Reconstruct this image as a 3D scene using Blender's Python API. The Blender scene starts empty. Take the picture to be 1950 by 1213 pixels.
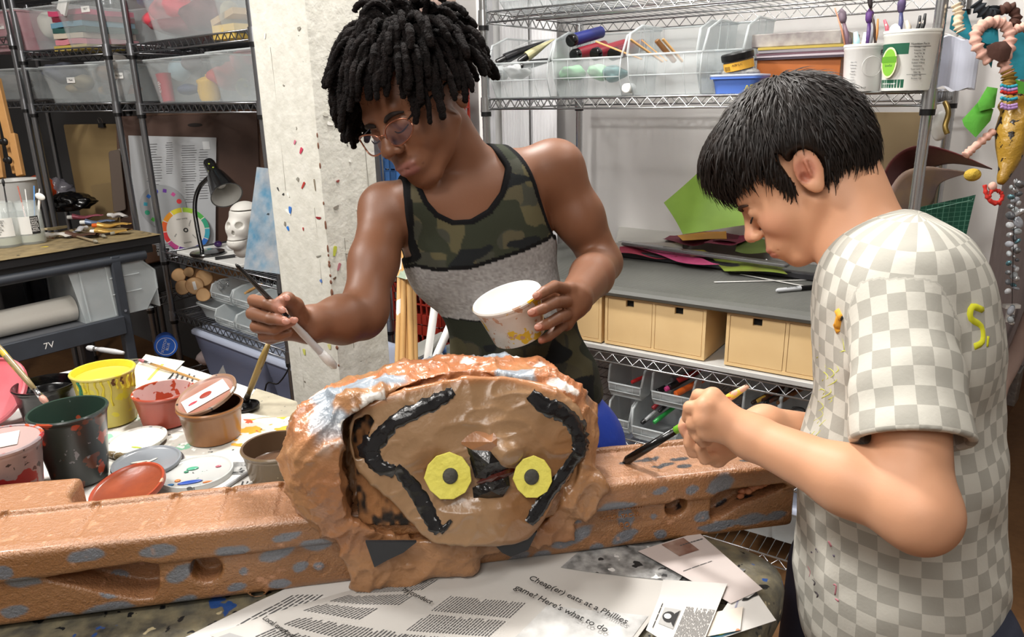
import bpy, math, random
import numpy as np
from mathutils import Vector, Matrix, Euler
sc = bpy.context.scene
COL = sc.collection
rnd = random.Random(7)
R = math.radians
# ---------------------------------------------------------------- camera
FPX = 1418.0; CAMZ = 1.42
_d = np.array([101., -4714., -1418.]); _d /= np.linalg.norm(_d)
_U = -_d; _f = np.array([0, 0, -1.]); _Y = _f - _U*_f.dot(_U); _Y /= np.linalg.norm(_Y); _X = np.cross(_Y, _U)
CM = np.stack([_X, _Y, _U]); CC = np.array([0, 0, CAMZ])
cam = bpy.data.cameras.new('camera'); camo = bpy.data.objects.new('camera', cam); COL.objects.link(camo)
camo.matrix_world = Matrix.Translation(CC) @ Matrix([list(r) for r in CM]).to_4x4()
cam.sensor_width = 36; cam.lens = FPX/1950*36; cam.clip_start = .02
sc.camera = camo
# ---------------------------------------------------------------- light
sc.view_settings.view_transform = 'Standard'; sc.view_settings.look = 'None'
sc.view_settings.exposure = -0.1; sc.view_settings.gamma = 1
w = bpy.data.worlds.new('world'); sc.world = w; w.use_nodes = True
w.node_tree.nodes['Background'].inputs[0].default_value = (1, .98, .95, 1)
w.node_tree.nodes['Background'].inputs[1].default_value = .5
def area(name, loc, target, size, power, col=(1, .965, .92), sizey=None):
    l = bpy.data.lights.new(name, 'AREA'); l.energy = power; l.color = col; l.size = size
    if sizey: l.shape = 'RECTANGLE'; l.size_y = sizey
    o = bpy.data.objects.new(name, l); COL.objects.link(o); o.location = loc
    o.rotation_euler = (Vector(target)-Vector(loc)).to_track_quat('-Z', 'Y').to_euler()
    return o
area('ceiling_light_rear', (-.25, 1.75, 2.72), (-.05, 1.0, .8), .22, 50)
area('ceiling_light_front', (-.7, -.1, 2.72), (.1, 1.2, .9), .5, 26)
area('ceiling_light_right', (1.25, .9, 2.72), (.7, 1.0, .9), .35, 9)
area('ceiling_light_left', (-1.7, 1.2, 2.72), (-.9, 2.0, .9), .4, 56)
area('ceiling_light_far', (.9, 2.0, 2.74), (.9, 2.0, 0), .3, 16)
area('ceiling_light_room', (-.4, -.9, 2.72), (-.1, 1.2, .9), 1.2, 30)
# ---------------------------------------------------------------- pixel <-> world
def ray(px, py): return CM @ np.array([(px-975)/FPX, (606.5-py)/FPX, -1.])
def P(px, py, z): return CC + ray(px, py)*z
def onz(px, py, h):
    r = ray(px, py); return CC + r*((h-CAMZ)/r[2])
def onpl(px, py, p0, n):
    r = ray(px, py); p0 = np.array(p0, float); n = np.array(n, float)
    return CC + r*(((p0-CC) @ n)/(r @ n))
def V(*a): return np.array(a, float)
def nrm(v): v = np.array(v, float); return v/np.linalg.norm(v)
# ---------------------------------------------------------------- materials
def lin(c):
    if isinstance(c, str):
        c = [int(c[i:i+2], 16)/255 for i in (0, 2, 4)]
    return tuple(((x/12.92) if x <= .04045 else ((x+.055)/1.055)**2.4) for x in c[:3])+(1,)
_mc = {}
def mat(name, col='808080', rough=.5, metal=0, bump=None, var=None, spots=None, alpha=1, coat=0, sss=0, attr=None, spec=.5, trans=0, wet=None):
    """bump=(scale,strength[,dist])  var=(scale,color,amount)  spots=[(color,scale,threshold,seed)...]"""
    if name in _mc: return _mc[name]
    m = bpy.data.materials.new(name); m.use_nodes = True; nt = m.node_tree; N = nt.nodes; L = nt.links
    b = N['Principled BSDF']
    b.inputs['Roughness'].default_value = rough; b.inputs['Metallic'].default_value = metal
    b.inputs['Specular IOR Level'].default_value = spec
    if coat: b.inputs['Coat Weight'].default_value = coat; b.inputs['Coat Roughness'].default_value = .12
    if trans: b.inputs['Transmission Weight'].default_value = trans
    if sss:
        b.inputs['Subsurface Weight'].default_value = sss; b.inputs['Subsurface Radius'].default_value = (1, .35, .2); b.inputs['Subsurface Scale'].default_value = .008
    tc = N.new('ShaderNodeTexCoord'); co = tc.outputs['Object']
    def mixc(a, bcol, fac):
        x = N.new('ShaderNodeMix'); x.data_type = 'RGBA'
        for s, i in ((a, 6), (bcol, 7)):
            if hasattr(s, 'is_linked'): L.new(s, x.inputs[i])
            else: x.inputs[i].default_value = s
        if hasattr(fac, 'is_linked'): L.new(fac, x.inputs[0])
        else: x.inputs[0].default_value = fac
        return x.outputs[2]
    if attr:
        a = N.new('ShaderNodeAttribute'); a.attribute_name = attr; cur = a.outputs['Color']
    else: cur = lin(col)
    def noise(scale, seed=0, detail=4):
        n = N.new('ShaderNodeTexNoise'); n.noise_dimensions = '4D'; n.inputs['Scale'].default_value = scale; n.inputs['W'].default_value = seed
        n.inputs['Detail'].default_value = detail; L.new(co, n.inputs['Vector']); return n.outputs['Fac']
    def ramp(s, lo, hi):
        r = N.new('ShaderNodeMapRange'); r.inputs[1].default_value = lo; r.inputs[2].default_value = hi; L.new(s, r.inputs[0]); return r.outputs[0]
    if var:
        vs = var if isinstance(var, list) else [var]
        for i, (s, c, amt) in enumerate(vs):
            f = ramp(noise(s, 3.1+i), .35, .7)
            mm = N.new('ShaderNodeMath'); mm.operation = 'MULTIPLY'; mm.inputs[1].default_value = amt; L.new(f, mm.inputs[0])
            cur = mixc(cur, lin(c), mm.outputs[0])
    for sp in (spots or []):
        c, s, th, seed = sp[:4]
        cur = mixc(cur, lin(c), ramp(noise(s, seed, 3), th, th+.012))
    if hasattr(cur, 'is_linked'): L.new(cur, b.inputs['Base Color'])
    else: b.inputs['Base Color'].default_value = cur
    if bump:
        bs = bump if isinstance(bump, list) else [bump]; prev = None
        for t in bs:
            bn = N.new('ShaderNodeBump'); bn.inputs['Strength'].default_value = t[1]; bn.inputs['Distance'].default_value = t[2] if len(t) > 2 else .002
            L.new(noise(t[0], 9.7), bn.inputs['Height'])
            if prev: L.new(prev, bn.inputs['Normal'])
            prev = bn.outputs['Normal']
        L.new(prev, b.inputs['Normal'])
    if alpha < 1:
        b.inputs['Alpha'].default_value = alpha
    _mc[name] = m; return m
def clear(name, col='dfe6e8', alpha=.35, rough=.25):
    return mat(name, col, rough, alpha=alpha, spec=.6, var=(18, 'ffffff', .25))
# ---------------------------------------------------------------- mesh builder
class MB:
    def __init__(s): s.v = []; s.f = []; s.uv = None
    def add(s, vs, fs, T=None):
        k = len(s.v)
        for p in vs:
            if T is not None: p = T @ Vector(p)
            s.v.append(tuple(p))
        s.f += [tuple(i+k for i in f) for f in fs]; return s
    def box(s, c, d, rot=None, bev=0, T=None):
        x, y, z = d[0]/2, d[1]/2, d[2]/2
        M0 = Matrix.Translation(Vector(c))
        if rot is not None: M0 = M0 @ Euler(rot).to_matrix().to_4x4()
        if T is not None: M0 = T @ M0
        b = min(bev, x*.99, y*.99, z*.99)
        if b <= 0:
            vs = [(i*x, j*y, k*z) for k in (-1, 1) for j in (-1, 1) for i in (-1, 1)]
            fs = [(0, 2, 3, 1), (4, 5, 7, 6), (0, 1, 5, 4), (2, 6, 7, 3), (0, 4, 6, 2), (1, 3, 7, 5)]
            return s.add(vs, fs, M0)
        # chamfered box : each corner three verts
        vs = []; idx = {}
        for k in (-1, 1):
            for j in (-1, 1):
                for i in (-1, 1):
                    idx[(i, j, k, 0)] = len(vs); vs.append((i*x, j*(y-b), k*(z-b)))
                    idx[(i, j, k, 1)] = len(vs); vs.append((i*(x-b), j*y, k*(z-b)))
                    idx[(i, j, k, 2)] = len(vs); vs.append((i*(x-b), j*(y-b), k*z))
        fs = []
        for i in (-1, 1): fs.append([idx[(i, j, k, 0)] for j, k in ((-1, -1), (1, -1), (1, 1), (-1, 1))][::i])
        for j in (-1, 1): fs.append([idx[(i, j, k, 1)] for i, k in ((-1, -1), (-1, 1), (1, 1), (1, -1))][::j])
        for k in (-1, 1): fs.append([idx[(i, j, k, 2)] for i, j in ((-1, -1), (1, -1), (1, 1), (-1, 1))][::k])
        for j in (-1, 1):
            for k in (-1, 1): fs.append([idx[(-1, j, k, 1)], idx[(1, j, k, 1)], idx[(1, j, k, 2)], idx[(-1, j, k, 2)]][::-j*k])
        for i in (-1, 1):
            for k in (-1, 1): fs.append([idx[(i, -1, k, 0)], idx[(i, 1, k, 0)], idx[(i, 1, k, 2)], idx[(i, -1, k, 2)]][::i*k])
        for i in (-1, 1):
            for j in (-1, 1): fs.append([idx[(i, j, -1, 0)], idx[(i, j, 1, 0)], idx[(i, j, 1, 1)], idx[(i, j, -1, 1)]][::-i*j])
        for i in (-1, 1):
            for j in (-1, 1):
                for k in (-1, 1): fs.append([idx[(i, j, k, q)] for q in (0, 1, 2)][::i*j*k])
        return s.add(vs, fs, M0)
    def tube(s, pts, r, n=8, caps=True, T=None):
        pts = [Vector(p) for p in pts]; m = len(pts)
        rs = [float(q_) for q_ in np.interp(np.linspace(0, 1, m), np.linspace(0, 1, len(r)), r)] if hasattr(r, '__len__') else [r]*m
        tg = []
        for i in range(m):
            a = pts[max(i-1, 0)]; b = pts[min(i+1, m-1)]; t = b-a
            tg.append(t.normalized() if t.length > 1e-9 else Vector((0, 0, 1)))
        ref = Vector((0, 0, 1)) if abs(tg[0].z) < .9 else Vector((1, 0, 0))
        x = tg[0].cross(ref).normalized(); vs = []
        for i in range(m):
            x = (x-tg[i]*x.dot(tg[i])).normalized(); y = tg[i].cross(x)
            for k in range(n):
                a = 2*math.pi*k/n; vs.append(pts[i]+(x*math.cos(a)+y*math.sin(a))*rs[i])
        fs = [(i*n+k, i*n+(k+1) % n, (i+1)*n+(k+1) % n, (i+1)*n+k) for i in range(m-1) for k in range(n)]
        if caps: fs += [tuple(range(n))[::-1], tuple((m-1)*n+k for k in range(n))]
        return s.add(vs, fs, T)
    def lathe(s, prof, n=32, T=None, wob=None):
        """prof: [(r,z)...]; closed at r==0 ends"""
        vs = []; m = len(prof)
        for i, (r, z) in enumerate(prof):
            for k in range(n):
                a = 2*math.pi*k/n; rr = max(r, 1e-5); zz = z
                if wob: rr, zz = wob(rr, zz, a, i)
                vs.append((rr*math.cos(a), rr*math.sin(a), zz))
        fs = [(i*n+k, i*n+(k+1) % n, (i+1)*n+(k+1) % n, (i+1)*n+k) for i in range(m-1) for k in range(n)]
        return s.add(vs, fs, T)
    def prism(s, out, z0, z1, T=None, bev=0):
        n = len(out)
        def inset(o, b):
            c = Vector((sum(p[0] for p in o)/n, sum(p[1] for p in o)/n)); r = []
            for i in range(n):
                p = Vector(o[i]); a = Vector(o[i-1]); q = Vector(o[(i+1) % n])
                e1 = (p-a).normalized(); e2 = (q-p).normalized(); nn = Vector((-(e1.y+e2.y), e1.x+e2.x))
                nn = nn.normalized() if nn.length > 1e-6 else (c-p).normalized()
                r.append(p+nn*b)
            return r
        ar = sum(out[i-1][0]*out[i][1]-out[i][0]*out[i-1][1] for i in range(n))
        o = [tuple(p) for p in (out if ar > 0 else out[::-1])]
        if bev:
            oi = inset(o, bev); rings = [(oi, z0), (o, z0+bev), (o, z1-bev), (oi, z1)]
        else: rings = [(o, z0), (o, z1)]
        vs = [(p[0], p[1], z) for ring, z in rings for p in ring]
        fs = [(q*n+i, q*n+(i+1) % n, (q+1)*n+(i+1) % n, (q+1)*n+i) for q in range(len(rings)-1) for i in range(n)]
        fs += [tuple(range(n))[::-1], tuple((len(rings)-1)*n+i for i in range(n))]
        return s.add(vs, fs, T)
    def grid(s, nx, ny, fn, T=None, two=0):
        vs = [fn(i/nx, j/ny) for j in range(ny+1) for i in range(nx+1)]
        fs = [(j*(nx+1)+i, j*(nx+1)+i+1, (j+1)*(nx+1)+i+1, (j+1)*(nx+1)+i) for j in range(ny) for i in range(nx)]
        if two:
            k = len(vs); vs = vs+[tuple(Vector(p)-Vector((0, 0, two))) for p in vs]
            fs = fs+[tuple(i+k for i in f[::-1]) for f in fs]
            b = [i for i in range(nx+1)]+[(j+1)*(nx+1)-1 for j in range(1, ny+1)]+[ny*(nx+1)+i for i in range(nx-1, -1, -1)]+[j*(nx+1) for j in range(ny-1, 0, -1)]
            for q in range(len(b)):
                a, c = b[q], b[(q+1) % len(b)]; fs.append((a, a+k, c+k, c))
        return s.add(vs, fs, T)
    def ell(s, c, r, n=16, m=10, T=None, rot=None):
        M0 = Matrix.Translation(Vector(c))
        if rot is not None: M0 = M0 @ Euler(rot).to_matrix().to_4x4()
        if T is not None: M0 = T @ M0
        vs = [(r[0]*math.sin(math.pi*j/m)*math.cos(2*math.pi*i/n), r[1]*math.sin(math.pi*j/m)*math.sin(2*math.pi*i/n), -r[2]*math.cos(math.pi*j/m)) for j in range(m+1) for i in range(n)]
        fs = [(j*n+i, j*n+(i+1) % n, (j+1)*n+(i+1) % n, (j+1)*n+i) for j in range(m) for i in range(n)]
        return s.add(vs, fs, M0)
    def build(s, name, m, parent=None, smooth=None, merge=False):
        me = bpy.data.meshes.new(name); me.from_pydata(s.v, [], s.f)
        me.validate()
        if merge or True:
            pass
        o = bpy.data.objects.new(name, me); COL.objects.link(o)
        if m: me.materials.append(m)
        if smooth:
            me.polygons.foreach_set('use_smooth', [True]*len(me.polygons)); 
            if smooth is not True: sharp(me, smooth)
        if parent: setpar(o, parent)
        return o
def sharp(me, deg):
    import bmesh
    bm = bmesh.new(); bm.from_mesh(me); bmesh.ops.remove_doubles(bm, verts=bm.verts, dist=1e-6)
    for e in bm.edges:
        if len(e.link_faces) == 2 and e.calc_face_angle(0) > math.radians(deg): e.smooth = False
    bm.to_mesh(me); bm.free()
def wmat(o):
    m = o.matrix_basis.copy()
    if o.parent: m = wmat(o.parent) @ o.matrix_parent_inverse @ m
    return m
def setpar(o, parent, local=None):
    """local: geometry given in the parent's frame; otherwise geometry is in world space unless parent is flagged local"""
    if local is None: local = parent.get('_loc', False)
    o.parent = parent
    if not local: o.matrix_parent_inverse = wmat(parent).inverted()
    return o
LOCALS = []
def thing(name, label, cat, loc=(0, 0, 0), rot=0, group=None, local=True):
    o = bpy.data.objects.new(name, None); COL.objects.link(o); o.empty_display_size = .05
    o.location = tuple(loc); o.rotation_euler = rot if hasattr(rot, '__len__') else (0, 0, rot)
    o['_loc'] = local; LOCALS.append(o)
    o['label'] = label; o['category'] = cat
    if group: o['group'] = group
    return o
def sub(o): o['_loc'] = True; LOCALS.append(o); return o
def tag(o, label, cat, group=None):
    o['label'] = label; o['category'] = cat
    if group: o['group'] = group
    return o
def struct(o, label=None):
    o['kind'] = 'structure'
    if label: o['label'] = label
    return o
def basis(o, x, y, z=None):
    x = nrm(x); y = np.array(y, float); y = nrm(y-x*(x @ y)); z = np.cross(x, y)
    return Matrix(((x[0], y[0], z[0], o[0]), (x[1], y[1], z[1], o[1]), (x[2], y[2], z[2], o[2]), (0, 0, 0, 1)))
def txt(s, size, m, parent, T, name='lettering', ext=.0002, align='CENTER', shear=0):
    c = bpy.data.curves.new(name, 'FONT'); c.body = s; c.size = size; c.extrude = ext; c.align_x = align; c.align_y = 'CENTER'; c.shear = shear
    c.resolution_u = 3
    o = bpy.data.objects.new(name, c); COL.objects.link(o); c.materials.append(m); o.parent = parent; o.matrix_basis = T
    if not parent.get('_loc', False): o.matrix_parent_inverse = wmat(parent).inverted()
    return o
def dup(o, parent=None):
    c = o.copy(); COL.objects.link(c)
    if parent: c.parent = parent
    for ch in list(o.children): dup(ch, c)
    if '_loc' in o: LOCALS.append(c)
    return c
def fx(x): return (math.sin(x*12.9898)*43758.5453) % 1.0
def vn(x, y, z=0.0, s=0):
    """smooth value noise on arrays"""
    x, y, z = np.broadcast_arrays(np.asarray(x, float), np.asarray(y, float), np.asarray(z, float))
    xi, yi, zi = np.floor(x), np.floor(y), np.floor(z); xf, yf, zf = x-xi, y-yi, z-zi
    u, v, w_ = [t*t*(3-2*t) for t in (xf, yf, zf)]
    def h(a, b, c):
        q = np.sin(a*127.1+b*311.7+c*74.7+s*53.3)*43758.5453; return q-np.floor(q)
    r = 0
    for dx in (0, 1):
        for dy in (0, 1):
            for dz in (0, 1):
                r = r+h(xi+dx, yi+dy, zi+dz)*(u if dx else 1-u)*(v if dy else 1-v)*(w_ if dz else 1-w_)
    return r
# ---------------------------------------------------------------- signed-distance modelling -> one continuous skin
def smin(a, b, k):
    if k <= 0: return np.minimum(a, b)
    h = np.maximum(k-np.abs(a-b), 0)/k
    return np.minimum(a, b)-h*h*k*.25
def smax(a, b, k): return -smin(-a, -b, k)
class SDF:
    """a list of blended shapes; each op: (mode, k, centre, bound, fn)"""
    def __init__(s): s.ops = []
    def add(s, mode, k, c, r, fn): s.ops.append((mode, k, np.array(c, float), r, fn)); return s
    def cone(s, a, b, ra, rb, k=.01, mode='u'):
        a = np.array(a, float); b = np.array(b, float); ba = b-a; L2 = max(ba @ ba, 1e-12)
        def fn(p):
            pa = p-a; h = np.clip((pa @ ba)/L2, 0, 1)
            return np.sqrt(((pa-h[:, None]*ba)**2).sum(1))-(ra+(rb-ra)*h)
        return s.add(mode, k, (a+b)/2, np.sqrt(L2)/2+max(ra, rb), fn)
    def chain(s, pts, rs, k=.01, mode='u'):
        for i in range(len(pts)-1): s.cone(pts[i], pts[i+1], rs[i], rs[i+1], k, mode)
        return s
    def ell(s, c, r, M=None, k=.01, mode='u'):
        c = np.array(c, float); r = np.array(r, float)*1.0
        Mi = np.eye(3) if M is None else np.array(M, float)   # columns = axes
        def fn(p):
            q = (p-c) @ Mi; k0 = np.sqrt(((q/r)**2).sum(1)); k1 = np.sqrt(((q/(r*r))**2).sum(1))
            return np.where(k1 > 1e-9, k0*(k0-1)/np.maximum(k1, 1e-9), -r.min())
        return s.add(mode, k, c, r.max(), fn)
    def box(s, c, h, M=None, rad=.005, k=.005, mode='u'):
        c = np.array(c, float); h = np.array(h, float)-rad; Mi = np.eye(3) if M is None else np.array(M, float)
        def fn(p):
            q = np.abs((p-c) @ Mi)-h
            return np.sqrt((np.maximum(q, 0)**2).sum(1))+np.minimum(q.max(1), 0)-rad
        return s.add(mode, k, c, np.linalg.norm(h)+rad, fn)
    def group(s, g, k=.004, mode='u'):
        cs = np.array([o[2] for o in g.ops]); c = cs.mean(0); r = max(np.linalg.norm(o[2]-c)+o[3] for o in g.ops)
        return s.add(mode, k, c, r, lambda p: g.ev(p, None))
    def ev(s, p, act=None):
        d = np.full(len(p), 9.)
        for i, (mode, k, c, r, fn) in enumerate(s.ops):
            if act is not None and not act[i]: continue
            v = fn(p)
            if mode == 'u': d = smin(d, v, k)
            elif mode == 's': d = smax(d, -v, k)
            elif mode == 'i': d = smax(d, v, k)
            elif mode == 'd': d = d+v
        return d
    def mesh(s, lo, hi, h, B=14):
        """surface nets over sparse blocks"""
        lo = np.array(lo, float); hi = np.array(hi, float); nb = np.ceil((hi-lo)/(h*B)).astype(int)
        keys = np.stack(np.meshgrid(*[np.arange(k) for k in nb], indexing='ij'), -1).reshape(-1, 3)
        cen = lo+(keys+.5)*B*h; hd = B*h*.5*math.sqrt(3)
        d0 = s.ev(cen); cand = keys[np.abs(d0) < hd*1.5+.012]
        g = np.arange(B+1); G = np.stack(np.meshgrid(g, g, g, indexing='ij'), -1).reshape(-1, 3)
        VI = []; VP = []; Q = []
        big = 1 << 20
        def gid(a): return (a[..., 0].astype(np.int64)*big+a[..., 1])*big+a[..., 2]
        for kb in cand:
            base = kb*B; p = lo+(base+G)*h; c = lo+(kb+.5)*B*h
            act = [(mode in 'id') or np.linalg.norm(c-oc)-r-hd < k+2*h+.004 for mode, k, oc, r, fn in s.ops]
            if not any(act): continue
            D = s.ev(p, act).reshape(B+1, B+1, B+1)
            ins = D < 0
            if ins.all() or not ins.any(): continue
            cs = [ins[i:B+i, j:B+j, k:B+k] for i in (0, 1) for j in (0, 1) for k in (0, 1)]
            n = sum(c_.astype(np.int8) for c_ in cs); ii = np.argwhere((n > 0) & (n < 8))
            acc = np.zeros((len(ii), 3)); cnt = np.zeros(len(ii))
            for ax in range(3):
                for a in (0, 1):
                    for b in (0, 1):
                        o0 = [a, b]; o0.insert(ax, 0); o1 = list(o0); o1[ax] = 1
                        v0 = D[tuple((ii+o0).T)]; v1 = D[tuple((ii+o1).T)]; m = (v0 < 0) != (v1 < 0)
                        t = np.where(m, v0/np.where(np.abs(v0-v1) < 1e-12, 1, v0-v1), 0)
                        q = np.array(o0, float)[None].repeat(len(ii), 0); q[:, ax] = t
                        acc += q*m[:, None]; cnt += m
            VI.append(gid(base+ii)); VP.append(lo+(base+ii+acc/cnt[:, None])*h)
            for ax in range(3):
                sl0 = [slice(0, B)]*3; sl1 = list(sl0); sl1[ax] = slice(1, B+1)
                a_, b_ = ins[tuple(sl0)], ins[tuple(sl1)]; e = np.argwhere(a_ != b_)
                if not len(e): continue
                f = a_[tuple(e.T)]; u1 = np.zeros(3, int); u2 = np.zeros(3, int); u1[(ax+1) % 3] = 1; u2[(ax+2) % 3] = 1
                e = e+base; quad = np.stack([gid(e-u1-u2), gid(e-u2), gid(e), gid(e-u1)], 1)
                quad[~f] = quad[~f][:, ::-1]; Q.append(quad)
        VI = np.concatenate(VI); VP = np.concatenate(VP); Q = np.concatenate(Q)
        o = np.argsort(VI); VI = VI[o]; VP = VP[o]; k = np.searchsorted(VI, Q); k = np.minimum(k, len(VI)-1)
        ok = (VI[k] == Q).all(1); return VP, k[ok]
def sdf_obj(name, S, lo, hi, h, m, parent=None, color=None, disp=None, relax=1, uv=None):
    Vs, Fs = S.mesh(lo, hi, h)
    for _ in range(relax):
        acc = np.zeros_like(Vs); cnt = np.zeros(len(Vs))
        for a, b in ((0, 1), (1, 2), (2, 3), (3, 0)):
            np.add.at(acc, Fs[:, a], Vs[Fs[:, b]]); np.add.at(cnt, Fs[:, a], 1)
            np.add.at(acc, Fs[:, b], Vs[Fs[:, a]]); np.add.at(cnt, Fs[:, b], 1)
        Vs = Vs*.5+acc/np.maximum(cnt, 1)[:, None]*.5
    me = bpy.data.meshes.new(name)
    me.vertices.add(len(Vs)); me.loops.add(Fs.size); me.polygons.add(len(Fs))
    if disp is not None:
        n = vnormals(Vs, Fs); Vs = Vs+n*disp(Vs)[:, None]
    me.vertices.foreach_set('co', Vs.ravel()); me.loops.foreach_set('vertex_index', Fs.ravel().astype(np.int32))
    me.polygons.foreach_set('loop_start', np.arange(0, Fs.size, 4, dtype=np.int32)); me.polygons.foreach_set('loop_total', np.full(len(Fs), 4, np.int32))
    me.update(calc_edges=True); me.validate(); me.polygons.foreach_set('use_smooth', [True]*len(me.polygons))
    if color is not None:
        c = color(Vs, vnormals(Vs, Fs)); a = me.color_attributes.new('col', 'FLOAT_COLOR', 'POINT')
        a.data.foreach_set('color', np.concatenate([c, np.ones((len(c), 1))], 1).astype(np.float32).ravel())
    if uv is not None:
        c = uv(Vs); a = me.attributes.new('st', 'FLOAT_VECTOR', 'POINT'); a.data.foreach_set('vector', c.astype(np.float32).ravel())
    o = bpy.data.objects.new(name, me); COL.objects.link(o); me.materials.append(m)
    if parent: setpar(o, parent)
    return o
def vnormals(Vs, Fs):
    a = Vs[Fs[:, 2]]-Vs[Fs[:, 0]]; b = Vs[Fs[:, 3]]-Vs[Fs[:, 1]]; fn = np.cross(a, b); n = np.zeros_like(Vs)
    for i in range(4): np.add.at(n, Fs[:, i], fn)
    return n/np.maximum(np.linalg.norm(n, axis=1), 1e-12)[:, None]
def ss(e0, e1, x):
    t = np.clip((x-e0)/(e1-e0), 0, 1); return t*t*(3-2*t)
def rgb(h): return np.array(lin(h)[:3])
# ---------------------------------------------------------------- shared materials
WHITEW = mat('white_wall_paint', 'dcdad8', .6, bump=[(6, .15, .01), (60, .1, .002)], var=(2.5, 'c9c6c5', .5))
LILAC = mat('lilac_wall_paint', 'b4a8aa', .6, bump=(8, .2, .01), var=[(4, '94898c', .6), (18, 'c8bfc0', .4)])
DARKW = mat('dark_grey_wall', '5c5d5f', .8, bump=(3, .2, .02), var=(2, '47484b', .5))
CHROME = mat('chrome_wire', 'c4c6c8', .22, .95)
DKCHROME = mat('dark_chrome_wire', '8c8e92', .28, .9)
BLACKP = mat('black_plastic', '0d0d0f', .35)
BIRCH = mat('birch_plywood', 'ecca92', .5, var=[(9, 'd8b27a', .5), (2.5, 'f2d6a6', .4)])
PINE = mat('pine_wood', 'b98a52', .55, var=(14, '9a6c3c', .5))
DOWEL = mat('dowel_wood', 'cfa468', .5, var=(10, 'b98446', .5))
STEELP = mat('grey_painted_steel', '3b4048', .45, var=(12, '2b2e33', .5), spots=[('8f9396', 9, .71, 2)])
PAPER = mat('white_paper', 'ecebe8', .7)
CLEAR = clear('clear_bin_plastic', 'd9e2e4', .2)
CLEAR2 = clear('milky_bin_plastic', 'd5dee0', .38, .35)
LIDP = mat('pale_lid_plastic', 'c2cbe0', .35, alpha=.9)
WHITEP = mat('white_plastic', 'eeeeea', .3)
GLASS = mat('jar_glass', 'e8f0ee', .05, alpha=.28, spec=1.0)
BLACKINK = mat('black_ink', '141414', .6)
INKGREY = mat('grey_newsprint_ink', '4a4a4c', .8)

# ---------------------------------------------------------------- right shelf frame
A_ = P(1765, 220, 1.7); B_ = P(925, 190, 2.35)
ex = A_-B_; ex[2] = 0; RL = float(np.linalg.norm(ex)); ex /= RL; ey = V(-ex[1], ex[0], 0)
RANG = math.atan2(ex[1], ex[0]); RB = V(B_[0], B_[1], 0)
def rs(x, y, z): return RB+ex*x+ey*y+V(0, 0, z)
def sl(px, py, off=0.0):
    w = onpl(px, py, RB+ey*off, ey); return float((w-RB) @ ex), float(w[2])
RD = .61
# ---------------------------------------------------------------- room
def wallbox(name, p, q, z0, z1, m, th=.06, away=None):
    p = V(*p, 0); q = V(*q, 0); d = nrm(q-p); n = V(-d[1], d[0], 0)
    if away is not None and n @ (V(*away, 0)-p) > 0: n = -n
    L = np.linalg.norm(q-p); mb = MB()
    c = (p+q)/2+n*th/2; ang = math.atan2(d[1], d[0])
    mb.box((c[0], c[1], (z0+z1)/2), (L, th, z1-z0), rot=(0, 0, ang))
    return struct(mb.build(name, m))
K = rs(1.55, .70, 0); K[:2] = [1.475, 2.24]
wk = (1.475, 2.24); wl = (1.475-.828*2.75, 2.24+.561*2.75)
wallbox('wall_back', wk, wl, 0, 2.8, WHITEW, away=(0, 0))
wallbox('wall_right', wk, (2.85, 3.80), 0, 2.8, LILAC, away=(3, 0))
wallbox('wall_left', (-.70, 3.07), (-4.0, 5.9), 0, 2.8, DARKW, away=(0, 0))
wallbox('wall_return', (-.70, 3.05), (-.70, 3.9), 0, 2.8, DARKW, away=(0, 3))
wallbox('wall_far', (2.8, 3.85), (4.6, 2.2), 0, 2.8, WHITEW, away=(0, 0))
wallbox('wall_side', (4.6, 2.2), (3.4, -2.5), 0, 2.8, WHITEW, away=(0, 0))
wallbox('wall_west', (-4.0, 5.9), (-3.6, -2.5), 0, 2.8, WHITEW, away=(0, 0))
wallbox('wall_front', (-3.6, -2.5), (3.4, -2.5), 0, 2.8, WHITEW, away=(0, 0))
FLOORM = mat('plywood_floor', '6b4a2a', .6, bump=(30, .3, .003), var=[(3.2, '5f3f20', .8), (16, '7d5a36', .5), (60, '4f3418', .35)], spots=[('2f6a70', 5, .745, 4), ('d9d2c4', 7, .755, 9)])
struct(MB().box((0, 1.5, -.03), (10, 10, .06)).build('floor', FLOORM))
struct(MB().box((0, 1.5, 2.84), (10, 10, .06)).build('ceiling', mat('ceiling_paint', 'd8d4cc', .8)))
# plywood baseboard of the right wall
d_ = nrm(V(2.85-1.475, 3.80-2.24, 0)); nn_ = V(d_[1], -d_[0], 0); c_ = (V(1.475, 2.24, 0)+V(2.85, 3.80, 0))/2+nn_*.008
struct(MB().box((c_[0], c_[1], .06), (2.06, .014, .12), rot=(0, 0, math.atan2(d_[1], d_[0]))).build('baseboard_right', mat('dark_plywood', '6b4526', .6, var=(9, '4b2e17', .6))))

# pillar : painted timber post with colour dabs
pc = P(615, 375, 1.85); pl_ = P(517, 375, 1.97); pr_ = P(727, 375, 2.0)
pd1 = nrm((pl_-pc)*V(1, 1, 0)); pd2 = V(-pd1[1], pd1[0], 0); pd2 = pd2 if pd2[1] > 0 else -pd2
PW = .175
s1 = (pl_-pc)[:2]; 
T0 = Matrix(((pd1[0], pd2[0], 0, pc[0]), (pd1[1], pd2[1], 0, pc[1]), (0, 0, 1, 0), (0, 0, 0, 1)))
PILM = mat('chipped_white_paint', 'd0cfc5', .5, bump=[(20, .7, .005), (90, .5, .002)], var=[(5, 'c5c3b8', .6), (40, 'ebeae2', .5)],
           spots=[('6d675c', 30, .735, 3)])
w1 = float(np.linalg.norm((pl_-pc)[:2])); w2 = .185
mb = MB()
rr2 = random.Random(4)
prof = []
for (sx_, ox, oy) in (('a', 0, 0), ('b', w1, 0), ('c', w1, w2), ('d', 0, w2)): pass
mb.prism([(0, 0), (w1, 0), (w1, w2), (0, w2)], 0, 2.8, T=T0, bev=0)
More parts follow.
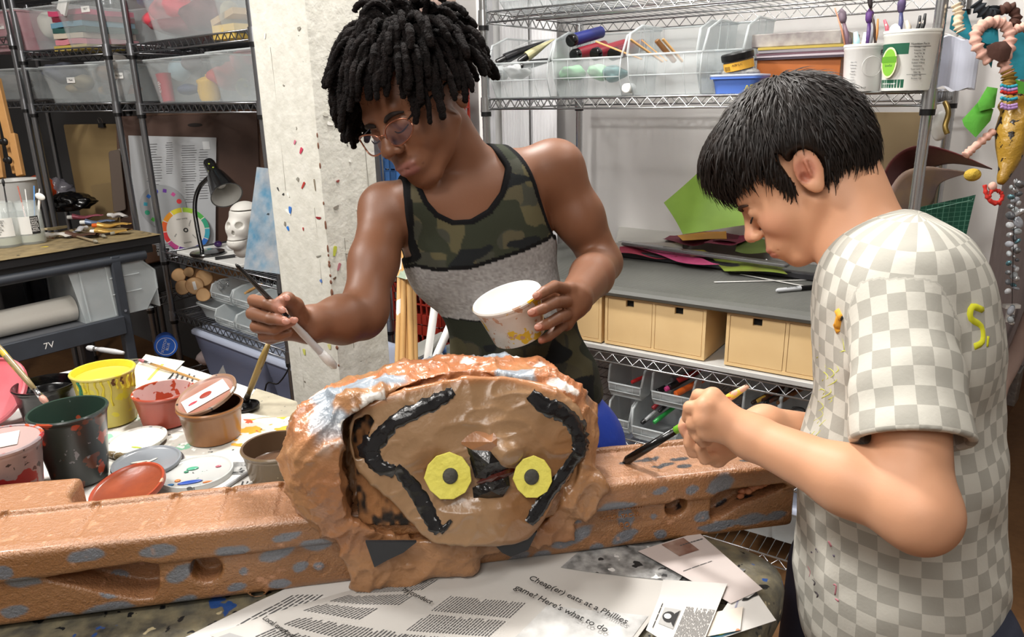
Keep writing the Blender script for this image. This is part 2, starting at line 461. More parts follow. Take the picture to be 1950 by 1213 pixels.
pil = struct(mb.build('pillar', PILM))
pil['label'] = 'white painted timber post with chipped corner and colour dabs'
def dab(face, u, z, lx, lz, ang, col, nm='paint_dab'):
    """brush mark raised on a pillar face; u across, z up"""
    o = [(math.cos(a)*lx*(1+.25*math.sin(3*a)), math.sin(a)*lz*(1+.3*math.cos(2*a))) for a in [2*math.pi*i/14 for i in range(14)]]
    if face == 0: M = basis(T0 @ Vector((u, -.0006, z)), list(T0.to_3x3() @ Vector((-1, 0, 0))), (0, 0, 1))
    else: M = basis(T0 @ Vector((-.0006, u, z)), list(T0.to_3x3() @ Vector((0, 1, 0))), (0, 0, 1))
    M = M @ Euler((0, 0, ang)).to_matrix().to_4x4()
    return MB().prism(o, 0, .0012, T=M).build(nm, mat('dab_'+col, col, .4), pil)
def pilface(px, py):
    for f, nn in ((0, -pd2), (1, -pd1)):
        w_ = onpl(px, py, pc, nn); l = T0.inverted() @ Vector(w_); t = l.x if f == 0 else l.y
        if 0 <= t <= (w1 if f == 0 else w2): return f, t, l.z
    return None
for px, py, a, b, ang, col in [(574, 287, .004, .012, -.6, 'c2405a'), (562, 271, .003, .008, -.6, 'c87088'), (578, 353, .003, .015, -.7, 'b03a34'), (553, 400, .005, .013, -.2, '3b74c4'),
        (549, 435, .004, .008, .4, '2f7ad0'), (607, 415, .009, .004, 0, '8a2a30'), (578, 436, .002, .006, 0, 'b04040'), (637, 478, .005, .018, -.3, 'b9bf4a'), (645, 508, .004, .014, -.5, 'b0707a'),
        (612, 535, .004, .006, .5, '5578b8'), (640, 395, .008, .006, .2, '8a857c'), (643, 345, .005, .004, .2, '8d4a44'), (580, 670, .005, .012, .1, 'c9cc6a'), (628, 660, .006, .010, .2, 'd0cf8a'),
        (600, 352, .002, .02, .05, '8a7f6d'), (637, 530, .005, .004, .3, '5a4638'), (530, 360, .002, .007, .5, '444444'), (540, 370, .004, .003, .5, '444444')]:
    q = pilface(px, py)
    if q: dab(q[0], q[1], q[2], a, b, ang, col)
# chipped corner: small brown bare patches along the arris
for i, zz in enumerate([1.335, 1.31, 1.262, 1.17, 1.118, 1.112, 1.055, 1.038, 1.02, 1.012, .985, .968, .94, .932, .912, .885, .872, .865, .82, .79, .74]):
    a_ = .0025+.003*fx(i*1.7); l_ = .003+.008*fx(i*2.3+5)
    T_ = T0 @ Matrix.Translation((0, 0, zz)) @ Euler((0, 0, R(45))).to_matrix().to_4x4()
    MB().ell((0, 0, 0), (a_, a_*.5, l_), 8, 6, T=T0 @ Matrix.Translation((.0005, .0005, zz))).build('chip', mat('bare_brown_wood', '6d4632', .7), pil)
for i, (px, py, h_) in enumerate([(530, 230, .35), (606, 470, .2), (665, 560, .3), (575, 700, .12), (700, 350, .18)]):
    q = pilface(px, py)
    if q:
        f, u_, z_ = q; c = T0 @ Vector((u_, -.0003, z_) if f == 0 else (-.0003, u_, z_))
        MB().tube([c-Vector((0, 0, h_/2)), c+Vector((.002, 0, 0)), c+Vector((0, 0, h_/2))], .0007, 5).build('crack', mat('crack_grey', '8b877e', .8), pil)
for i in range(16):
    f = i % 2; u_ = (.02+.8*fx(i*3.3)*(w1 if f == 0 else w2)); z_ = .9+.75*fx(i*1.7)
    dab(f, u_, z_, .0015+.003*fx(i), .003+.012*fx(i+9), 3*fx(i+4), ['efeee8', 'c9c7bc', '8d8a80', 'efeee8'][i % 4], 'paint_ridge')

# ---------------------------------------------------------------- wire shelving
def wire_shelf(mb, L, D, z, r=.0032, gap=.030, zz=.055, wires=.026, side=True):
    for (p, q) in (((0, 0), (L, 0)), ((0, D), (L, D)), ((0, 0), (0, D)), ((L, 0), (L, D))):
        n = 5
        mb.tube([(p[0], p[1], z), (q[0], q[1], z)], r, 6); mb.tube([(p[0], p[1], z-gap), (q[0], q[1], z-gap)], r, 6)
        ln = math.hypot(q[0]-p[0], q[1]-p[1]); k = int(ln/zz)*2; pts = []
        for i in range(k+1):
            t = i/k; pts.append((p[0]+(q[0]-p[0])*t, p[1]+(q[1]-p[1])*t, z-(gap*.93 if i % 2 else gap*.07)))
        mb.tube(pts, r*.7, 5)
    k = int(L/wires)
    for i in range(1, k): mb.tube([(L*i/k, 0, z+.002), (L*i/k, D, z+.002)], .0016, 4, caps=False)
    for i in range(1, 4): mb.tube([(0, D*i/4, z-.003), (L, D*i/4, z-.003)], .003, 5)
def shelf_unit(name, label, loc, ang, L, D, H, levels, m, zz=.055, group=None, hide_rings=False):
    t = thing(name, label, 'shelving', loc, ang, group)
    for (x, y) in ((0, 0), (L, 0), (L, D), (0, D)):
        mb = MB(); mb.tube([(x, y, .02), (x, y, H)], .0125, 12)
        k = int(H/.0254)
        for i in range(2, k, 1):
            zc = i*.0254*1.0
            mb.tube([(x, y, zc), (x, y, zc+.0022)], .01315, 12)
        sub_ = mb.build('post', m, t, smooth=40)
        MB().tube([(x, y, 0), (x, y, .025)], .016, 10).build('foot', BLACKP, t)
    for z in levels:
        mb = MB(); wire_shelf(mb, L, D, z, zz=zz); s_ = mb.build('wire_shelf', m, t, smooth=True)
        for (x, y) in ((0, 0), (L, 0), (L, D), (0, D)):
            MB().tube([(x, y, z-.038), (x, y, z+.006)], [.0175, .0155], 12).build('collar', m, t, smooth=40)
            MB().tube([(x, y, z-.052), (x, y, z-.034)], .0165, 12).build('clip', BLACKP, t, smooth=40)
    return t
shelf_unit('wire_shelving_unit', 'chrome wire shelving unit against the white wall behind the two boys', RB, RANG, RL, RD, 2.05, [1.905, 1.662, 1.407, .64, .36, .10], CHROME, zz=.045)
# left shelving
def frame2(post, vpx, z0):
    a = P(post[0], post[1], z0); r = ray(vpx, 178-.0214*(vpx-975)); r[2] = 0; u = -nrm(r); return V(a[0], a[1], 0), u, V(-u[1], u[0], 0)
A2, u2, n2 = frame2((287, 330), -750, 3.0)
A1, u1, n1 = frame2((243, 330), -1840, 3.05)
W1 = .56
B1 = A1-u1*W1
shelf_unit('wire_shelving_unit', 'dark wire shelving unit beside the white post, above the desk lamp', A2, math.atan2(u2[1], u2[0]), .865, .46, 2.0, [1.90, 1.632, 1.412, .822, .566, .30], DKCHROME, zz=.042, group='')
shelf_unit('wire_shelving_unit', 'dark wire shelving unit above the tan clipboard, second from the left', B1, math.atan2(u1[1], u1[0]), W1, .46, 2.0, [1.90, 1.635, 1.42, .60], DKCHROME, zz=.042)
B0 = B1-u1*.05
shelf_unit('wire_shelving_unit', 'dark wire shelving unit at the far left edge behind the wooden easel', B0-u1*.6, math.atan2(u1[1], u1[0]), .6, .46, 2.0, [1.90, 1.70, 1.65-.21, .60], DKCHROME, zz=.042)
for o in COL.objects:
    if o.get('group') == '': del o['group']
def s2(px, py, off=0.):
    w_ = onpl(px, py, A2+n2*off, n2); return float((w_-A2) @ u2), float(w_[2])
def s1_(px, py, off=0.):
    w_ = onpl(px, py, A1+n1*off, n1); return float((w_-A1) @ u1), float(w_[2])
def w2_(x, y, z): return A2+u2*x+n2*y+V(0, 0, z)
def w1_(x, y, z): return A1+u1*x+n1*y+V(0, 0, z)
ANG2 = math.atan2(u2[1], u2[0]); ANG1 = math.atan2(u1[1], u1[0])

# ---------------------------------------------------------------- work table (grey plastic folding table under paint)
TC = V(.385, .885, 0); tdx = nrm(V(-.82, .57, 0)); tdy = nrm(V(-.57, -.82, 0))
TBLM = mat('paint_crusted_tabletop', '5d5a50', .45, bump=(60, .7, .004), var=[(14, '26282c', .9), (40, '8d8468', .8)], spots=[('274a86', 22, .66, 1), ('4a7f6c', 34, .70, 5), ('b8ac8a', 30, .64, 7), ('17181a', 40, .62, 8), ('7a2f28', 44, .72, 11)])
tb = thing('folding_table', 'paint-crusted folding worktable with rounded edge under the newspapers', 'table', TC, 0)
def tl(a, b, z): return (tdx[0]*a+tdy[0]*b, tdx[1]*a+tdy[1]*b, z)
out = []
for cx, cy, a0 in ((.06, .06, 180), (1.60, .06, 270), (1.60, .70, 0), (.06, .70, 90)):
    for i in range(7):
        a = R(a0+15*i); out.append((cx+.06*math.cos(a), cy+.06*math.sin(a)))
TM = Matrix(((tdx[0], tdy[0], 0, 0), (tdx[1], tdy[1], 0, 0), (0, 0, 1, 0), (0, 0, 0, 1)))
mb = MB(); n_ = len(out)
def insetp(b, zz): return [((x-.83)*(1-b/.83)+.83, (y-.38)*(1-b/.38)+.38, zz) for x, y in out]
rings = [insetp(.03, .7985), insetp(.012, .796), insetp(.003, .788), insetp(0, .775), insetp(0, .74), insetp(.006, .735)]
vs = [p for r_ in rings for p in r_]; fs = [(q*n_+i, q*n_+(i+1) % n_, (q+1)*n_+(i+1) % n_, (q+1)*n_+i) for q in range(len(rings)-1) for i in range(n_)]
fs += [tuple(range(n_)), tuple((len(rings)-1)*n_+i for i in range(n_))[::-1]]
mb.add(vs, fs, TM); mb.build('tabletop', TBLM, tb, smooth=50)
for a, b in ((.2, .12), (.2, .64), (1.48, .12), (1.48, .64)):
    MB().tube([tl(a, b, 0), tl(a, b, .74)], .014, 10).build('leg', STEELP, tb, smooth=40)
# ---------------------------------------------------------------- container builders (local frames, base at z=0)
def shell_lathe(ro, rt, h, th=.0015, rim=.004, n=40, rimh=.006, foot=.003, z0=0):
    """tapered round tub: ro bottom radius, rt top radius"""
    return [(0, .003), (ro-.004, .003), (ro-.004, 0), (ro, 0), (ro+.0008, foot), (rt-.0005, h-rimh*2.2), (rt+.0005, h-rimh*2), (rt+.0005, h-rimh), (rt+rim*.7, h-rimh), (rt+rim, h-rimh*.4), (rt+rim*.6, h), (rt-.001, h-.0005), (rt-th-.0008, h-rimh), (ro-th, .006), (ro*.6, .0045), (0, .0045)]
def tub_mesh(ro, rt, h, n=40, **k): return MB().lathe(shell_lathe(ro, rt, h, **k), n)
def hopper(name, label, cat, loc, ang, w, d, h, m, group=None, lip=.45, tilt=0):
    """open-fronted stacking bin; x width, y depth (front at y=0), z height"""
    t = thing(name, label, cat, loc, (tilt, 0, ang), group)
    th = .002; mb = MB(); rim = MB(); fl = h*lip; nb = d*.10
    side = [(nb, 0), (d-.004, 0), (d, h), (d*.42, h), (d*.10, h*.86), (0, fl), (0, fl*.95)]
    if d < .12: side = [(nb, 0), (d-.004, 0), (d, h), (d*.5, h), (0, fl), (0, fl*.95)]
    taper = .06*w
    def X(z, s): return s*(w/2-taper*(1-z/h))
    for s in (-1, 1):
        vs = [(X(z, s), y, z) for y, z in side]+[(X(z, s)-s*th, y, z) for y, z in side]; k = len(side)
        fs = [tuple(range(k)), tuple(range(k, 2*k))[::-1]]+[(i, (i+1) % k, k+(i+1) % k, k+i) for i in range(k)]
        mb.add(vs, fs)
        # rolled rim along the open edge
        rim.tube([(X(z, s)+s*.002, y, z) for y, z in side[2:-1]], .0034, 6)
        for yy in (d*.45, d*.7): rim.tube([(X(.0, s), yy, .004), (X(h, s), yy, h-.002)], .0011, 4)
        rim.tube([(X(0, s), nb, .001), (X(fl*.5, s), 0, fl*.5), (X(fl, s), 0, fl)], .0018, 5)
    def panel(y0, z0, y1, z1):
        mb.add([(X(z0, -1), y0, z0), (X(z0, 1), y0, z0), (X(z1, 1), y1, z1), (X(z1, -1), y1, z1)]+[(X(z0, -1), y0+th, z0+th*.5), (X(z0, 1), y0+th, z0+th*.5), (X(z1, 1), y1+th, z1+th*.5), (X(z1, -1), y1+th, z1+th*.5)],
               [(0, 1, 2, 3), (7, 6, 5, 4), (0, 4, 5, 1), (3, 2, 6, 7), (1, 5, 6, 2), (0, 3, 7, 4)])
    panel(nb, 0, 0, fl*.5); panel(0, fl*.5, 0, fl); panel(d-.003, 0, d-.001, h)
    mb.box((0, (nb+d)/2, .001), (w-2*taper, d-nb, .002))
    rim.tube([(-w/2+taper*.5, -.001, fl), (w/2-taper*.5, -.001, fl)], .0032, 6)
    rim.tube([(-w/2+taper*.9, -.001, fl*.5), (w/2-taper*.9, -.001, fl*.5)], .0016, 5)
    rim.tube([(X(h, -1), d, h), (X(h, 1), d, h)], .003, 6)
    for s in (-.5, .5): rim.tube([(s*w*.5, -.001, fl*.5), (s*w*.5, -.001, fl)], .0009, 4); rim.tube([(s*w*.5, nb, .002), (s*w*.5, 0, fl*.5)], .0009, 4)
    mb.build('bin_body', m, t, smooth=30); rim.build('rim_and_ribs', mat('bin_rim_plastic', 'dfe6e8', .3, alpha=.5), t, smooth=True)
    return t
def tote(name, label, loc, ang, w, d, h, m, lidm=None, group=None, cat='storage bin', taper=.86, lab=None, lidh=.018):
    t = thing(name, label, cat, loc, ang, group); mb = MB(); th = .002
    def ring(f, z, ins): 
        a, b = w/2*f-ins, d/2*f-ins; r = .02; o = []
        for cx, cy, a0 in ((a-r, b-r, 0), (-a+r, b-r, 90), (-a+r, -b+r, 180), (a-r, -b+r, 270)):
            for i in range(4): q = R(a0+30*i); o.append((cx+r*math.cos(q), cy+r*math.sin(q), z))
        return o
    rings = [ring(taper, 0, 0), ring(taper+(1-taper)*.62, h*.62, 0), ring(taper+(1-taper)*.62+.012, h*.64, 0), ring(1, h-.008, 0), ring(1, h-.008, -.006), ring(1, h, -.006), ring(1, h, th), ring(taper, th, th)]
    k = 16; vs = [p for r_ in rings for p in r_]
    fs = [(q*k+i, q*k+(i+1) % k, (q+1)*k+(i+1) % k, (q+1)*k+i) for q in range(len(rings)-1) for i in range(k)]+[tuple(range(k))[::-1], tuple(7*k+i for i in range(k))]
    mb.add(vs, fs); mb.build('bin_body', m, t, smooth=40)
    if not lidm: rg = ring(1, h, -.005); MB().tube(rg+[rg[0]], .0035, 6).build('rim', mat('bin_rim_plastic', 'dfe6e8', .3, alpha=.5), t, smooth=True)
    if lidm:
        mb = MB(); rr_ = [ring(1, h-.004, -.008), ring(1, h+.008, -.008), ring(1, h+.014, -.003), ring(.97, h+lidh, 0), ring(.93, h+lidh, 0), ring(.91, h+lidh*.6, 0)]
        vs = [p for r_ in rr_ for p in r_]
        fs = [(q*k+i, q*k+(i+1) % k, (q+1)*k+(i+1) % k, (q+1)*k+i) for q in range(len(rr_)-1) for i in range(k)]+[tuple(range(k))[::-1], tuple(5*k+i for i in range(k))]
        mb.add(vs, fs); mb.build('lid', lidm, t, smooth=40)
    if lab:
        x, z, s, a = lab
        M = basis((x, -d/2*(taper+(1-taper)*z/h)-.001, z), (math.cos(a), 0, math.sin(a)), (0, 0, 1))
        MB().box((0, 0, 0), (.052, .022, .0006), T=M).build('paper_label', PAPER, t)
        txt(s, .011, BLACKINK, t, M @ Matrix.Translation((0, 0, .0005)), 'label_writing')
    return t
def squeeze_tube(name, label, loc, rot, L, r, m, capm, group=None, cat='paint tube'):
    t = thing(name, label, cat, loc, rot, group)
    def fn(u, v):
        a = 2*math.pi*u; f = v; rx = r*(1+.35*f); ry = r*(1-f**1.5*.95)
        return (rx*math.cos(a), ry*math.sin(a), L*f)
    mb = MB(); mb.grid(20, 8, fn); mb.build('tube_body', m, t, smooth=True)
    MB().lathe([(0, 0), (r*.95, 0), (r, .004)], 20).build('shoulder', m, t, smooth=40)
    MB().lathe([(0, -.03), (r*.6, -.03), (r*.66, -.026), (r*.7, 0), (0, 0)], 18).build('cap', capm, t, smooth=40)
    return t
# ---------------------------------------------------------------- right shelf: level 1.41
Z1 = 1.4105
def place_hop(name, label, x0, x1, off, h, d, m=CLEAR, z=Z1, group='clear open-front bins on the middle shelf', tilt=0, lip=.56):
    xa, _ = sl(x0, 170, off); xb, _ = sl(x1, 170, off); p = rs((xa+xb)/2, off, z)
    return hopper(name, label, 'storage bin', p, RANG, abs(xb-xa), d, h, m, group, lip, tilt)
b1 = place_hop('stacking_bin', 'clear open-front bin holding black paint tubes, first from the left post', 930, 1047, .0, .18, .26)
b2 = place_hop('stacking_bin', 'clear open-front bin full of blue-capped and green paint tubes', 1049, 1185, .0, .185, .26)
b3 = place_hop('stacking_bin', 'clear open-front bin holding flat wooden sticks', 1190, 1338, .0, .19, .26)
b4 = place_hop('stacking_bin', 'taller milky bin pushed back beside the blue box on the middle shelf', 1322, 1412, .10, .20, .27, CLEAR2)
BLKT = mat('black_tube', '15161a', .3); 
def rsrot(ax, az): return (ax, 0, RANG+az)
def inshelf(px, py, off): x, z = sl(px, py, off); return rs(x, off, z)
t_ = squeeze_tube('paint_tube', 'black paint tube with white lettering leaning in the leftmost bin', inshelf(962, 112, .03), (R(-68), 0, RANG-R(38)), .14, .016, BLKT, BLACKP, 'paint tubes in the middle shelf bins')
txt('GRAPHITE', .013, PAPER, t_, basis((0, -.0175, .07), (0, 0, 1), (1, 0, 0)), 'tube_lettering')
squeeze_tube('paint_tube', 'cream paint tube with black cap beside the black tube', inshelf(1003, 108, .04), (R(-60), 0, RANG-R(35)), .10, .015, mat('cream_tube', 'b9b48c', .4), BLACKP, 'paint tubes in the middle shelf bins')
squeeze_tube('paint_tube', 'small black tube lying low in the leftmost bin', inshelf(1010, 122, .02), (R(-80), 0, RANG-R(50)), .09, .012, BLKT, BLACKP, 'paint tubes in the middle shelf bins')
for (px, py, c, lb) in [(1085, 78, '27307a', 'dark blue paint bottle with round black cap, topmost in the second bin'), (1092, 106, '8a2633', 'black-capped paint bottle with red collar, left of the lower pair in its bin'), (1131, 104, '8a2633', 'black-capped paint bottle with red collar, right of the lower pair in its bin'), (1165, 104, '6b1f30', 'paint bottle with black cap partly hidden behind the wooden spatula')]:
    t = thing('paint_bottle', lb, 'paint bottle', inshelf(px, py, .045), (R(-78), 0, RANG+R(-14)), 'bottles in the second bin')
    MB().lathe([(0, 0), (.0165, 0), (.018, .003), (.018, .018), (.0165, .02), (0, .02)], 24).build('cap', mat('gloss_black', '08080a', .12), t, smooth=40)
    MB().lathe([(0, .018), (.0175, .018), (.0185, .024), (.0175, .14), (0, .14)], 24).build('bottle_body', mat('bt'+c, c, .35), t, smooth=40)
for i, (px, py) in enumerate([(945, 138), (985, 135), (1090, 138), (1140, 138), (1170, 140)]):
    c = ['c9ced0', 'dfe2e4', '8fc99a', 'a5d8ae', '6f9a9c'][i]
    mb_ = MB().ell((0, 0, 0), (.033, .05, .022), 22, 14)
    mb_.v = [tuple(np.array(v_)*(1+.6*(float(vn(v_[0]*45+i, v_[1]*45, v_[2]*60))-.5))) for v_ in mb_.v]
    o = mb_.build('paint_pouch', mat('pouch'+c, c, .35, bump=(40, .5, .004)), None, smooth=True)
    o.location = tuple(inshelf(px, py, .055)); o.rotation_euler = (0, .2*(i % 2), RANG)
    tag(o, ['pale crumpled tube showing through the front of the leftmost bin', 'second pale crumpled tube in the leftmost bin', 'green tube seen through the front of the second bin', 'light green tube at the middle of the second bin', 'grey-green tube at the right of the second bin'][i], 'paint tube')
def stick(name, label, p, q, w, th, m, group=None, cat='wooden stick'):
    p = np.array(p); q = np.array(q); L = np.linalg.norm(q-p); t = nrm(q-p); s = np.cross(t, V(0, 0, 1)); s = nrm(s) if np.linalg.norm(s) > .05 else V(1, 0, 0); 
    M = basis((0, 0, 0), t, s)
    o = MB().box((L/2, 0, 0), (L, w, th), bev=min(w, th)*.2, T=M).build(name, m); o.location = tuple(p); tag(o, label, cat, group); return o
WS = 'flat wooden sticks in the third bin'
stick('wooden_spatula', 'long thin wooden stirring stick crossing from the second bin to the third', inshelf(1135, 79, .01), inshelf(1222, 113, .01), .009, .004, DOWEL)
stick('wooden_ruler', 'flat wooden stick, leftmost of those standing in the third bin', inshelf(1200, 75, .02), inshelf(1262, 118, .07), .026, .004, DOWEL, WS)
stick('wooden_stick', 'thin wooden stick behind the leftmost flat one', inshelf(1222, 76, .05), inshelf(1270, 116, .07), .012, .003, DOWEL, WS)
stick('wooden_stick', 'round brown wooden stick in the middle of the third bin', inshelf(1250, 76, .06), inshelf(1285, 118, .10), .016, .012, mat('brown_wood', '8d6238', .5), WS)
stick('wooden_ruler', 'flat wooden stick, rightmost and lightest in the third bin', inshelf(1262, 74, .02), inshelf(1300, 118, .05), .026, .004, DOWEL, WS)
t = thing('glue_bottle', 'small white capped bottle lying on the shelf between second and third bins', 'bottle', inshelf(1192, 168, -.0), (R(-90), 0, RANG+R(12)))
MB().lathe([(0, 0), (.011, 0), (.013, .002), (.013, .016), (0, .016)], 20).build('cap', WHITEP, t, smooth=40)
MB().lathe([(0, .014), (.012, .014), (.0135, .02), (.0135, .07), (0, .07)], 20).build('bottle_body', mat('white_bt', 'd9dadf', .4), t, smooth=40)
# blue box with stuff
bx = rs(sl(1388, 170, .02)[0]+.01, .075, Z1)
t = tote('blue_box', 'small blue plastic box with a paint jar on top beside the third bin', bx, RANG, .125, .10, .045, mat('blue_plastic', '5d82d6', .35, var=(8, '4468bd', .4)), None, None, 'box', .88)
txt('AB', .02, mat('yellow_paint', 'd8c83a', .5), t, basis((.04, -.0465, .014), (1, 0, 0), (0, 0, 1)), 'painted_mark')
t = thing('crumpled_bag', 'crumpled clear plastic bag bulging out of the blue box', 'plastic bag', bx+V(0, 0, .043), RANG)
MB().ell((0, 0, .008), (.052, .04, .018), 20, 12).build('bag_film', mat('bag_film', 'b9b9b4', .25, alpha=.6, bump=(50, 1, .01)), t, smooth=True)
t = thing('paint_jar', 'clear jar with black screw lid and yellow label tilted on the blue box', 'jar', inshelf(1408, 134, .07), (R(8), R(-9), RANG))
MB().lathe([(0, 0), (.034, 0), (.038, .004), (.038, .03), (0, .03)], 32).build('jar_body', mat('smoky_jar', '6f665a', .2, alpha=.75), t, smooth=40)
MB().lathe([(.0385, .003), (.0388, .003), (.0388, .024), (.0385, .024)], 32).build('yellow_label', mat('yellow_label', 'dfa83a', .5), t, smooth=40)
MB().lathe([(0, .028), (.041, .028), (.042, .032), (.042, .044), (.039, .047), (0, .047)], 32).build('jar_lid', BLACKP, t, smooth=40)
txt('||||||', .012, BLACKINK, t, basis((-.02, -.0335, .012), (.85, -.5, 0), (0, 0, 1)), 'barcode')
txt('ACRYLIC', .007, BLACKINK, t, basis((.008, -.0389, .017), (1, .1, 0), (0, 0, 1)), 'label_writing')
# stack of boxes / papers behind blue box
def rbox(name, label, cat, x0, x1, ytop, ybot, off, d, m, group=None, bev=.001, z=None, parts=None):
    xa, zt = sl(x0, ytop, off); xb, _ = sl(x1, ytop, off); _, zb = sl((x0+x1)/2, ybot, off)
    if z is not None: zb = z
    o = MB().box((0, d/2, (zt-zb)/2), (abs(xb-xa), d, zt-zb), bev=bev).build(name, m); o.location = tuple(rs((xa+xb)/2, off, zb)); o.rotation_euler = (0, 0, RANG)
    return tag(o, label, cat, group)
rbox('wooden_box', 'orange wooden box on the middle shelf behind the dark-haired head', 'box', 1442, 1602, 113, 186, .14, .22, mat('orange_wood', 'b8682c', .5, var=(10, '8d4a1c', .5)), z=Z1)
zt = rs(0, 0, 0); _, zz = sl(1520, 113, .14)
for i, (c, hh, lb) in enumerate([('3a2f3c', .006, 'dark portfolio, lowest of the papers on the orange box'), ('b9aeb6', .006, 'pale portfolio between dark ones on the orange box'), ('6a4a56', .005, 'plum card stack in the papers on the orange box'), ('8f8a90', .008, 'grey sketchpad above the plum cards'), ('b8a24a', .007, 'thin gold-edged box under the marbled box')]):
    xa, _ = sl(1440, 100, .13); xb, _ = sl(1640, 100, .13)
    o = MB().box((0, .13, hh/2), (abs(xb-xa)*(1-.03*(i % 2)), .26, hh*.9), rot=(0, 0, .02*(i-2))).build('sketchpad', mat('pad'+c, c, .6)); o.location = tuple(rs((xa+xb)/2, .13, zz+.001)); o.rotation_euler = (0, 0, RANG)
    tag(o, lb, 'paper', 'stack of pads on the orange box'); zz += hh
xa, _ = sl(1430, 100, .14); xb, _ = sl(1600, 100, .14)
o = MB().box((0, .12, .0175), (abs(xb-xa), .24, .034), bev=.002).build('marbled_box', mat('marbled_card', '9d9896', .6, var=[(40, '6d6266', .8), (20, 'c4bfb8', .6)])); o.location = tuple(rs((xa+xb)/2, .14, zz+.001)); o.rotation_euler = (0, 0, RANG); tag(o, 'grey marbled box, topmost of the stack on the orange box', 'box')
t = thing('candy_roll', 'small red printed packet beside the white yogurt tub', 'packet', rs(sl(1583, 165, .02)[0], .03, Z1), RANG)
MB().lathe([(0, 0), (.017, 0), (.019, .004), (.018, .03), (.012, .036), (0, .034)], 20).build('packet_body', mat('red_packet', 'c23a44', .4, spots=[('f0e8e4', 60, .6, 2)]), t, smooth=40)
# yogurt tubs
def yog(lb, x0, x1, ytop, off, m):
    xa, _ = sl(x0, 150, off); xb, _ = sl(x1, 150, off); rr = abs(xb-xa)/2*1.0; c = rs((xa+xb)/2, off+rr*.55, Z1); _, zt = sl((x0+x1)/2, ytop, off)
    t = thing('yogurt_tub', lb, 'tub', c, RANG, 'yogurt tubs of brushes'); tub_mesh(rr*.84, rr*.97, zt-Z1, 48, rim=.002).build('tub_body', m, t, smooth=40); return t, rr, zt-Z1
t, rr, hh = yog('white yogurt tub with faint print holding brushes, left of the two', 1597, 1680, 84, -.0, mat('tub_white', 'e4e4e2', .35))
q = lambda a, z, k=1.0: basis((math.sin(a)*rr*k, -math.cos(a)*rr*k, z), (math.cos(a), math.sin(a), 0), (0, 0, 1))
for i in range(9): txt(['Net Wt', 'Calories', 'Sodium', 'Sugars', 'Protein', 'Iron', 'Vitamin', 'keep cold', '32 OZ'][i], .0045, mat('faint_ink', '9b9b9e', .6), t, q(-.35, hh*.62-i*.0065, .93), 'tub_print')
txt('|||||', .012, BLACKINK, t, q(-1.0, .022, .90), 'barcode'); txt('NET WT 32 OZ', .0045, BLACKINK, t, q(.05, .008, .87), 'tub_print')
txt('F', .016, BLACKINK, t, q(1.05, hh*.8, .97), 'tub_letter')
MB().lathe([(.022, -.0004), (.0226, .0004), (.0220, .0006)], 32, T=q(.55, hh*.52, .955)).build('embossed_ring', mat('ring_grey', 'cfcfcd', .4), t, smooth=True)
t, rr, hh = yog('green-and-white labelled organic yogurt tub full of tools beside the chrome post', 1668, 1782, 57, -.03, mat('tub_cream', 'e9eae4', .35, spots=[('d8d4a0', 22, .69, 2)]))
GRN = mat('label_green', '1f5a43', .4); LGR = mat('label_lime', '7fb83c', .4)
def wrap(mb, a0, a1, z0, z1, k, n=14):
    def fn(u, v):
        a = a0+(a1-a0)*u; z = z0+(z1-z0)*v; r_ = rr*(.84+.13*z/hh)*k+.0004; return (math.sin(a)*r_, -math.cos(a)*r_, z)
    return mb.grid(n, 4, fn)
wrap(MB(), -1.5, .05, hh*.60, hh*.78, 1.004).build('green_band', GRN, t, smooth=True); wrap(MB(), -1.5, .0, .006, .024, 1.004).build('green_band', GRN, t, smooth=True)
MB().prism([(math.cos(a)*.021, math.sin(a)*.033) for a in [2*math.pi*i/28 for i in range(28)]], 0, .0006, T=q(-.62, hh*.47, .985)).build('oval_emblem', mat('emblem_cream', 'e6e2b4', .5), t)
MB().prism([(math.cos(a)*.018, math.sin(a)*.029) for a in [2*math.pi*i/28 for i in range(28)]], 0, .001, T=q(-.62, hh*.47, .985)).build('oval_emblem', LGR, t)
MB().box((0, 0, .001), (.040, .013, .0008), T=q(-.62, hh*.52, .985)).build('emblem_banner', mat('banner_green', '5f9a2c', .4), t)
txt('organic', .0115, PAPER, t, q(-.62, hh*.525, 1.0), 'brand_word'); txt('lowfat', .008, mat('dark_green_ink', '12402e', .5), t, q(-.62, hh*.42, 1.0), 'brand_word')
txt('SMOOTH & CREAMY', .0038, PAPER, t, q(-.6, .015, .9), 'tub_print')
for i in range(12): txt(['Nutrition Facts', 'Serving 1 cup', 'Calories 130', 'Total Fat 2g', 'Sat Fat 1g', 'Cholest. 10mg', 'Sodium 170mg', 'Potassium', 'Total Carb 17g', 'Fiber 0g', 'Sugars 16g', 'Protein 12g'][i], .0062 if i == 0 else .0045, BLACKINK, t, q(.42, hh*.76-i*.0066, .965), 'nutrition_print')
wrap(MB(), .07, .85, hh*.715, hh*.722, 1.006).build('print_rule', BLACKINK, t); wrap(MB(), .07, .85, hh*.26, hh*.265, 1.006).build('print_rule', BLACKINK, t)
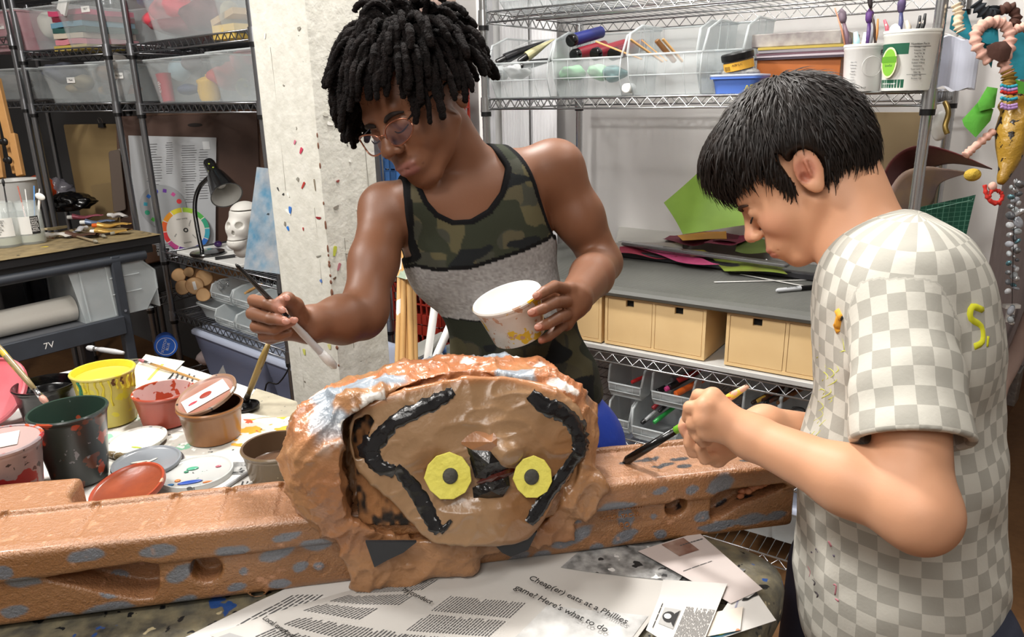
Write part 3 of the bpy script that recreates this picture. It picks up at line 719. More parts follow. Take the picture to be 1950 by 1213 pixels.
# brushes & tools in tubs
def tool(name, label, px0, py0, px1, py1, off0, off1, r, col, tip=None, group='tools in the yogurt tubs', cat='brush', tipl=.03):
    p = inshelf(px0, py0, off0); q_ = inshelf(px1, py1, off1); t = thing(name, label, cat, p, 0, group, local=False)
    mid = (p+q_)/2+V(.002, 0, .002)
    MB().tube([p, mid, q_], [r, r*1.1, r*.7], 8).build('handle', mat('hd'+col, col, .4, spots=[('d8c7b4', 60, .68, 3)]), t, smooth=True)
    if tip:
        d = nrm(q_-p); MB().tube([q_-d*.004, q_+d*.004, q_+d*tipl*.6, q_+d*tipl], [r*1.1, r*1.8, r*1.9, r*.3], 8).build('bristles', mat('tp'+tip, tip, .6), t, smooth=True)
    return t
T_ = [(1612, 90, 1590, 15, 'c48a6a', None, .0022, 'bent copper wire tool standing tallest at the left of the white tub'), (1616, 90, 1606, 40, '6b5360', '7a6a78', .005, 'purple-grey paint-crusted brush in the white tub'),
      (1620, 88, 1614, 60, '4a3a3e', None, .004, 'short dark brush handle at the left of the white tub'), (1630, 88, 1629, 62, 'a8d0d8', None, .007, 'light blue wrapped handle in the white tub'), (1642, 86, 1648, 62, 'e8e8e6', None, .006, 'white plastic handle in the white tub'),
      (1650, 86, 1655, 40, '4c2d6b', '5b3478', .005, 'dark purple brush in the white tub'), (1655, 86, 1664, 30, '8a8a90', None, .004, 'grey metal scraper in the white tub'), (1668, 86, 1658, 12, '3d2b26', '2a2022', .003, 'black bristled brush standing tallest between the tubs'),
      (1664, 86, 1672, 36, 'b87a3c', None, .003, 'amber handled brush at the right of the white tub'), (1690, 58, 1684, 38, 'b85a6a', None, .004, 'pink knobbed handle at the left of the organic tub'),
      (1706, 58, 1702, 50, 'f0eee8', None, .013, 'big round white ball-headed tool in the organic tub'), (1712, 58, 1716, 20, '4c4f7a', '5a4a72', .005, 'blue-grey brush with fanned bristles in the organic tub'),
      (1730, 58, 1726, 40, 'cbbfae', None, .006, 'cream wooden tool in the organic tub'), (1744, 58, 1752, 30, '222226', None, .004, 'black handle leaning right in the organic tub'), (1752, 58, 1762, 26, '1c1c1e', None, .004, 'black handle nearest the post in the organic tub')]
for a, b, c, d, e, f, g, lb in T_: tool('paintbrush' if f else 'modelling_tool', lb, a, b+10, c, d, .02, .03, g, e, f, cat='brush' if f else 'tool')
# cards & papers right of the tubs
for i, (x0, x1, y0, y1, c, lb) in enumerate([(1785, 1848, 84, 178, 'c9ccda', 'pale lilac papers bundled behind the chrome post'), (1790, 1842, 70, 100, 'd9d6d4', 'crumpled white paper on the lilac papers'), (1795, 1850, 118, 180, 'e0e2ec', 'white folded card standing under the lilac papers')]):
    p = inshelf((x0+x1)/2, y1, .2+.06*i); a_, zt = sl(x0, y0, .2+.06*i); b_, zb = sl(x1, y1, .2+.06*i)
    def fn(u, v, w_=b_-a_, h_=zt-zb, i=i): return (w_*(u-.5), .02*math.sin(u*5+i), h_*v+.006*math.sin(9*u+i))
    o = MB().grid(12, 6, fn, two=0).build('paper_bundle', mat('pb'+c, c, .7)); o.location = tuple(V(p[0], p[1], max(zb, Z1))); o.rotation_euler = (.15, 0, RANG)
    md = o.modifiers.new('t', 'SOLIDIFY'); md.thickness = .012; tag(o, lb, 'paper')
# top shelf: bins seen from below
for x0, x1, lb in ((948, 1030, 'clear bin on the top shelf, nearest the left post'), (1040, 1120, 'clear bin on the top shelf, second from the left post'), (1290, 1380, 'milky bin on the top shelf above the third bin'), (1390, 1470, 'milky bin on the top shelf above the blue box')):
    xa, _ = sl(x0, 10, .05); xb, _ = sl(x1, 10, .05); hopper('stacking_bin', lb, 'storage bin', rs((xa+xb)/2, .05, 1.667), RANG, abs(xb-xa), .3, .12, CLEAR, 'clear bins on the top shelf')
# ---------------------------------------------------------------- counter level: grey ribbed mat, birch drawer boxes
def ribfn(u, v):
    x = -.02+u*(RL+.04); return (x, 0, 0)
t = thing('counter_mat', 'grey ribbed rubber counter top with rounded front edge resting on the drawer boxes', 'mat', rs(0, 0, .838), RANG)
mb = MB(); prof = [(-.002, -.014), (-.012, -.009), (-.015, 0), (-.010, .010), (.002, .015)]
for i in range(72): 
    y = .006+i*.0082; prof += [(y, .0165), (y+.0045, .0165), (y+.0055, .0145), (y+.0075, .0145)]
prof += [(.6, .0), (.002, -.0)]
k = len(prof); vs = [(x, y, z) for x in (-.03, RL+.03) for y, z in prof]; fs = [(i, (i+1) % k, k+(i+1) % k, k+i) for i in range(k)]+[tuple(range(k)), tuple(range(k, 2*k))[::-1]]
mb.add(vs, fs); mb.build('mat_sheet', mat('grey_rubber', '63645f', .45, var=(7, '4d4e4b', .5), spots=[('b8b7b0', 14, .745, 6), ('2c2c2c', 20, .76, 2)]), t)
ZC = .855
def drawers(lb, x0, x1, ytop, ybot, off, d, nd, splits=None):
    xa, zt = sl(x0, ytop, off); xb, _ = sl(x1, ytop+ (x1-x0)*.12, off); zt = .826; zb = .668; wd = abs(xb-xa); h = zt-zb
    t = thing('drawer_box', lb, 'drawer unit', rs(xa, off, zb), RANG, 'birch drawer boxes under the counter mat'); th = .009
    mb = MB(); mb.box((wd/2, d/2, th/2), (wd, d, th)); mb.box((wd/2, d/2, h-th/2), (wd, d, th))
    for x in (th/2, wd-th/2): mb.box((x, d/2, h/2), (th, d, h-2*th))
    mb.box((wd/2, d-th/2, h/2), (wd-2*th, th, h-2*th)); mb.box((wd/2, d/2, h/2), (th, d-.002, h-2*th))
    mb.build('carcass', BIRCH, t)
    cw = (wd-3*th)/2
    for i in range(2):
        xc = th+cw/2+i*(cw+th); f = MB(); hw = .013; hh = h-2*th-.003; cx = cw-.003
        zt_ = th+.0015+hh; nh = .020
        f.box((xc, .006, th+.0015+(hh-nh)/2), (cx, .010, hh-nh))
        for s in (-1, 1): f.box((xc+s*(cx/4+hw/2), .006, zt_-nh/2), (cx/2-hw, .010, nh))
        dr = f.build('drawer', BIRCH, t)
        g = MB(); g.box((xc, .03, th+.0015+(hh)/2), (cx-.012, .035, hh-.004)); g.build('notch_shade_block', mat('notch_shade_black', '0c0b0a', .9), sub(dr))  # near-black block stands in for the shade seen through the notch
    return t
drawers('birch box with two square drawers, left one under the counter', 1153, 1347, 545, 650, .004, .30, 2)
drawers('birch box with two square drawers nearest the boy in the checked shirt', 1386, 1630, 580, 700, .004, .30, 2)
xa, _ = sl(1141, 600, 0.0); wd = .31
t = drawers('birch box mostly hidden behind the boy in the camouflage vest', 900, 1146, 530, 640, .0, .30, 2)
# white board under boxes
o = MB().box((RL/2, .28, .0), (RL-.03, .58, .016), bev=.002).build('shelf_liner_board', mat('scuffed_white_board', 'c9c9c6', .5, var=(12, 'a3a3a0', .5)), None); o.location = tuple(rs(0, 0, .656)); o.rotation_euler = (0, 0, RANG); tag(o, 'scuffed white board lying under the birch drawer boxes', 'board')
# lower bins with markers, z .36 shelf ; small hoppers
G3 = 'small clear bins of markers under the drawer boxes'
def smallhop(lb, x0, x1, yf, off, z, h=.085, d=.17, m=CLEAR2):
    xa, _ = sl(x0, yf, off); xb, _ = sl(x1, yf, off); return hopper('marker_bin', lb, 'storage bin', rs((xa+xb)/2, off, z), RANG, abs(xb-xa), d, h, m, G3, .42)
zA = sl(1200, 750, .02)[1]; zB = .365
hb = .125
smallhop('clear bin with a red pen, upper left of the small bins below the drawers', 1157, 1222, 740, .02, .485, .115)
smallhop('clear bin holding black, pink and orange markers', 1238, 1318, 770, .02, .485, .115)
smallhop('empty clear bin under the one with the red pen', 1157, 1198, 830, .02, .3625, .115)
smallhop('clear bin of white and green markers, lowest in the middle', 1200, 1290, 830, .0, .3625, .115)
smallhop('clear bin of brown pencils behind the two hands', 1412, 1480, 790, .02, .485, .115)
smallhop('clear bin with wire coils beside the brown pencil bin', 1482, 1560, 800, .02, .485, .115)
smallhop('clear bin beneath the brown pencil bin', 1400, 1480, 880, .02, .3625, .115)
def marker(lb, px, py, off, az, el, body, cap, L=.11, r=.007, z=None, grp='markers in the small clear bins'):
    p = inshelf(px, py, off)
    t = thing('marker', lb, 'marker', p, (R(-90+el), 0, RANG+az), grp)
    MB().lathe([(0, .0), (r*.8, 0), (r, .002), (r*1.05, .032), (0, .032)], 14).build('cap', mat('mk'+cap, cap, .35), t, smooth=40)
    MB().lathe([(0, .03), (r*.95, .03), (r*.95, L), (0, L)], 14).build('barrel', mat('mk'+body, body, .35), t, smooth=40); return t
marker('black-capped grey marker at the left of the pink one', 1251, 746, .03, -.5, 12, '8a8d90', '111114', r=.009)
marker('black marker with pink collar in the upper bin', 1267, 742, .03, -.5, 14, 'd94a8c', 'd94a8c', r=.008)
marker('black marker over the pink one in the upper bin', 1275, 738, .035, -.5, 16, '141416', '141416', r=.010)
marker('orange-capped marker in the upper bin', 1286, 751, .025, -.5, 14, 'e0682c', 'f0722c', r=.010)
marker('long red marker lying across the back of the upper bin', 1290, 725, .06, -.7, 18, 'a52525', 'b02a2a', r=.009)
marker('grey marker beside the long red one', 1278, 722, .07, -.6, 10, 'a3a6a8', '6b6e70', r=.009)
marker('black-capped white marker at the left of the lowest bin', 1222, 806, .03, -.4, 22, 'dcdcdc', '111114', r=.007)
marker('silver marker in the middle of the lowest bin', 1229, 800, .03, -.4, 24, 'b9bcc0', '9a9da0', r=.006)
marker('green marker lying in the lowest bin', 1245, 805, .03, -.4, 20, '2fa04a', '2a9a45', r=.007)
marker('red-capped white marker standing at the back of the lowest bin', 1243, 778, .06, -.4, 30, 'd8d8d8', 'b02a34', r=.007)
marker('black pen at the back of the lowest bin', 1255, 784, .06, -.4, 26, '18181a', '18181a', r=.006)
marker('red pen in the upper left bin', 1203, 728, .05, -.4, 8, 'c03030', 'd03030', r=.006)
for i in range(7):
    marker(['dark brown pencil, lowest in the pencil bin', 'brown pencil with gold ferrule in the pencil bin', 'reddish brown pencil in the pencil bin', 'black pencil across the pencil bin', 'thick brown crayon at the left of the pencil bin', 'thin brown pencil on top in the pencil bin', 'short brown stub in the pencil bin'][i], 1432+8*i, 768-3*(i % 3), .03+.01*(i % 3), -.5-.12*(i % 3), 14+4*(i % 2), ['4a2a1a', '6b4423', '7a3424', '1c1614', '6d3d22', '5a3a20', '8b5a34'][i], ['2a1a12', 'b8923c', '4a2a1a', '121010', '5a3020', '3a2414', '6a4424'][i], r=.006)
t = thing('wire_coil', 'thin black wire coil in the bin beside the brown pencils', 'wire', inshelf(1518, 790, .05), RANG)
MB().tube([(.018*math.cos(a*.9), .01*math.sin(a), .012*math.sin(a*.9)+.004*a/6) for a in [i*.4 for i in range(60)]], .0009, 5).build('coil', BLACKP, t, smooth=True)
# items lower (behind beam right) : papers and bins on lowest shelf
for x0, x1, y, lb in ((1395, 1455, 1020, 'clear lidded box with papers on the bottom shelf below the beam'), (1470, 1540, 1030, 'clear box beside the boy on the bottom shelf')):
    xa, _ = sl(x0, y, .05); xb, _ = sl(x1, y, .05)
    tote('paper_box', lb, rs((xa+xb)/2, .22, .103), RANG, abs(xb-xa)+.06, .3, .12, CLEAR2, LIDP)
for x0, x1, lb in ((1165, 1230, 'clear box on the bottom shelf below the vest boy\'s shorts'), (1245, 1330, 'clear box on the bottom shelf under the marker bins')):
    xa, _ = sl(x0, 860, .05); xb, _ = sl(x1, 860, .05)
    tote('storage_bin', lb, rs((xa+xb)/2, .22, .103), RANG, abs(xb-xa)+.05, .3, .18, CLEAR2, LIDP)
# ---------------------------------------------------------------- things on the counter
def sheet(name, label, pts, m, z, cat='paper', amp=.004, nx=14, ny=10, group=None, seed=0, th=.0006, local=None):
    """pts: four world xy corners"""
    p = [np.array(q_, float) for q_ in pts]; c = sum(p)/4
    def fn(u, v):
        q_ = p[0]*(1-u)*(1-v)+p[1]*u*(1-v)+p[2]*u*v+p[3]*(1-u)*v
        zz = z+amp*(float(vn(q_[0]*14+seed, q_[1]*14, seed))-.0)+amp*.5*math.sin(q_[0]*30+seed)
        if len(q_) > 2: zz += q_[2]
        return (q_[0]-c[0], q_[1]-c[1], zz-z)
    o = MB().grid(nx, ny, fn, two=th).build(name, m, None, smooth=60); o.location = (c[0], c[1], z); tag(o, label, cat, group); return o
def ctr(px, py, z=ZC): return onz(px, py, z)[:2]
# paper trimmer / roll cutter bar stack
t = thing('paper_cutter', 'long steel straight-edge bar with black channel along the back of the counter', 'ruler', (0, 0, 0), 0, None, local=False)
def bar(mb, px0, py0, px1, py1, z, hgt, wid):
    a = onz(px0, py0, z); b = onz(px1, py1, z); d = nrm(b-a); M = basis((a+b)/2, d, np.cross(V(0, 0, 1), d)); return mb.box((0, 0, 0), (np.linalg.norm(b-a), wid, hgt), T=M, bev=.003)
bar(MB(), 1180, 462, 1500, 506, .90, .012, .035).build('steel_bar', mat('satin_steel', '9a9a9c', .25, .9), t)
bar(MB(), 1180, 482, 1590, 532, .868, .02, .03).build('black_channel', mat('channel_black', '2a2a2e', .35), t)
for i, (col, pp, lb) in enumerate([('c24a7c', [(1200, 470), (1300, 480), (1370, 505), (1290, 495)], 'pink tissue paper squeezed under the steel bar'), ('c9bb4a', [(1250, 470), (1340, 478), (1360, 490), (1280, 485)], 'yellow paper strip under the steel bar'), ('9a3048', [(1180, 468), (1280, 476), (1290, 488), (1180, 480)], 'dark red tissue under the steel bar near the vest boy'), ('8aa03a', [(1350, 480), (1480, 500), (1500, 520), (1380, 508)], 'olive green paper under the steel bar')]):
    sheet('tissue_paper', lb, [onz(*q_, .885)[:2] for q_ in pp], mat('tis'+col, col, .7, var=(20, '6d2438' if i != 1 else 'a99a3a', .4)), .880-.002*i, amp=.012, group='coloured papers under the steel bar', seed=i)
sheet('grey_board', 'large pale grey pad lying at the back left of the counter', [onz(*q_, .905)[:2] for q_ in [(1172, 462), (1300, 462), (1330, 432), (1180, 425)]], mat('grey_pad', 'b6b4ae', .6), .905, amp=.002, th=.03, cat='pad')
# green paper, kite-like, leaning
t = thing('green_paper', 'large lime green paper square leaning against the white wall', 'paper', (0, 0, 0), 0, None, local=False)
def G(px, py, off): return onpl(px, py, RB+ey*off, ey)
gp = [G(1264, 386, .46), G(1300, 442, .40), G(1420, 432, .38), G(1500, 380, .45), G(1400, 250, .56), G(1330, 322, .52)]
def fnG(u, v):
    a = gp[0]*(1-v)+gp[1]*v if v <= 1 else gp[1]
    l = gp[0]*(1-v)+gp[1]*v; r_ = gp[4]*(1-v)+gp[3]*v
    q_ = l*(1-u)+r_*u; q_ = q_+ey*(-.012*math.sin(u*7)*v)+V(0, 0, .0)
    return tuple(q_)
top = [G(1264, 386, .46), G(1330, 320, .52), G(1400, 262, .56)]
def fnG(u, v):
    t0 = G(1264+(1450-1264)*u, 386+(222-386)*u, .46+.12*u); b0 = G(1300+(1480-1300)*u, 446+(420-446)*u, .38+.03*u)
    q_ = t0*(1-v)+b0*v+ey*(.008*math.sin(u*9+v*3)); return tuple(q_)
MB().grid(16, 10, fnG).build('paper_sheet', mat('lime_paper', '7fa23a', .6, var=[(8, '688a2e', .6), (3, '96b84a', .5)]), t, smooth=True)
yb = [onz(*q_, .925) for q_ in [(1290, 448), (1300, 458), (1384, 455), (1383, 440)]]
sheet('orange_card', 'bright yellow-orange card strip on the coloured papers', [y_[:2] for y_ in yb], mat('orange_card', 'efa81e', .5), .925, amp=.002)
for i, (c, pp, z_, lb) in enumerate([('6d2438', [(1262, 462), (1400, 470), (1412, 440), (1275, 448)], .908, 'maroon tissue under the yellow-orange card'), ('8d2a4a', [(1340, 468), (1390, 472), (1440, 452), (1400, 445)], .913, 'crimson crumpled tissue right of the orange card'), ('5a6a2c', [(1400, 478), (1470, 486), (1480, 440), (1410, 448)], .90, 'dark olive paper beside the boy\'s face')]):
    sheet('tissue_paper', lb, [onz(*q_, z_)[:2] for q_ in pp], mat('tisb'+c, c, .7), z_, amp=.014, group='coloured papers on the steel bar', seed=5+i)
for i, (a, b, w_, lb) in enumerate([((1360, 537), (1535, 533), .010, 'white paper strip lying lowest and leftmost on the grey mat'), ((1392, 517), (1560, 528), .012, 'white paper strip at the back of the grey mat'), ((1410, 522), (1550, 548), .010, 'white paper strip slanting toward the marker')]):
    p = onz(*a, ZC+.002+.001*i); q_ = onz(*b, ZC+.002+.001*i); stick('paper_strip', lb, p, q_, w_, .0005, PAPER, 'white paper strips on the mat', 'paper strip')
o = MB().prism([(0, 0), (.05, 0), (.02, .03)], 0, .001).build('paper_scrap', PAPER); o.location = tuple(onz(1445, 508, .875)); o.rotation_euler = (R(50), 0, -.4); tag(o, 'small triangular white paper scrap against the black channel', 'paper')
p = onz(1478, 553, ZC+.008); q_ = onz(1565, 545, ZC+.008); d = nrm(q_-p)
t = thing('permanent_marker', 'white permanent marker with black cap lying on the grey mat', 'marker', p, 0, None, local=False)
MB().tube([p, p+d*.006, p+d*.085], [.003, .0062, .0066], 14).build('barrel', mat('mk_light', 'c9ccd0', .35), t, smooth=40)
MB().tube([p+d*.08, p+d*.125, p+d*.135], [.0074, .0068, .005], 14).build('cap', BLACKP, t, smooth=40)
txt('Sharpie', .011, BLACKINK, t, basis(p+d*.05+V(0, 0, .0062)+np.cross(d, V(0, 0, 1))*.002, -d, np.cross(V(0, 0, 1), -d)), 'brand_word')
# ---------------------------------------------------------------- totes and bins on the left wire shelves
def tl2(frame, x0, x1, y0, ybot, off, h, d, lb, m=CLEAR, lid=None, zs=None, lab=None, group=None, taper=.88, tilt=0):
    sfn, wfn, ang = frame
    xa, _ = sfn(x0, ybot, off); xb, _ = sfn(x1, ybot, off)
    w_ = abs(xb-xa)
    return tote('storage_tote', lb, wfn((xa+xb)/2, off+d/2, zs), ang, w_, d, h, m, lid, group, taper=taper, lab=lab), (xa+xb)/2, w_
F2 = (s2, w2_, ANG2); F1 = (s1_, w1_, ANG1)
GA = 'clear totes on the left wire shelves'
ZU2 = [1.636, 1.416]; ZU1 = [1.639, 1.424]
tt = []
tt.append(tl2(F2, 276, 418, 0, 66, .0, .17, .34, 'clear tote full of red fabric, upper shelf beside the white post', zs=1.636, lab=(.035, .14, 'SHORTS', .0), group=GA))
tt.append(tl2(F2, 404, 500, 0, 60, .0, .17, .34, 'clear tote with a boxed game, partly behind the white post', zs=1.636, group=GA))
tt.append(tl2(F2, 283, 414, 95, 187, .0, .155, .34, 'clear tote with a yellow mug and a red cup', lid=None, zs=1.416, group=GA))
tt.append(tl2(F2, 402, 510, 92, 187, .0, .16, .34, 'clear tote of red toys touching the white post', zs=1.416, group=GA))
tt.append(tl2(F1, 84, 182, 108, 184, .0, .145, .34, 'clear tote with grey cloth and leaves, second shelf', zs=1.424, lab=(.02, .09, 'Masks', 0), group=GA))
tt.append(tl2(F1, 172, 262, 104, 184, .03, .155, .34, 'clear tote of plastic bottles, second shelf beside the double post', zs=1.424, lab=(.045, .10, 'Mini Box', 0), group=GA))
tt.append(tl2(F1, 58, 116, 8, 84, .05, .17, .30, 'clear tote with a round white ball, upper shelf', zs=1.639, group=GA))
tt.append(tl2(F1, 112, 248, 0, 78, .0, .17, .34, 'clear tote of folded coloured cloth, upper shelf', zs=1.639, lab=(-.02, .135, 'FELT', 0), group=GA))
def s0(px, py, off=0.): return s1_(px, py, off)
F0 = (s1_, w1_, ANG1)
tt.append(tl2(F0, -60, 46, 20, 96, .0, .16, .34, 'pinkish tote at the upper left edge', m=clear('pink_clear', 'd9a9b2', .5), zs=1.704-.06, lab=(.06, .10, '76', 0), group=GA))
tt.append(tl2(F0, -50, 62, 122, 185, .0, .125, .34, 'dark clear tote of fur scraps at the left edge', zs=1.444, group=GA))
def lump(name, lb, frame, px, py, off, r, col, cat, ry=None, shape='ell', rot=0, bump=(40, .8, .004), z=None, group=None):
    sfn, wfn, ang = frame; x, zz = sfn(px, py, off); rr_ = r if hasattr(r, '__len__') else (r, r, r)
    if z is not None: zz = z+rr_[2]
    o = MB().ell((0, 0, 0), rr_, 20, 12).build(name, mat('lp'+col+str(bool(bump)), col, .7, bump=bump, var=(9, 'ffffff', .06)), None, smooth=True)
    if bump:
        rr0 = rnd.random()*9
        for v in o.data.vertices:
            c = v.co; k = 1+.22*(float(vn(c.x*28+rr0, c.y*28, c.z*28))-.5)*2; c.x *= k; c.y *= k; c.z *= k
    o.location = tuple(wfn(x, off, zz)); o.rotation_euler = (0, rot, ang); return tag(o, lb, cat, group)
def slab(name, lb, frame, px, py, off, dims, col, cat, z, rot=0, group=None, wav=.006, az=0):
    sfn, wfn, ang = frame; x, _ = sfn(px, py, off); w_, d_, h_ = dims; sd = rnd.random()*20
    mb = MB()
    def fn(u, v): return ((u-.5)*w_, (v-.5)*d_, h_/2+wav*(float(vn(u*4+sd, v*4, sd))-.5)*2)
    mb.grid(12, 6, fn, two=h_)
    o = mb.build(name, mat('cl'+col, col, .85, bump=(60, .4, .002)), None, smooth=60); o.location = tuple(wfn(x, off, z)); o.rotation_euler = (0, rot, ang+az); return tag(o, lb, cat, group)
# red fabric bin
for i, (px, py, r_, c, lb) in enumerate([(300, 4, (.05, .09, .035), '3d4a8f', 'blue cloth heap at the left of the red fabric tote'), (345, 25, (.09, .12, .055), 'c42c44', 'bright red cloth heap in the red fabric tote'), (360, 52, (.10, .13, .035), '7d2434', 'dark maroon cloth under the red heap'), (320, 40, (.05, .1, .04), 'd03a4c', 'red felt at the lower left of the fabric tote'), (395, 30, (.035, .10, .06), '5f1f2c', 'deep maroon cloth at the right of the fabric tote')]):
    lump('cloth_heap', lb, F2, px, py, .17, r_, c, 'cloth', group='cloth in the red fabric tote')
lump('ball', 'cream round ball in the tote beside the double post', F2, 437, 20, .12, .032, 'd6cda8', 'ball', bump=None)
slab('game_box', 'boxed game with yellow label and red lettering in the small tote', F2, 455, 48, .09, (.14, .12, .045), 'd8b860', 'box', 1.640, wav=0)
slab('game_box', 'tan flat box on top of the yellow-labelled one', F2, 455, 48, .10, (.15, .12, .02), 'bfa37c', 'box', 1.688, wav=0, rot=-.2)
# mug bin
t = thing('mug', 'yellow plastic mug with handle and lid in the clear tote', 'mug', w2_(s2(392, 180, .05)[0], .065, 1.42), ANG2)
YEL = mat('yellow_mug', 'e0b62a', .35)
MB().lathe([(0, 0), (.030, 0), (.036, .01), (.037, .06), (.040, .064), (.040, .072), (.02, .082), (.008, .085), (.008, .092), (0, .093)], 28).build('mug_body', YEL, t, smooth=40)
MB().tube([(-.034, -.005, .055), (-.052, -.01, .052), (-.056, -.01, .035), (-.05, -.01, .02), (-.035, -.005, .014)], .005, 8).build('handle', YEL, t, smooth=True)
t = thing('red_cup', 'tall red printed cup standing in the tote beside the mug', 'cup', w2_(s2(318, 180, .05)[0], .055, 1.42), (0, R(-10), ANG2))
MB().lathe([(0, 0), (.022, 0), (.027, .10), (.029, .104), (.0, .10)], 24).build('cup_body', mat('red_cup', 'b8283c', .35), t, smooth=40)
txt('cup', .03, PAPER, t, basis((0, -.0262, .055), (0, 0, 1), (-1, 0, 0)), 'cup_lettering')
lump('blue_ball', 'pale teal ball behind the red cup', F2, 342, 133, .20, .045, '7fa9b8', 'ball', bump=None)
lump('grey_cup', 'dark grey rounded cup behind the mug', F2, 365, 120, .18, (.04, .04, .03), '6d6a70', 'cup', bump=None)
lump('toy_figure', 'blue and orange toy at the bottom of the mug tote', F2, 360, 170, .10, (.04, .04, .02), '3c4a6d', 'toy')
for i, (px, py, r_, c, lb, nm) in enumerate([(440, 145, (.05, .08, .05), 'b83028', 'red plastic toy, largest in the tote touching the post', 'toy'), (470, 115, (.04, .07, .04), 'c03a48', 'red cloth toy at the top of the tote touching the post', 'toy'), (463, 165, (.022, .03, .03), 'cdbf3a', 'yellow-green toy pear in the tote touching the post', 'toy_pear'), (485, 172, (.015, .03, .015), '3f6fae', 'blue toy at the lower right of the tote touching the post', 'toy')]):
    lump(nm, lb, F2, px, py, .13+.04*(i % 2), r_, c, 'toy', bump=(40, .5, .004), group='red toys in the tote')
# U1 contents
for i, (px, py, r_, c, lb) in enumerate([(125, 140, (.05, .10, .045), '5d6372', 'grey-blue cloth filling the tote of leaves'), (150, 168, (.04, .05, .02), '9b8a66', 'dry brown leaves at the bottom of the grey cloth tote'), (160, 155, (.03, .05, .03), '8d8468', 'tan crumpled paper in the grey cloth tote')]):
    lump('cloth_heap', lb, F1, px, py, .12, r_, c, 'cloth', group='scraps in the grey cloth tote')
for i, (px, py, r_, c, lb) in enumerate([(200, 140, (.035, .06, .04), '9a7658', 'brown paper wad at the left of the bottle tote'), (238, 170, (.05, .06, .02), 'b9744a', 'orange-brown roll under the plastic bottle'), (218, 115, (.03, .05, .03), 'cfcac4', 'white wad at the top of the bottle tote'), (200, 172, (.02, .03, .02), 'cf9a3c', 'small yellow-orange lump in the bottle tote')]):
    lump('scrap_lump', lb, F1, px, py, .12, r_, c, 'scrap', group='scraps in the bottle tote')
t = thing('plastic_bottle', 'clear plastic bottle lying slanted in the tote beside the double post', 'bottle', w1_(s1_(226, 165, .08)[0], .08, 1.455), (0, R(38), ANG1))
MB().lathe([(0, 0), (.024, .001), (.027, .008), (.027, .075), (.012, .095), (.012, .108), (0, .108)], 24).build('bottle_body', mat('pale_bottle', 'c9cbcd', .15, alpha=.75), t, smooth=40)
lump('paper_ball', 'large round white paper ball in the upper tote', F1, 98, 48, .12, .056, 'dedbd0', 'ball', bump=(20, .3, .003))
cols = [('c9b25a', 'mustard folded cloth, lowest in the upper tote'), ('d98a96', 'salmon pink folded cloth above the mustard one'), ('d8cdbb', 'cream folded cloth in the middle of the stack'), ('2f5a55', 'dark green folded cloth in the stack'), ('6fa0b8', 'light blue folded cloth in the stack'), ('7d2438', 'maroon folded cloth near the top of the stack'), ('d04a72', 'hot pink cloth, topmost in the upper tote')]
for i, (c, lb) in enumerate(cols):
    slab('folded_cloth', lb, F1, 180+3*(i % 2), 60, .16, (.215-.01*(i % 3), .24, .020), c, 'cloth', 1.643+i*.0222, group='folded cloth in the upper tote', wav=.003)
lump('fur_scrap', 'grey fur scraps in the dark tote at the left edge', F1, 20, 160, .12, (.10, .08, .035), '6d6a68', 'cloth')
lump('pink_cloth', 'pink cloth in the tote at the upper left edge', F1, 15, 70, .12, (.09, .08, .035), 'b8506a', 'cloth')
slab('white_folder', 'white flap of paper leaning over the upper tote', F1, 120, 4, .0, (.05, .01, .07), 'dcdcda', 'paper', 1.80, rot=.6)

# ---------------------------------------------------------------- craft bench at the left (black steel)
E0 = onz(305, 447, .95); E1 = onz(0, 497, .95); be = nrm((E0-E1)*V(1, 1, 0)); bn = V(-be[1], be[0], 0)
if bn[0] > 0: bn = -bn
BANG = math.atan2(be[1], be[0])
def s3(px, py, off=0.):
    w_ = onpl(px, py, E0+bn*off, bn); return float((w_-E0) @ be), float(w_[2])
def w3(x, y, z): return V(E0[0], E0[1], 0)+be*x+bn*y+V(0, 0, z)
t = thing('craft_bench', 'dark steel craft bench with paper-covered top at the left', 'table', w3(0, 0, 0), BANG)
MB().box((-.75, .21, .935), (1.5, .42, .03), bev=.003).build('benchtop', mat('black_benchtop', '1c1c1e', .5), t)
def kr(u, v): return (-1.5+1.5*u, -.008+.43*v, .9515+.003*math.sin(u*40)*v*0+.002*float(vn(u*30, v*6)))
MB().grid(80, 8, kr, two=.0015).build('kraft_cover', mat('stained_kraft_paper', '8c7a54', .75, var=[(9, '4a4030', .8), (30, 'b8a47c', .5)], spots=[('c9b43a', 12, .70, 3), ('2c2a28', 11, .64, 5), ('cfc8b4', 15, .69, 8)]), t)
fr = MB(); fr.tube([(-1.5, .02, .885), (-.06, .02, .885)], .019, 12); fr.build('front_rail', STEELP, t, smooth=40)
MB().box((-.75, .03, .905), (1.44, .035, .03)).build('apron', mat('black_steel', '17181a', .4), t)
xl, _ = s3(228, 560, .02)
for x, y in ((xl, .02), (xl, .38), (-1.42, .02), (-1.42, .38)):
    MB().box((x, y, .45), (.035, .035, .90), bev=.004).build('leg', STEELP, t)
    MB().tube([(x, y-.019, .70), (x, y-.023, .70)], .005, 8).build('bolt', CHROME, t)
_, zs0 = s3(225, 603, .0); _, zs1 = s3(235, 636, .0)
MB().box((xl/2-.75+.0, .0, (zs0+zs1)/2), (1.5+xl-.02, .02, abs(zs0-zs1)), bev=.003).build('shelf_apron', STEELP, t)
MB().box((xl/2-.75+.0, .2, zs0-.01), (1.5+xl-.02, .38, .012)).build('lower_shelf', mat('dark_shelf_top', '54565a', .5), t)
xv, zv = s3(93, 658, -.01)
txt('7V', .03, PAPER, t, basis((xv, -.0108, zv), (1, 0, 0), (0, 0, 1)), 'chalk_mark')
zsh = zs0-.003
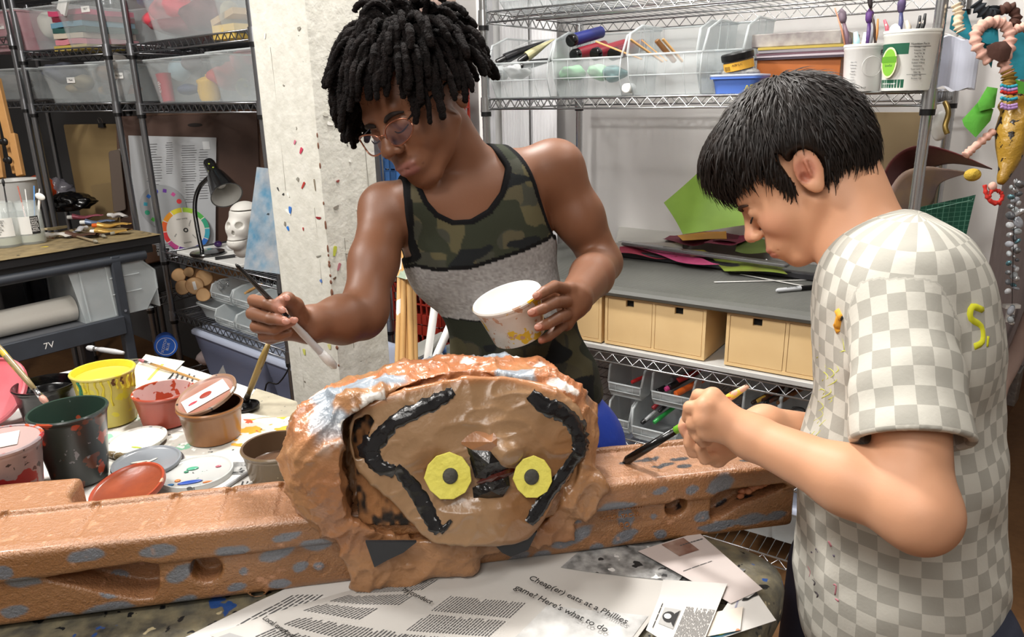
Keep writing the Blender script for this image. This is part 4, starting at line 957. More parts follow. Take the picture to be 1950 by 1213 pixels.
# paper roll and big bin
x1_, _ = s3(143, 590, .08)
t = thing('paper_roll', 'large roll of off-white craft paper lying on the lower bench shelf', 'paper roll', w3(x1_, .10, zsh+.046), BANG)
MB().tube([(-1.0, 0, 0), (-.35, 0, .002), (-.3, .0, .0), (0, 0, 0)], [.045, .045, .043, .046], 28).build('paper_wrap', mat('craft_roll_paper', 'cdc9c0', .75, bump=(8, .5, .01)), t, smooth=60)
xa, _ = s3(120, 600, .2); xb, _ = s3(262, 590, .2)
def bigbin():
    t = thing('big_stacking_bin', 'large milky stacking bin on the lower bench shelf behind the leg', 'storage bin', w3((xa+xb)/2, .14, zsh), BANG)
    w_ = abs(xb-xa); h = .20; d = .24; mb = MB()
    side = [(-w_/2, 0), (w_/2-.05, 0), (w_/2, .07), (w_/2, .14), (w_/2-.06, h), (-w_/2-.03, h)]
    for yy in (-d/2, d/2):
        mb.add([(x, yy, z) for x, z in side]+[(x, yy+.003, z) for x, z in side], [tuple(range(6)), tuple(range(6, 12))[::-1]]+[(i, (i+1) % 6, 6+(i+1) % 6, 6+i) for i in range(6)])
        mb.tube([(x, yy, z) for x, z in side[2:]], .004, 6)
        for xx in (-.12, -.03): mb.tube([(xx, yy-.002, .005), (xx-.01, yy-.002, h)], .003, 5)
        for zz_ in (.08, .14): mb.tube([(-.03, yy-.002, zz_), (w_/2-.06, yy-.002, zz_)], .0025, 5)
    mb.box((-w_/2, 0, h/2), (.003, d, h)); mb.box((w_/2, 0, .07), (.003, d, .14)); mb.box((0, 0, .0015), (w_-.05, d, .003))
    mb.build('bin_body', CLEAR2, t, smooth=30)
bigbin()
def fbin(lb, x0, x1, y, off, h, d, col='6b6e72'):
    xa_, _ = s3(x0, y, off); xb_, _ = s3(x1, y, off)
    tote('dark_tub', lb, w3((xa_+xb_)/2, off+d/2, zsh), BANG, abs(xb_-xa_), d, h, mat('tub'+col, col, .5, alpha=.8))
fbin('dark grey tub on the lower bench shelf behind the paper roll', 2, 60, 560, .22, .20, .12, '33353a')
fbin('navy tub on the lower bench shelf left of the large bin', 62, 100, 560, .22, .20, .12, '20242f')
# floor items below the bench
o = MB().box((0, 0, .09), (.34, .22, .18), rot=(0, 0, .2), bev=.005).build('cardboard_box', mat('brown_card', '7d5a3a', .7)); o.location = (-1.55, 3.0, .0); o.rotation_euler = (0, 0, BANG); tag(o, 'brown cardboard box on the floor behind the bench leg', 'box')
t = thing('blue_lidded_tub', 'round tub with blue lid and white ring print beside the wire shelf posts', 'tub', P(316, 659, 2.95), (0, 0, 0), None, local=False)
c = P(316, 659, 2.95); vd = nrm((CC-c)*V(1, 1, .3)); M = basis(c, nrm(np.cross(V(0, 0, 1), vd)), np.cross(vd, nrm(np.cross(V(0, 0, 1), vd))))
MB().lathe([(0, -.10), (.038, -.10), (.041, -.02), (.041, 0), (0, 0)], 32, T=M).build('tub_body', mat('tub_blue', '1f4ea8', .4), t, smooth=40)
MB().lathe([(.043, -.02), (.044, 0), (.042, .004), (0, .004)], 32, T=M).build('lid', mat('lid_blue', '2a62c4', .35), t, smooth=40)
MB().lathe([(.033, .0042), (.035, .005), (.034, .0052), (.033, .0042)], 32, T=M).build('white_ring', PAPER, t)
txt('SCOTCH\nBLUE', .014, PAPER, t, M @ Matrix.Translation((0, 0, .0052)) @ Euler((0, 0, 1.2)).to_matrix().to_4x4(), 'lid_print')
# ---------------------------------------------------------------- things on the bench top (z .953)
ZB = .9545
def bench(px, py, z=ZB): return onz(px, py, z)
def jar(lb, px, py, r, h, lab, dark=None):
    p = bench(px, py); t = thing('glass_jar', lb, 'jar', p, R(20), 'glass jars on the craft bench')
    MB().lathe([(0, 0), (r*.95, 0), (r, .006), (r, h*.78), (r*.80, h*.88), (r*.80, h), (r*.83, h), (r*.76, h+.001), (r*.76, h*.9), (r*.95, h*.77), (r*.95, .008), (0, .006)], 36).build('jar_glass', GLASS, t, smooth=50)
    MB().lathe([(0, .008), (r*.93, .008), (r*.93, h*.22), (0, h*.22)], 30).build('rinse_water', mat('murky_water', 'a9a774', .15, alpha=.6), t, smooth=40)
    mb = MB(); mb.grid(16, 3, lambda u, v: ((r*1.012)*math.sin(-1.2+2.0*u), -(r*1.012)*math.cos(-1.2+2.0*u), h*(.25+.42*v))); mb.build('jar_label', mat('jar_label', 'dcdcd8', .6), t, smooth=True)
    if dark:
        mb = MB(); mb.grid(8, 3, lambda u, v: ((r*1.018)*math.sin(.35+.6*u), -(r*1.018)*math.cos(.35+.6*u), h*(.25+.42*v))); mb.build('label_band', BLACKINK, t, smooth=True)
    for i in range(7):
        a = -.9+.0*i; txt(lab[i % len(lab)], .008, BLACKINK if not dark else PAPER, t, basis((r*1.02*math.sin(-.2 if not dark else .62), -r*1.02*math.cos(-.2 if not dark else .62), h*(.62-.05*i)), (math.cos(-.2 if not dark else .62), math.sin(-.2 if not dark else .62), 0), (0, 0, 1)), 'label_print')
    return p
j1 = jar('glass jar of murky water with white nutrition label at the left edge', 17, 468, .047, .15, ['Nutrition Facts', 'Calories 50', 'Total Fat 0g', 'Sodium', 'Carbs 12g', 'Sugars', '||||||'])
j2 = jar('glass jar with black label band holding brushes and a spoon', 62, 462, .045, .145, ['PASTA', 'SAUCE', 'BASIL'], True)
for i, (dx, dy, ln, c, tp, lb) in enumerate([(-.01, .0, .20, '1a1a1c', '2a2a2c', 'black handled brush leaning left in the left jar'), (.01, .01, .18, '202022', '1c1c1e', 'second black brush in the left jar')]):
    p = j1+V(dx, dy, .02); q_ = p+V(-.06+.05*i, .03, ln); t = thing('paintbrush', lb, 'brush', p, 0, 'brushes in the jars', local=False)
    MB().tube([p, q_], [.004, .002], 8).build('handle', mat('hb'+c, c, .4), t, smooth=True); d = nrm(q_-p); MB().tube([q_, q_+d*.015, q_+d*.03], [.003, .005, .001], 8).build('bristles', mat('tb'+tp, tp, .6), t, smooth=True)
for i, (dx, dy, tx, c, lb) in enumerate([(.0, .0, .0, 'd9d9d4', 'white plastic stirrer, left of those in the right jar'), (.01, .005, .02, '4f8fd0', 'blue stirrer in the right jar'), (.015, .0, .035, 'e0e0dc', 'white stirrer beside the blue one'), (-.01, .01, -.02, 'b86a5a', 'reddish stirrer in the right jar')]):
    p = j2+V(dx, dy, .02); q_ = p+V(tx, .02, .165+.01*(i % 2)); t = thing('stirrer', lb, 'stirrer', p, 0, 'stirrers in the right jar', local=False); MB().tube([p, q_], .002, 6).build('stem', mat('st'+c, c, .4), t, smooth=True)
p = j2+V(.02, 0, .02); q_ = p+V(.03, .01, .13); t = thing('plastic_spoon', 'white plastic spoon with its bowl above the right jar', 'spoon', p, 0, None, local=False)
MB().tube([p, q_], .003, 6).build('handle', WHITEP, t); MB().ell(tuple(q_+V(.006, -.005, .01)), (.018, .005, .012), 16, 8, rot=(0, .4, 0)).build('spoon_bowl', WHITEP, t, smooth=True)
t = thing('white_caddy', 'white open plastic tub behind the glass jars', 'tub', bench(12, 400)+be*.03, BANG)
MB().lathe([(0, 0), (.085, 0), (.11, .13), (.118, .135), (.108, .133), (.08, .005), (0, .004)], 28, T=Matrix.Scale(1.2, 4, (1, 0, 0))).build('tub_body', WHITEP, t, smooth=40)
t = thing('orange_bowl', 'orange-red plastic bowl standing on edge behind the white tub', 'bowl', bench(95, 388)+bn*.05+V(0, 0, .07), (R(75), 0, BANG))
MB().lathe([(0, .03), (.03, .028), (.062, .012), (.072, -.012), (.07, -.012), (.06, .008), (.03, .024), (0, .026)], 32).build('bowl_body', mat('orange_red', 'c4481e', .4), t, smooth=40)
# tan clipboard
def board(name, lb, pts, off, frame, th, m, cat='drawing board', bev=.002, group=None, rnd_=.012):
    """board outline from four corners, standing parallel to the shelf plane"""
    sfn, wfn, ang = frame; q_ = [sfn(a, b, off) for a, b in pts]; cx = sum(p[0] for p in q_)/len(q_); zb = min(p[1] for p in q_)
    pp = [(p[0]-cx, p[1]-zb) for p in q_]; out_ = []
    n = len(pp)
    for i in range(n):
        p = Vector(pp[i]); a = Vector(pp[i-1])-p; b = Vector(pp[(i+1) % n])-p; r_ = min(rnd_, a.length*.3, b.length*.3)
        for k in range(5):
            t_ = k/4; p0 = p+a.normalized()*r_; p2 = p+b.normalized()*r_; out_.append(tuple(p0*(1-t_)**2+p*2*t_*(1-t_)+p2*t_**2))
    M = Matrix(((1, 0, 0, 0), (0, 0, -1, 0), (0, 1, 0, 0), (0, 0, 0, 1)))
    t = thing(name, lb, cat, wfn(cx, off, zb), ang, group)
    MB().prism(out_, -th, 0, T=M, bev=bev if th > .003 else 0).build('board_panel', m, t); return t, cx, zb
TAN = mat('hardboard_tan', 'a58d62', .6, var=(3, '8d774c', .5)); DKB = mat('hardboard_dark', '4b3226', .5, var=(4, '33211a', .6), spots=[('a89a8c', 16, .74, 3), ('8a5a44', 10, .73, 8)])
t, cx, zb = board('clipboard', 'tan hardboard clipboard with black binder clip leaning at the back', [(120, 237), (224, 236), (246, 430), (160, 450)], .28, F1, .004, TAN)
x, z = s1_(196, 237, .28); 
cl = MB().prism([(-.022, 0), (.022, 0), (.018, .020), (-.018, .020)], -.006, .008, T=Matrix(((1, 0, 0, x-cx), (0, 0, -1, -.004), (0, 1, 0, z-zb-.014), (0, 0, 0, 1)))).build('binder_clip', BLACKP, t)
MB().tube([(x-cx-.012, -.008, z-zb+.006), (x-cx-.014, -.012, z-zb+.025), (x-cx, -.014, z-zb+.032), (x-cx+.014, -.012, z-zb+.025), (x-cx+.012, -.008, z-zb+.006)], .0012, 6).build('clip_wire', CHROME, sub(cl))
t, cx, zb = board('small_board', 'smaller stained tan board taped in front of the clipboard', [(172, 353), (212, 346), (224, 420), (186, 424)], .262, F1, .004, mat('stained_tan', '98825c', .6, spots=[('3a3028', 22, .70, 4)]))
OB = V(-1.42, 3.27, 0); ub = V(.98, .20, 0)/math.hypot(.98, .2); nbb = V(-ub[1], ub[0], 0)
def sB(px, py, off=0.):
    w_ = onpl(px, py, OB+nbb*(off-.385), nbb); return float((w_-OB) @ ub), float(w_[2])
def wB(x, y, z): return OB+ub*x+nbb*(y-.385)+V(0, 0, z)
FB = (sB, wB, math.atan2(ub[1], ub[0]))
# big dark boards
GB = 'dark drawing boards standing behind the desk lamp'
board('drawing_board', 'dark brown drawing board, furthest back with a rounded light edge', [(262, 214), (508, 207), (512, 470), (262, 480)], .40, FB, .006, mat('hardboard_mid', '6b4c38', .5, var=(4, '4a3226', .5)), group=GB)
t, cx, zb = board('drawing_board', 'large dark drawing board with metal clip and hand slot behind the lamp', [(220, 222), (490, 214), (500, 486), (232, 492)], .385, FB, .006, DKB, group=GB)
x, z = sB(371, 238, .38); MB().prism([(math.cos(a)*.03, math.sin(a)*.008) for a in [i*.4 for i in range(16)]], 0, .001, T=Matrix(((1, 0, 0, x-cx), (0, 0, -1, -.001), (0, 1, 0, z-zb), (0, 0, 0, 1)))).build('hand_slot', mat('slot_dark', '1c1410', .8), t)
for (px, py) in ((231, 296), (226, 402)):
    x, z = sB(px, py, .38); MB().box((x-cx, -.004, z-zb), (.018, .008, .055), bev=.002).build('metal_clip', mat('old_metal', '8f8c86', .4, .7), t)
t, cx, zb = board('drawing_board', 'small dark drawing board leaning behind the paint tubes', [(206, 288), (228, 284), (240, 400), (216, 405)], .35, FB, .006, mat('hardboard_grey', '55483f', .6, spots=[('98908a', 24, .72, 4)]))
# newsprint page
t, cx, zb = board('newsprint_page', 'newsprint page of text columns clipped to the dark board', [(244, 258), (412, 262), (410, 484), (263, 488)], .368, FB, .001, mat('newsprint', 'b4b7ba', .8, var=(5, '9da0a4', .4)), 'newspaper', rnd_=.002)
def tline(t, cx, zb, px0, px1, py, off, sfn, h=.0016, m=INKGREY, dx=0):
    a, z = sfn(px0, py, off); b, _ = sfn(px1, py, off); return (a-cx, b-cx, z-zb, h)
def lines(t, cx, zb, x0, x1, y0, y1, n, off, sfn, name='printed_lines', m=INKGREY, rag=.3, y=-.0015):
    mb = MB()
    for i in range(n):
        py = y0+(y1-y0)*i/max(n-1, 1); a, b, z, h = tline(t, cx, zb, x0+(x1-x0)*rag*fx(i+x0)*.5, x1-(x1-x0)*rag*fx(i*3+x1)*.5, py, off, sfn)
        mb.box(((a+b)/2, y, z), (abs(b-a), .0004, h))
    o = mb.build(name, m, t); return o
for (x0, x1, y0, y1, n) in [(315, 330, 272, 330, 15), (344, 375, 278, 345, 16), (276, 300, 275, 300, 6), (278, 310, 300, 345, 10), (378, 398, 285, 378, 20), (352, 372, 352, 385, 8), (283, 305, 352, 360, 3), (285, 345, 466, 470, 2)]: lines(t, cx, zb, x0, x1, y0, y1, n, .368, sB)
x, z = sB(292, 477, .368); MB().box((x-cx+.02, -.0016, z-zb), (.09, .0004, .014)).build('black_banner', BLACKINK, t); txt('BEACH', .012, PAPER, t, basis((x-cx+.02, -.0019, z-zb), (1, 0, 0), (0, 0, 1)), 'banner_word')
x, z = sB(393, 277, .368); MB().box((x-cx, -.0016, z-zb), (.028, .0004, .034)).build('advert_box', mat('pale_box', 'cdd0d2', .8), t)
# colour wheels
def wheel(lb, px, py, off, r, inner, cols, ring, grp='colour wheels'):
    x, z = sB(px, py, off); t = thing('colour_wheel', lb, 'colour wheel', wB(x, off, z), FB[2], grp)
    M = Matrix(((1, 0, 0, 0), (0, 0, -1, 0), (0, 1, 0, 0), (0, 0, 0, 1)))
    MB().lathe([(0, 0), (r, 0), (r, .001), (0, .001)], 48, T=M).build('disc', inner, t)
    for i, c in enumerate(cols):
        a = 2*math.pi*i/len(cols)+.3; m_ = mat('cw'+c, c, .5)
        if ring:
            mb = MB(); o_ = [((r*(.80 if k > 4 else 1.0))*math.cos(a+w_), (r*(.80 if k > 4 else 1.0))*math.sin(a+w_)) for k, w_ in enumerate([-.24, -.12, 0, .12, .24, .24, .12, 0, -.12, -.24])]
            mb.prism(o_, .001, .0015, T=M)
        else:
            s_ = .0105; mb = MB(); cx_, cy_ = .75*r*math.cos(a), .75*r*math.sin(a)
            mb.prism([(cx_+s_*math.cos(a+q_), cy_+s_*math.sin(a+q_)) for q_ in ([.78, 2.35, 3.93, 5.5] if i % 3 else [k*.52 for k in range(12)])], .001, .0016, T=M)
        mb.build('colour_patch', m_, t)
    return t, M
RB_ = ['d8383c', 'c04a8c', '6a3a9c', '3d3fa0', '2f6fc4', '3a9fb4', '35a07c', '4fae4a', '9cc43a', 'e0d23a', 'e89a2c', 'e0602c']
t, M = wheel('large grey colour wheel with coloured squares on the newsprint page', 311, 394, .362, .094, mat('wheel_grey', '9a9da0', .6), RB_, False)
t, M = wheel('white colour wheel with a coloured rim leaning behind the desk lamp', 354, 438, .345, .098, mat('wheel_cream', 'd8d4cc', .6), RB_[6:]+RB_[:6], True)
MB().lathe([(.005, .0015), (.010, .0022), (.009, .0022), (.005, .0015)], 20, T=M).build('rivet', BLACKINK, t)
for i, (w_, x, y, a) in enumerate([('color mixing', -.01, .05, .1), ('primary', .02, .03, 1.2), ('tints', -.045, -.02, 1.0), ('tones', .03, -.03, 2.2), ('SHADES', .0, -.055, .1)]):
    txt(w_, .009, BLACKINK, t, M @ Matrix.Translation((x, y, .0014)) @ Euler((0, 0, a)).to_matrix().to_4x4(), 'wheel_print')
# white board under the lamp, lamp
o = MB().box((0, 0, .006), (.46, .40, .012), bev=.002).build('white_board', WHITEP); o.location = tuple(w2_(.33, .21, .825)); o.rotation_euler = (0, 0, ANG2); tag(o, 'white board covering the wire shelf under the desk lamp', 'board')
LAMPB = mat('lamp_black', '0b0b0c', .18, coat=.5)
zl = .838; lb_ = onz(396, 484, zl)
t = thing('desk_lamp', 'black gooseneck desk lamp standing in front of the newsprint page', 'lamp', lb_, 0, None, local=False)
MB().lathe([(0, 0), (.066, 0), (.068, .006), (.064, .012), (.03, .016), (0, .017)], 36, T=Matrix.Translation(lb_)).build('base', LAMPB, t, smooth=40)
dz = float(-(CM.T @ (lb_-CC))[2])
gp_ = [P(a, b, dz+.0-.0*i) for i, (a, b) in enumerate([(385, 478), (381, 462), (375, 430), (371, 400), (373, 375), (381, 355), (392, 343), (400, 336)])]
def cr(pts, n=6):
    pts = [np.array(p, float) for p in pts]; q_ = [pts[0]]+pts+[pts[-1]]; o_ = []
    for i in range(1, len(q_)-2):
        for k in range(n):
            t_ = k/n; a, b, c, d = q_[i-1:i+3]; o_.append(.5*((2*b)+(c-a)*t_+(2*a-5*b+4*c-d)*t_**2+(3*b-a-3*c+d)*t_**3))
    o_.append(pts[-1]); return o_
MB().tube(cr(gp_), .0085, 12).build('gooseneck', LAMPB, t, smooth=True)
hd0 = P(402, 318, dz-.03); hd1 = P(432, 372, dz-.10); ax = nrm(hd1-hd0); xx = nrm(np.cross(ax, V(0, 1, 0))); M = basis(hd0, xx, np.cross(ax, xx)); L_ = float(np.linalg.norm(hd1-hd0))
hd = MB().lathe([(0, -.032), (.020, -.030), (.023, -.02), (.024, .03), (.026, .035), (.036, .06), (.058, L_-.01), (.062, L_), (.058, L_), (.054, L_-.012), (.033, .062), (0, .05)], 36, T=M).build('lamp_shade', LAMPB, t, smooth=40)
MB().lathe([(.0575, L_-.001), (.0535, L_-.012), (.033, .063), (.0, .052)], 36, T=M).build('shade_lining', mat('lamp_lining', 'c9c9c4', .4), sub(hd) if False else t, smooth=40)
MB().lathe([(0, .06), (.018, .07), (.024, .09), (.018, .108), (0, .112)], 20, T=M).build('bulb', mat('bulb_white', 'e4e4e0', .2), t, smooth=True)
for i in range(3): MB().ell(tuple(P(398+8*(i % 2), 312+7*i, dz-.062)), (.004, .003, .003), 8, 6).build('paint_speck', mat('lime_speck', 'b8cc3a', .5), t)
# skull
sk = P(457, 428, 2.62); t = thing('skull_model', 'white plaster skull with detached cap standing beside the lamp', 'skull', sk-V(0, 0, .1), 0, None, local=False)
S = SDF(); S.ell(sk+V(.015, .02, .035), (.052, .065, .045), k=.01); S.ell(sk+V(-.002, -.02, -.01), (.042, .04, .045), k=.015); S.ell(sk+V(-.01, -.03, -.058), (.032, .032, .026), k=.015); S.cone(sk+V(-.005, -.0, -.09), sk+V(.0, .01, -.05), .028, .03, .01)
vf = nrm((CC-sk)*V(1, 1, 0)); sd_ = V(-vf[1], vf[0], 0)
fdir = nrm(vf-sd_*.5); sside = V(-fdir[1], fdir[0], 0)
for s_ in (-1, 1): S.ell(sk+fdir*.045+sside*.019*s_+V(0, 0, .004), (.014, .014, .012), k=.004, mode='s')
S.ell(sk+fdir*.052+V(0, 0, -.018), (.007, .007, .011), k=.003, mode='s'); S.box(sk+V(0, 0, .052), (.1, .1, .0018), rad=.0005, k=.001, mode='s')
S.box(sk+fdir*.055+V(0, 0, -.048), (.05, .05, .0012), rad=.0005, k=.002, mode='s')
for k in range(-4, 5): S.box(sk+fdir*.060+sside*.006*k+V(0, 0, -.048), (.0008, .0008, .012), rad=.0003, k=.001, mode='s')
sdf_obj('skull_body', S, sk-.13, sk+.12, .0025, mat('plaster_white', 'd8d6d0', .5), t, relax=0)
for px, py, c, lb in ((416, 470, '3a1c5a', 'dark purple round cap beside the lamp base'), (439, 476, 'dedede', 'small white ball at the foot of the skull')):
    o = MB().ell((0, 0, 0), (.016, .016, .013), 16, 10).build('small_ball', mat('sb'+c, c, .4), None, smooth=True); o.location = tuple(onz(px, py, zl)+V(0, 0, .012)); tag(o, lb, 'ball')
a = onz(410, 492, zl+.006); b = onz(447, 487, zl+.006); t = thing('craft_knife', 'black handled craft knife lying on the white board', 'knife', a, 0, None, local=False)
MB().tube([a, b], .006, 8).build('handle', BLACKP, t, smooth=40); MB().tube([b, b+nrm(b-a)*.05], [.002, .0006], 6).build('blade', BLACKINK, t)
# painting and stick beside pillar
pz = 2.35
def quadboard(name, lb, cs, th, m, cat, z):
    p = [P(a, b, zz_) for (a, b), zz_ in zip(cs, z)]; t = thing(name, lb, cat, p[0], 0, None, local=False); n_ = nrm(np.cross(p[1]-p[0], p[3]-p[0])); n_ = n_ if n_[1] > 0 else -n_
    vs = p+[q_+n_*th for q_ in p]; MB().add(vs, [(0, 1, 2, 3), (7, 6, 5, 4), (0, 4, 5, 1), (1, 5, 6, 2), (2, 6, 7, 3), (3, 7, 4, 0)]).build('panel', m, t); return t, p, n_
PAINTM = mat('blue_abstract', 'a9a7a4', .5, bump=(30, .6, .004), var=[(7, '3d6f8c', .9), (16, '2f86ad', .7), (34, 'b8b4b4', .5)], spots=[('6a5a9c', 12, .72, 3), ('27323c', 26, .72, 5)])
quadboard('canvas_painting', 'canvas with a blue abstract painting leaning against the white post', [(489, 318), (513, 321), (533, 522), (464, 512)], .012, PAINTM, 'painting', (2.25, 2.22, 2.18, 2.25))
p0 = P(515, 300, 2.06); p1 = P(548, 575, 2.06)
t = thing('painted_lath', 'paint-smeared wooden lath standing along the left side of the white post', 'wooden stick', p1, 0, None, local=False)
mb = MB(); mb.tube([p0, (p0+p1)/2, p1+(p1-p0)*.2], .010, 4); mb.build('lath', mat('lath_wood', '8a7660', .6, spots=[('a03040', 12, .69, 2), ('d8d0c4', 20, .68, 4)]), t)
# wood slices, small bins, totes with lids on U2 lower shelves
GW = 'wood slices piled at the left of the shelf'
for i, (px, py, r_, off, lb) in enumerate([(371, 544, .036, .05, 'front wood slice with a white strip in its middle'), (389, 529, .034, .09, 'wood slice at the upper right of the pile'), (349, 547, .032, .06, 'wood slice at the left of the pile'), (387, 561, .028, .04, 'lowest wood slice of the pile'), (341, 524, .030, .12, 'darker wood slice at the upper left of the pile'), (360, 518, .022, .14, 'small dark branch slice at the top of the pile')]):
    x, z = s2(px, py, off); t = thing('wood_slice', lb, 'wood slice', w2_(x, off, z), (R(76+8*fx(i)), R(14*(fx(i)-.5)), R(20)+.3*(fx(i+3)-.5)), GW)
    MB().lathe([(0, -.012), (r_*.97, -.012), (r_, -.010), (r_, .010), (r_*.97, .012), (0, .012)], 28, wob=lambda a, b, c, i_: (a*(1+.04*math.sin(3*c+i)), b)).build('slice_body', mat('bark_wood', 'b98a55', .6, var=(18, '8d6238', .6)), t, smooth=40)
    MB().lathe([(0, .0122), (r_*.9, .0122), (r_*.9, .0128), (0, .0128)], 28).build('cut_face', mat('cut_wood', 'd0a878', .6, var=(30, 'b5885a', .6)), t)
    if i == 0: MB().box((0, 0, .0135), (.012, .035, .001)).build('white_strip', PAPER, t)
x, z = s2(378, 560, .2); o = MB().box((0, .0, .06), (.24, .16, .12), bev=.003).build('cardboard_box', mat('brown_card', '7d5a3a', .7)); o.location = tuple(w2_(x-.01, .3, .575)); o.rotation_euler = (0, 0, ANG2); tag(o, 'brown cardboard box behind the wood slices', 'box')
GS = 'small clear bins behind the hand with the brush'
def sh(lb, x0, x1, yb, off, z, h=.075, d=.13):
    xa_, _ = s2(x0, yb, off); xb_, _ = s2(x1, yb, off); return hopper('stacking_bin', lb, 'storage bin', w2_((xa_+xb_)/2, off, z), ANG2, abs(xb_-xa_), d, h, CLEAR2, GS, .5)
zt_ = s2(430, 574, .0)[1]; zb_ = s2(430, 610, .0)[1]
for k, (x0, x1, yb) in enumerate([(403, 440, 574), (443, 478, 578), (480, 512, 584)]):
    sh(['small clear bin full of steel wire clips', 'small clear bin second in the top row', 'small clear bin third in the top row'][k], x0, x1, yb, .03, .655)
for k, (x0, x1, yb) in enumerate([(410, 446, 612), (448, 484, 616), (486, 518, 620)]):
    sh(['small empty clear bin, first in the lower row', 'small clear bin, second in the lower row', 'small clear bin, third in the lower row'][k], x0, x1, yb, .0, .572)
x, z = s2(420, 548, .07)
for i in range(9):
    o = MB().tube([(.012*math.cos(a), .003*math.sin(2*a), .02*math.sin(a)) for a in [k*.52 for k in range(13)]], .0012, 5).build('wire_clip', CHROME, None, smooth=True); o.location = tuple(w2_(x-.03+.008*i, .07+.006*(i % 3), .705+.008*(i % 3))); o.rotation_euler = (i*.7, i*.9, i*1.3); tag(o, 'bent steel wire clip heaped in the first small bin', 'clip', 'wire clips in the first small bin')
for i in range(5):
    stick('clothes_peg', 'wooden peg heaped in the second small bin of the top row', w2_(s2(470, 555, .05)[0]+.008*i-.02, .05+.01*(i % 2), .715+.004*i), w2_(s2(470, 555, .05)[0]+.012*i, .09, .735+.005*i), .008, .008, DOWEL, 'wooden pegs in the small bin', 'peg')
x, _ = s2(385, 590, .0); tote('flat_tray', 'low milky tray on the wire shelf under the wood slices', w2_(x, .15, .572), ANG2, .16, .26, .06, CLEAR2)
TB = mat('bluish_tote', '8e98b8', .3, alpha=.62)
xa_, _ = s2(375, 690, .0); xb_, _ = s2(500, 700, .0); tote('lidded_tote', 'big lidded bluish tote on the bottom shelf, left of two', w2_((xa_+xb_)/2, .19, .305), ANG2, abs(xb_-xa_), .38, .20, TB, LIDP, 'lidded totes on the bottom shelf')
x0_ = abs(xb_-xa_)
tote('lidded_tote', 'big lidded bluish tote on the bottom shelf, right of two', w2_((xa_+xb_)/2+x0_+.01, .19, .305), ANG2, abs(xb_-xa_), .38, .20, TB, LIDP, 'lidded totes on the bottom shelf')
for i, (px, c, lb) in enumerate([(420, 'c9b8b8', 'pale pink cloth seen inside the left lidded tote'), (470, '8d7a5a', 'mixed tan scraps seen inside the left lidded tote'), (530, '5a5648', 'dark cords seen inside the right lidded tote')]):
    x, _ = s2(px, 700, .05); lump('cloth_heap', lb, F2, px, 700, .12, (.07, .09, .055), c, 'cloth', z=.315, group='contents of the lidded totes')
# shelf U1 lower : dark crates and jumble
for i, (x, y, z, d, c, lb) in enumerate([(-.16, .12, .605, (.20, .22, .12), '5a5d60', 'grey clear box on the lower shelf behind the big bin'), (-.40, .14, .605, (.2, .22, .10), '3a3430', 'dark brown box on the lower shelf behind the bench'), (-.14, .12, .745, (.18, .18, .08), '6d5140', 'brown paper bag on the grey box')]):
    o = MB().box((0, 0, d[2]/2), d, bev=.006).build('storage_box', mat('sx'+c, c, .6, alpha=.9 if i == 0 else 1)); o.location = tuple(w1_(x, y, z)); o.rotation_euler = (0, 0, ANG1); tag(o, lb, 'box')
# black bag + bag on the bench
def blob(name, lb, p, r, m, cat, seed=0, fr=30, amp=.3, rot=(0, 0, 0), group=None):
    mb = MB().ell((0, 0, 0), (1, 1, 1), 36, 24); o = mb.build(name, m, None, smooth=True)
    for v in o.data.vertices:
        c = v.co; k = 1+amp*(float(vn(c.x*3+seed, c.y*3, c.z*3))-.5)*2+amp*.5*(float(vn(c.x*8+seed, c.y*8, c.z*8))-.5)
        c.x *= k*r[0]; c.y *= k*r[1]; c.z *= k*r[2]
        c.z = max(c.z, -r[2]*.8)
    o.location = tuple(p); o.rotation_euler = rot; return tag(o, lb, cat, group)
blob('black_bag', 'crumpled shiny black plastic bag behind the bench clutter', bench(140, 398)+V(0, 0, .03)+bn*.02, (.10, .07, .045), mat('shiny_black', '0c0c0e', .2), 'plastic bag', 3)
blob('clear_bag', 'clear plastic bag with purple seam behind the black bag', bench(120, 385)+V(0, 0, .05)+bn*.08, (.09, .05, .06), mat('clear_bag', '9a98a2', .2, alpha=.6), 'plastic bag', 6)
# brushes, tubes on the bench
p = bench(112, 440)+V(0, 0, .012); t = thing('wide_brush', 'worn wide brush with cream handle lying on the bench', 'brush', p, (0, R(-6), BANG+R(-75)))
MB().prism([(-.03, -.022), (.02, -.024), (.02, .024), (-.03, .022)], -.005, .005, bev=.001).build('ferrule_and_bristles', mat('worn_bristle', '7d7050', .7, var=(30, '4a4030', .6)), t)
MB().prism([(-.03, -.014), (-.05, -.009), (-.085, -.010), (-.095, 0), (-.085, .010), (-.05, .009), (-.03, .014)], -.004, .004, bev=.001).build('handle', mat('cream_handle', 'd0bd92', .5), t)
def ctube(lb, px, py, L, wd, az, col, spots, cap='e8e8e4', g='paint tubes strewn on the bench'):
    p = bench(px, py)+V(0, 0, .010); t = thing('paint_tube', lb, 'paint tube', p, az, g); sd = fx(px)*20
    def fn(u, v):
        a = 2*math.pi*u; ry = wd*(.75+.35*v)*(1+.15*math.sin(v*9+sd)); rz = .011*(1-v*.75)*(1+.4*(float(vn(v*7+sd, u*4))-.5))
        return (v*L+.006*math.sin(u*12.6+sd)*v, ry*math.cos(a), rz*math.sin(a)+.004*math.sin(v*6+sd))
    MB().grid(20, 14, fn).build('tube_body', mat('ct'+col, col, .35, .25, bump=(50, .7, .004), spots=spots), t, smooth=True)
    MB().tube([(-.022, 0, 0), (0, 0, 0)], [.008, .009], 12).build('cap', mat('cp'+cap, cap, .35), t, smooth=40)
ctube('white squeezed tube with orange smears nearest the jars', 92, 452, .10, .016, BANG-1.15, 'd8d4cc', [('c4502c', 20, .6, 2), ('b83a3a', 26, .66, 7)])
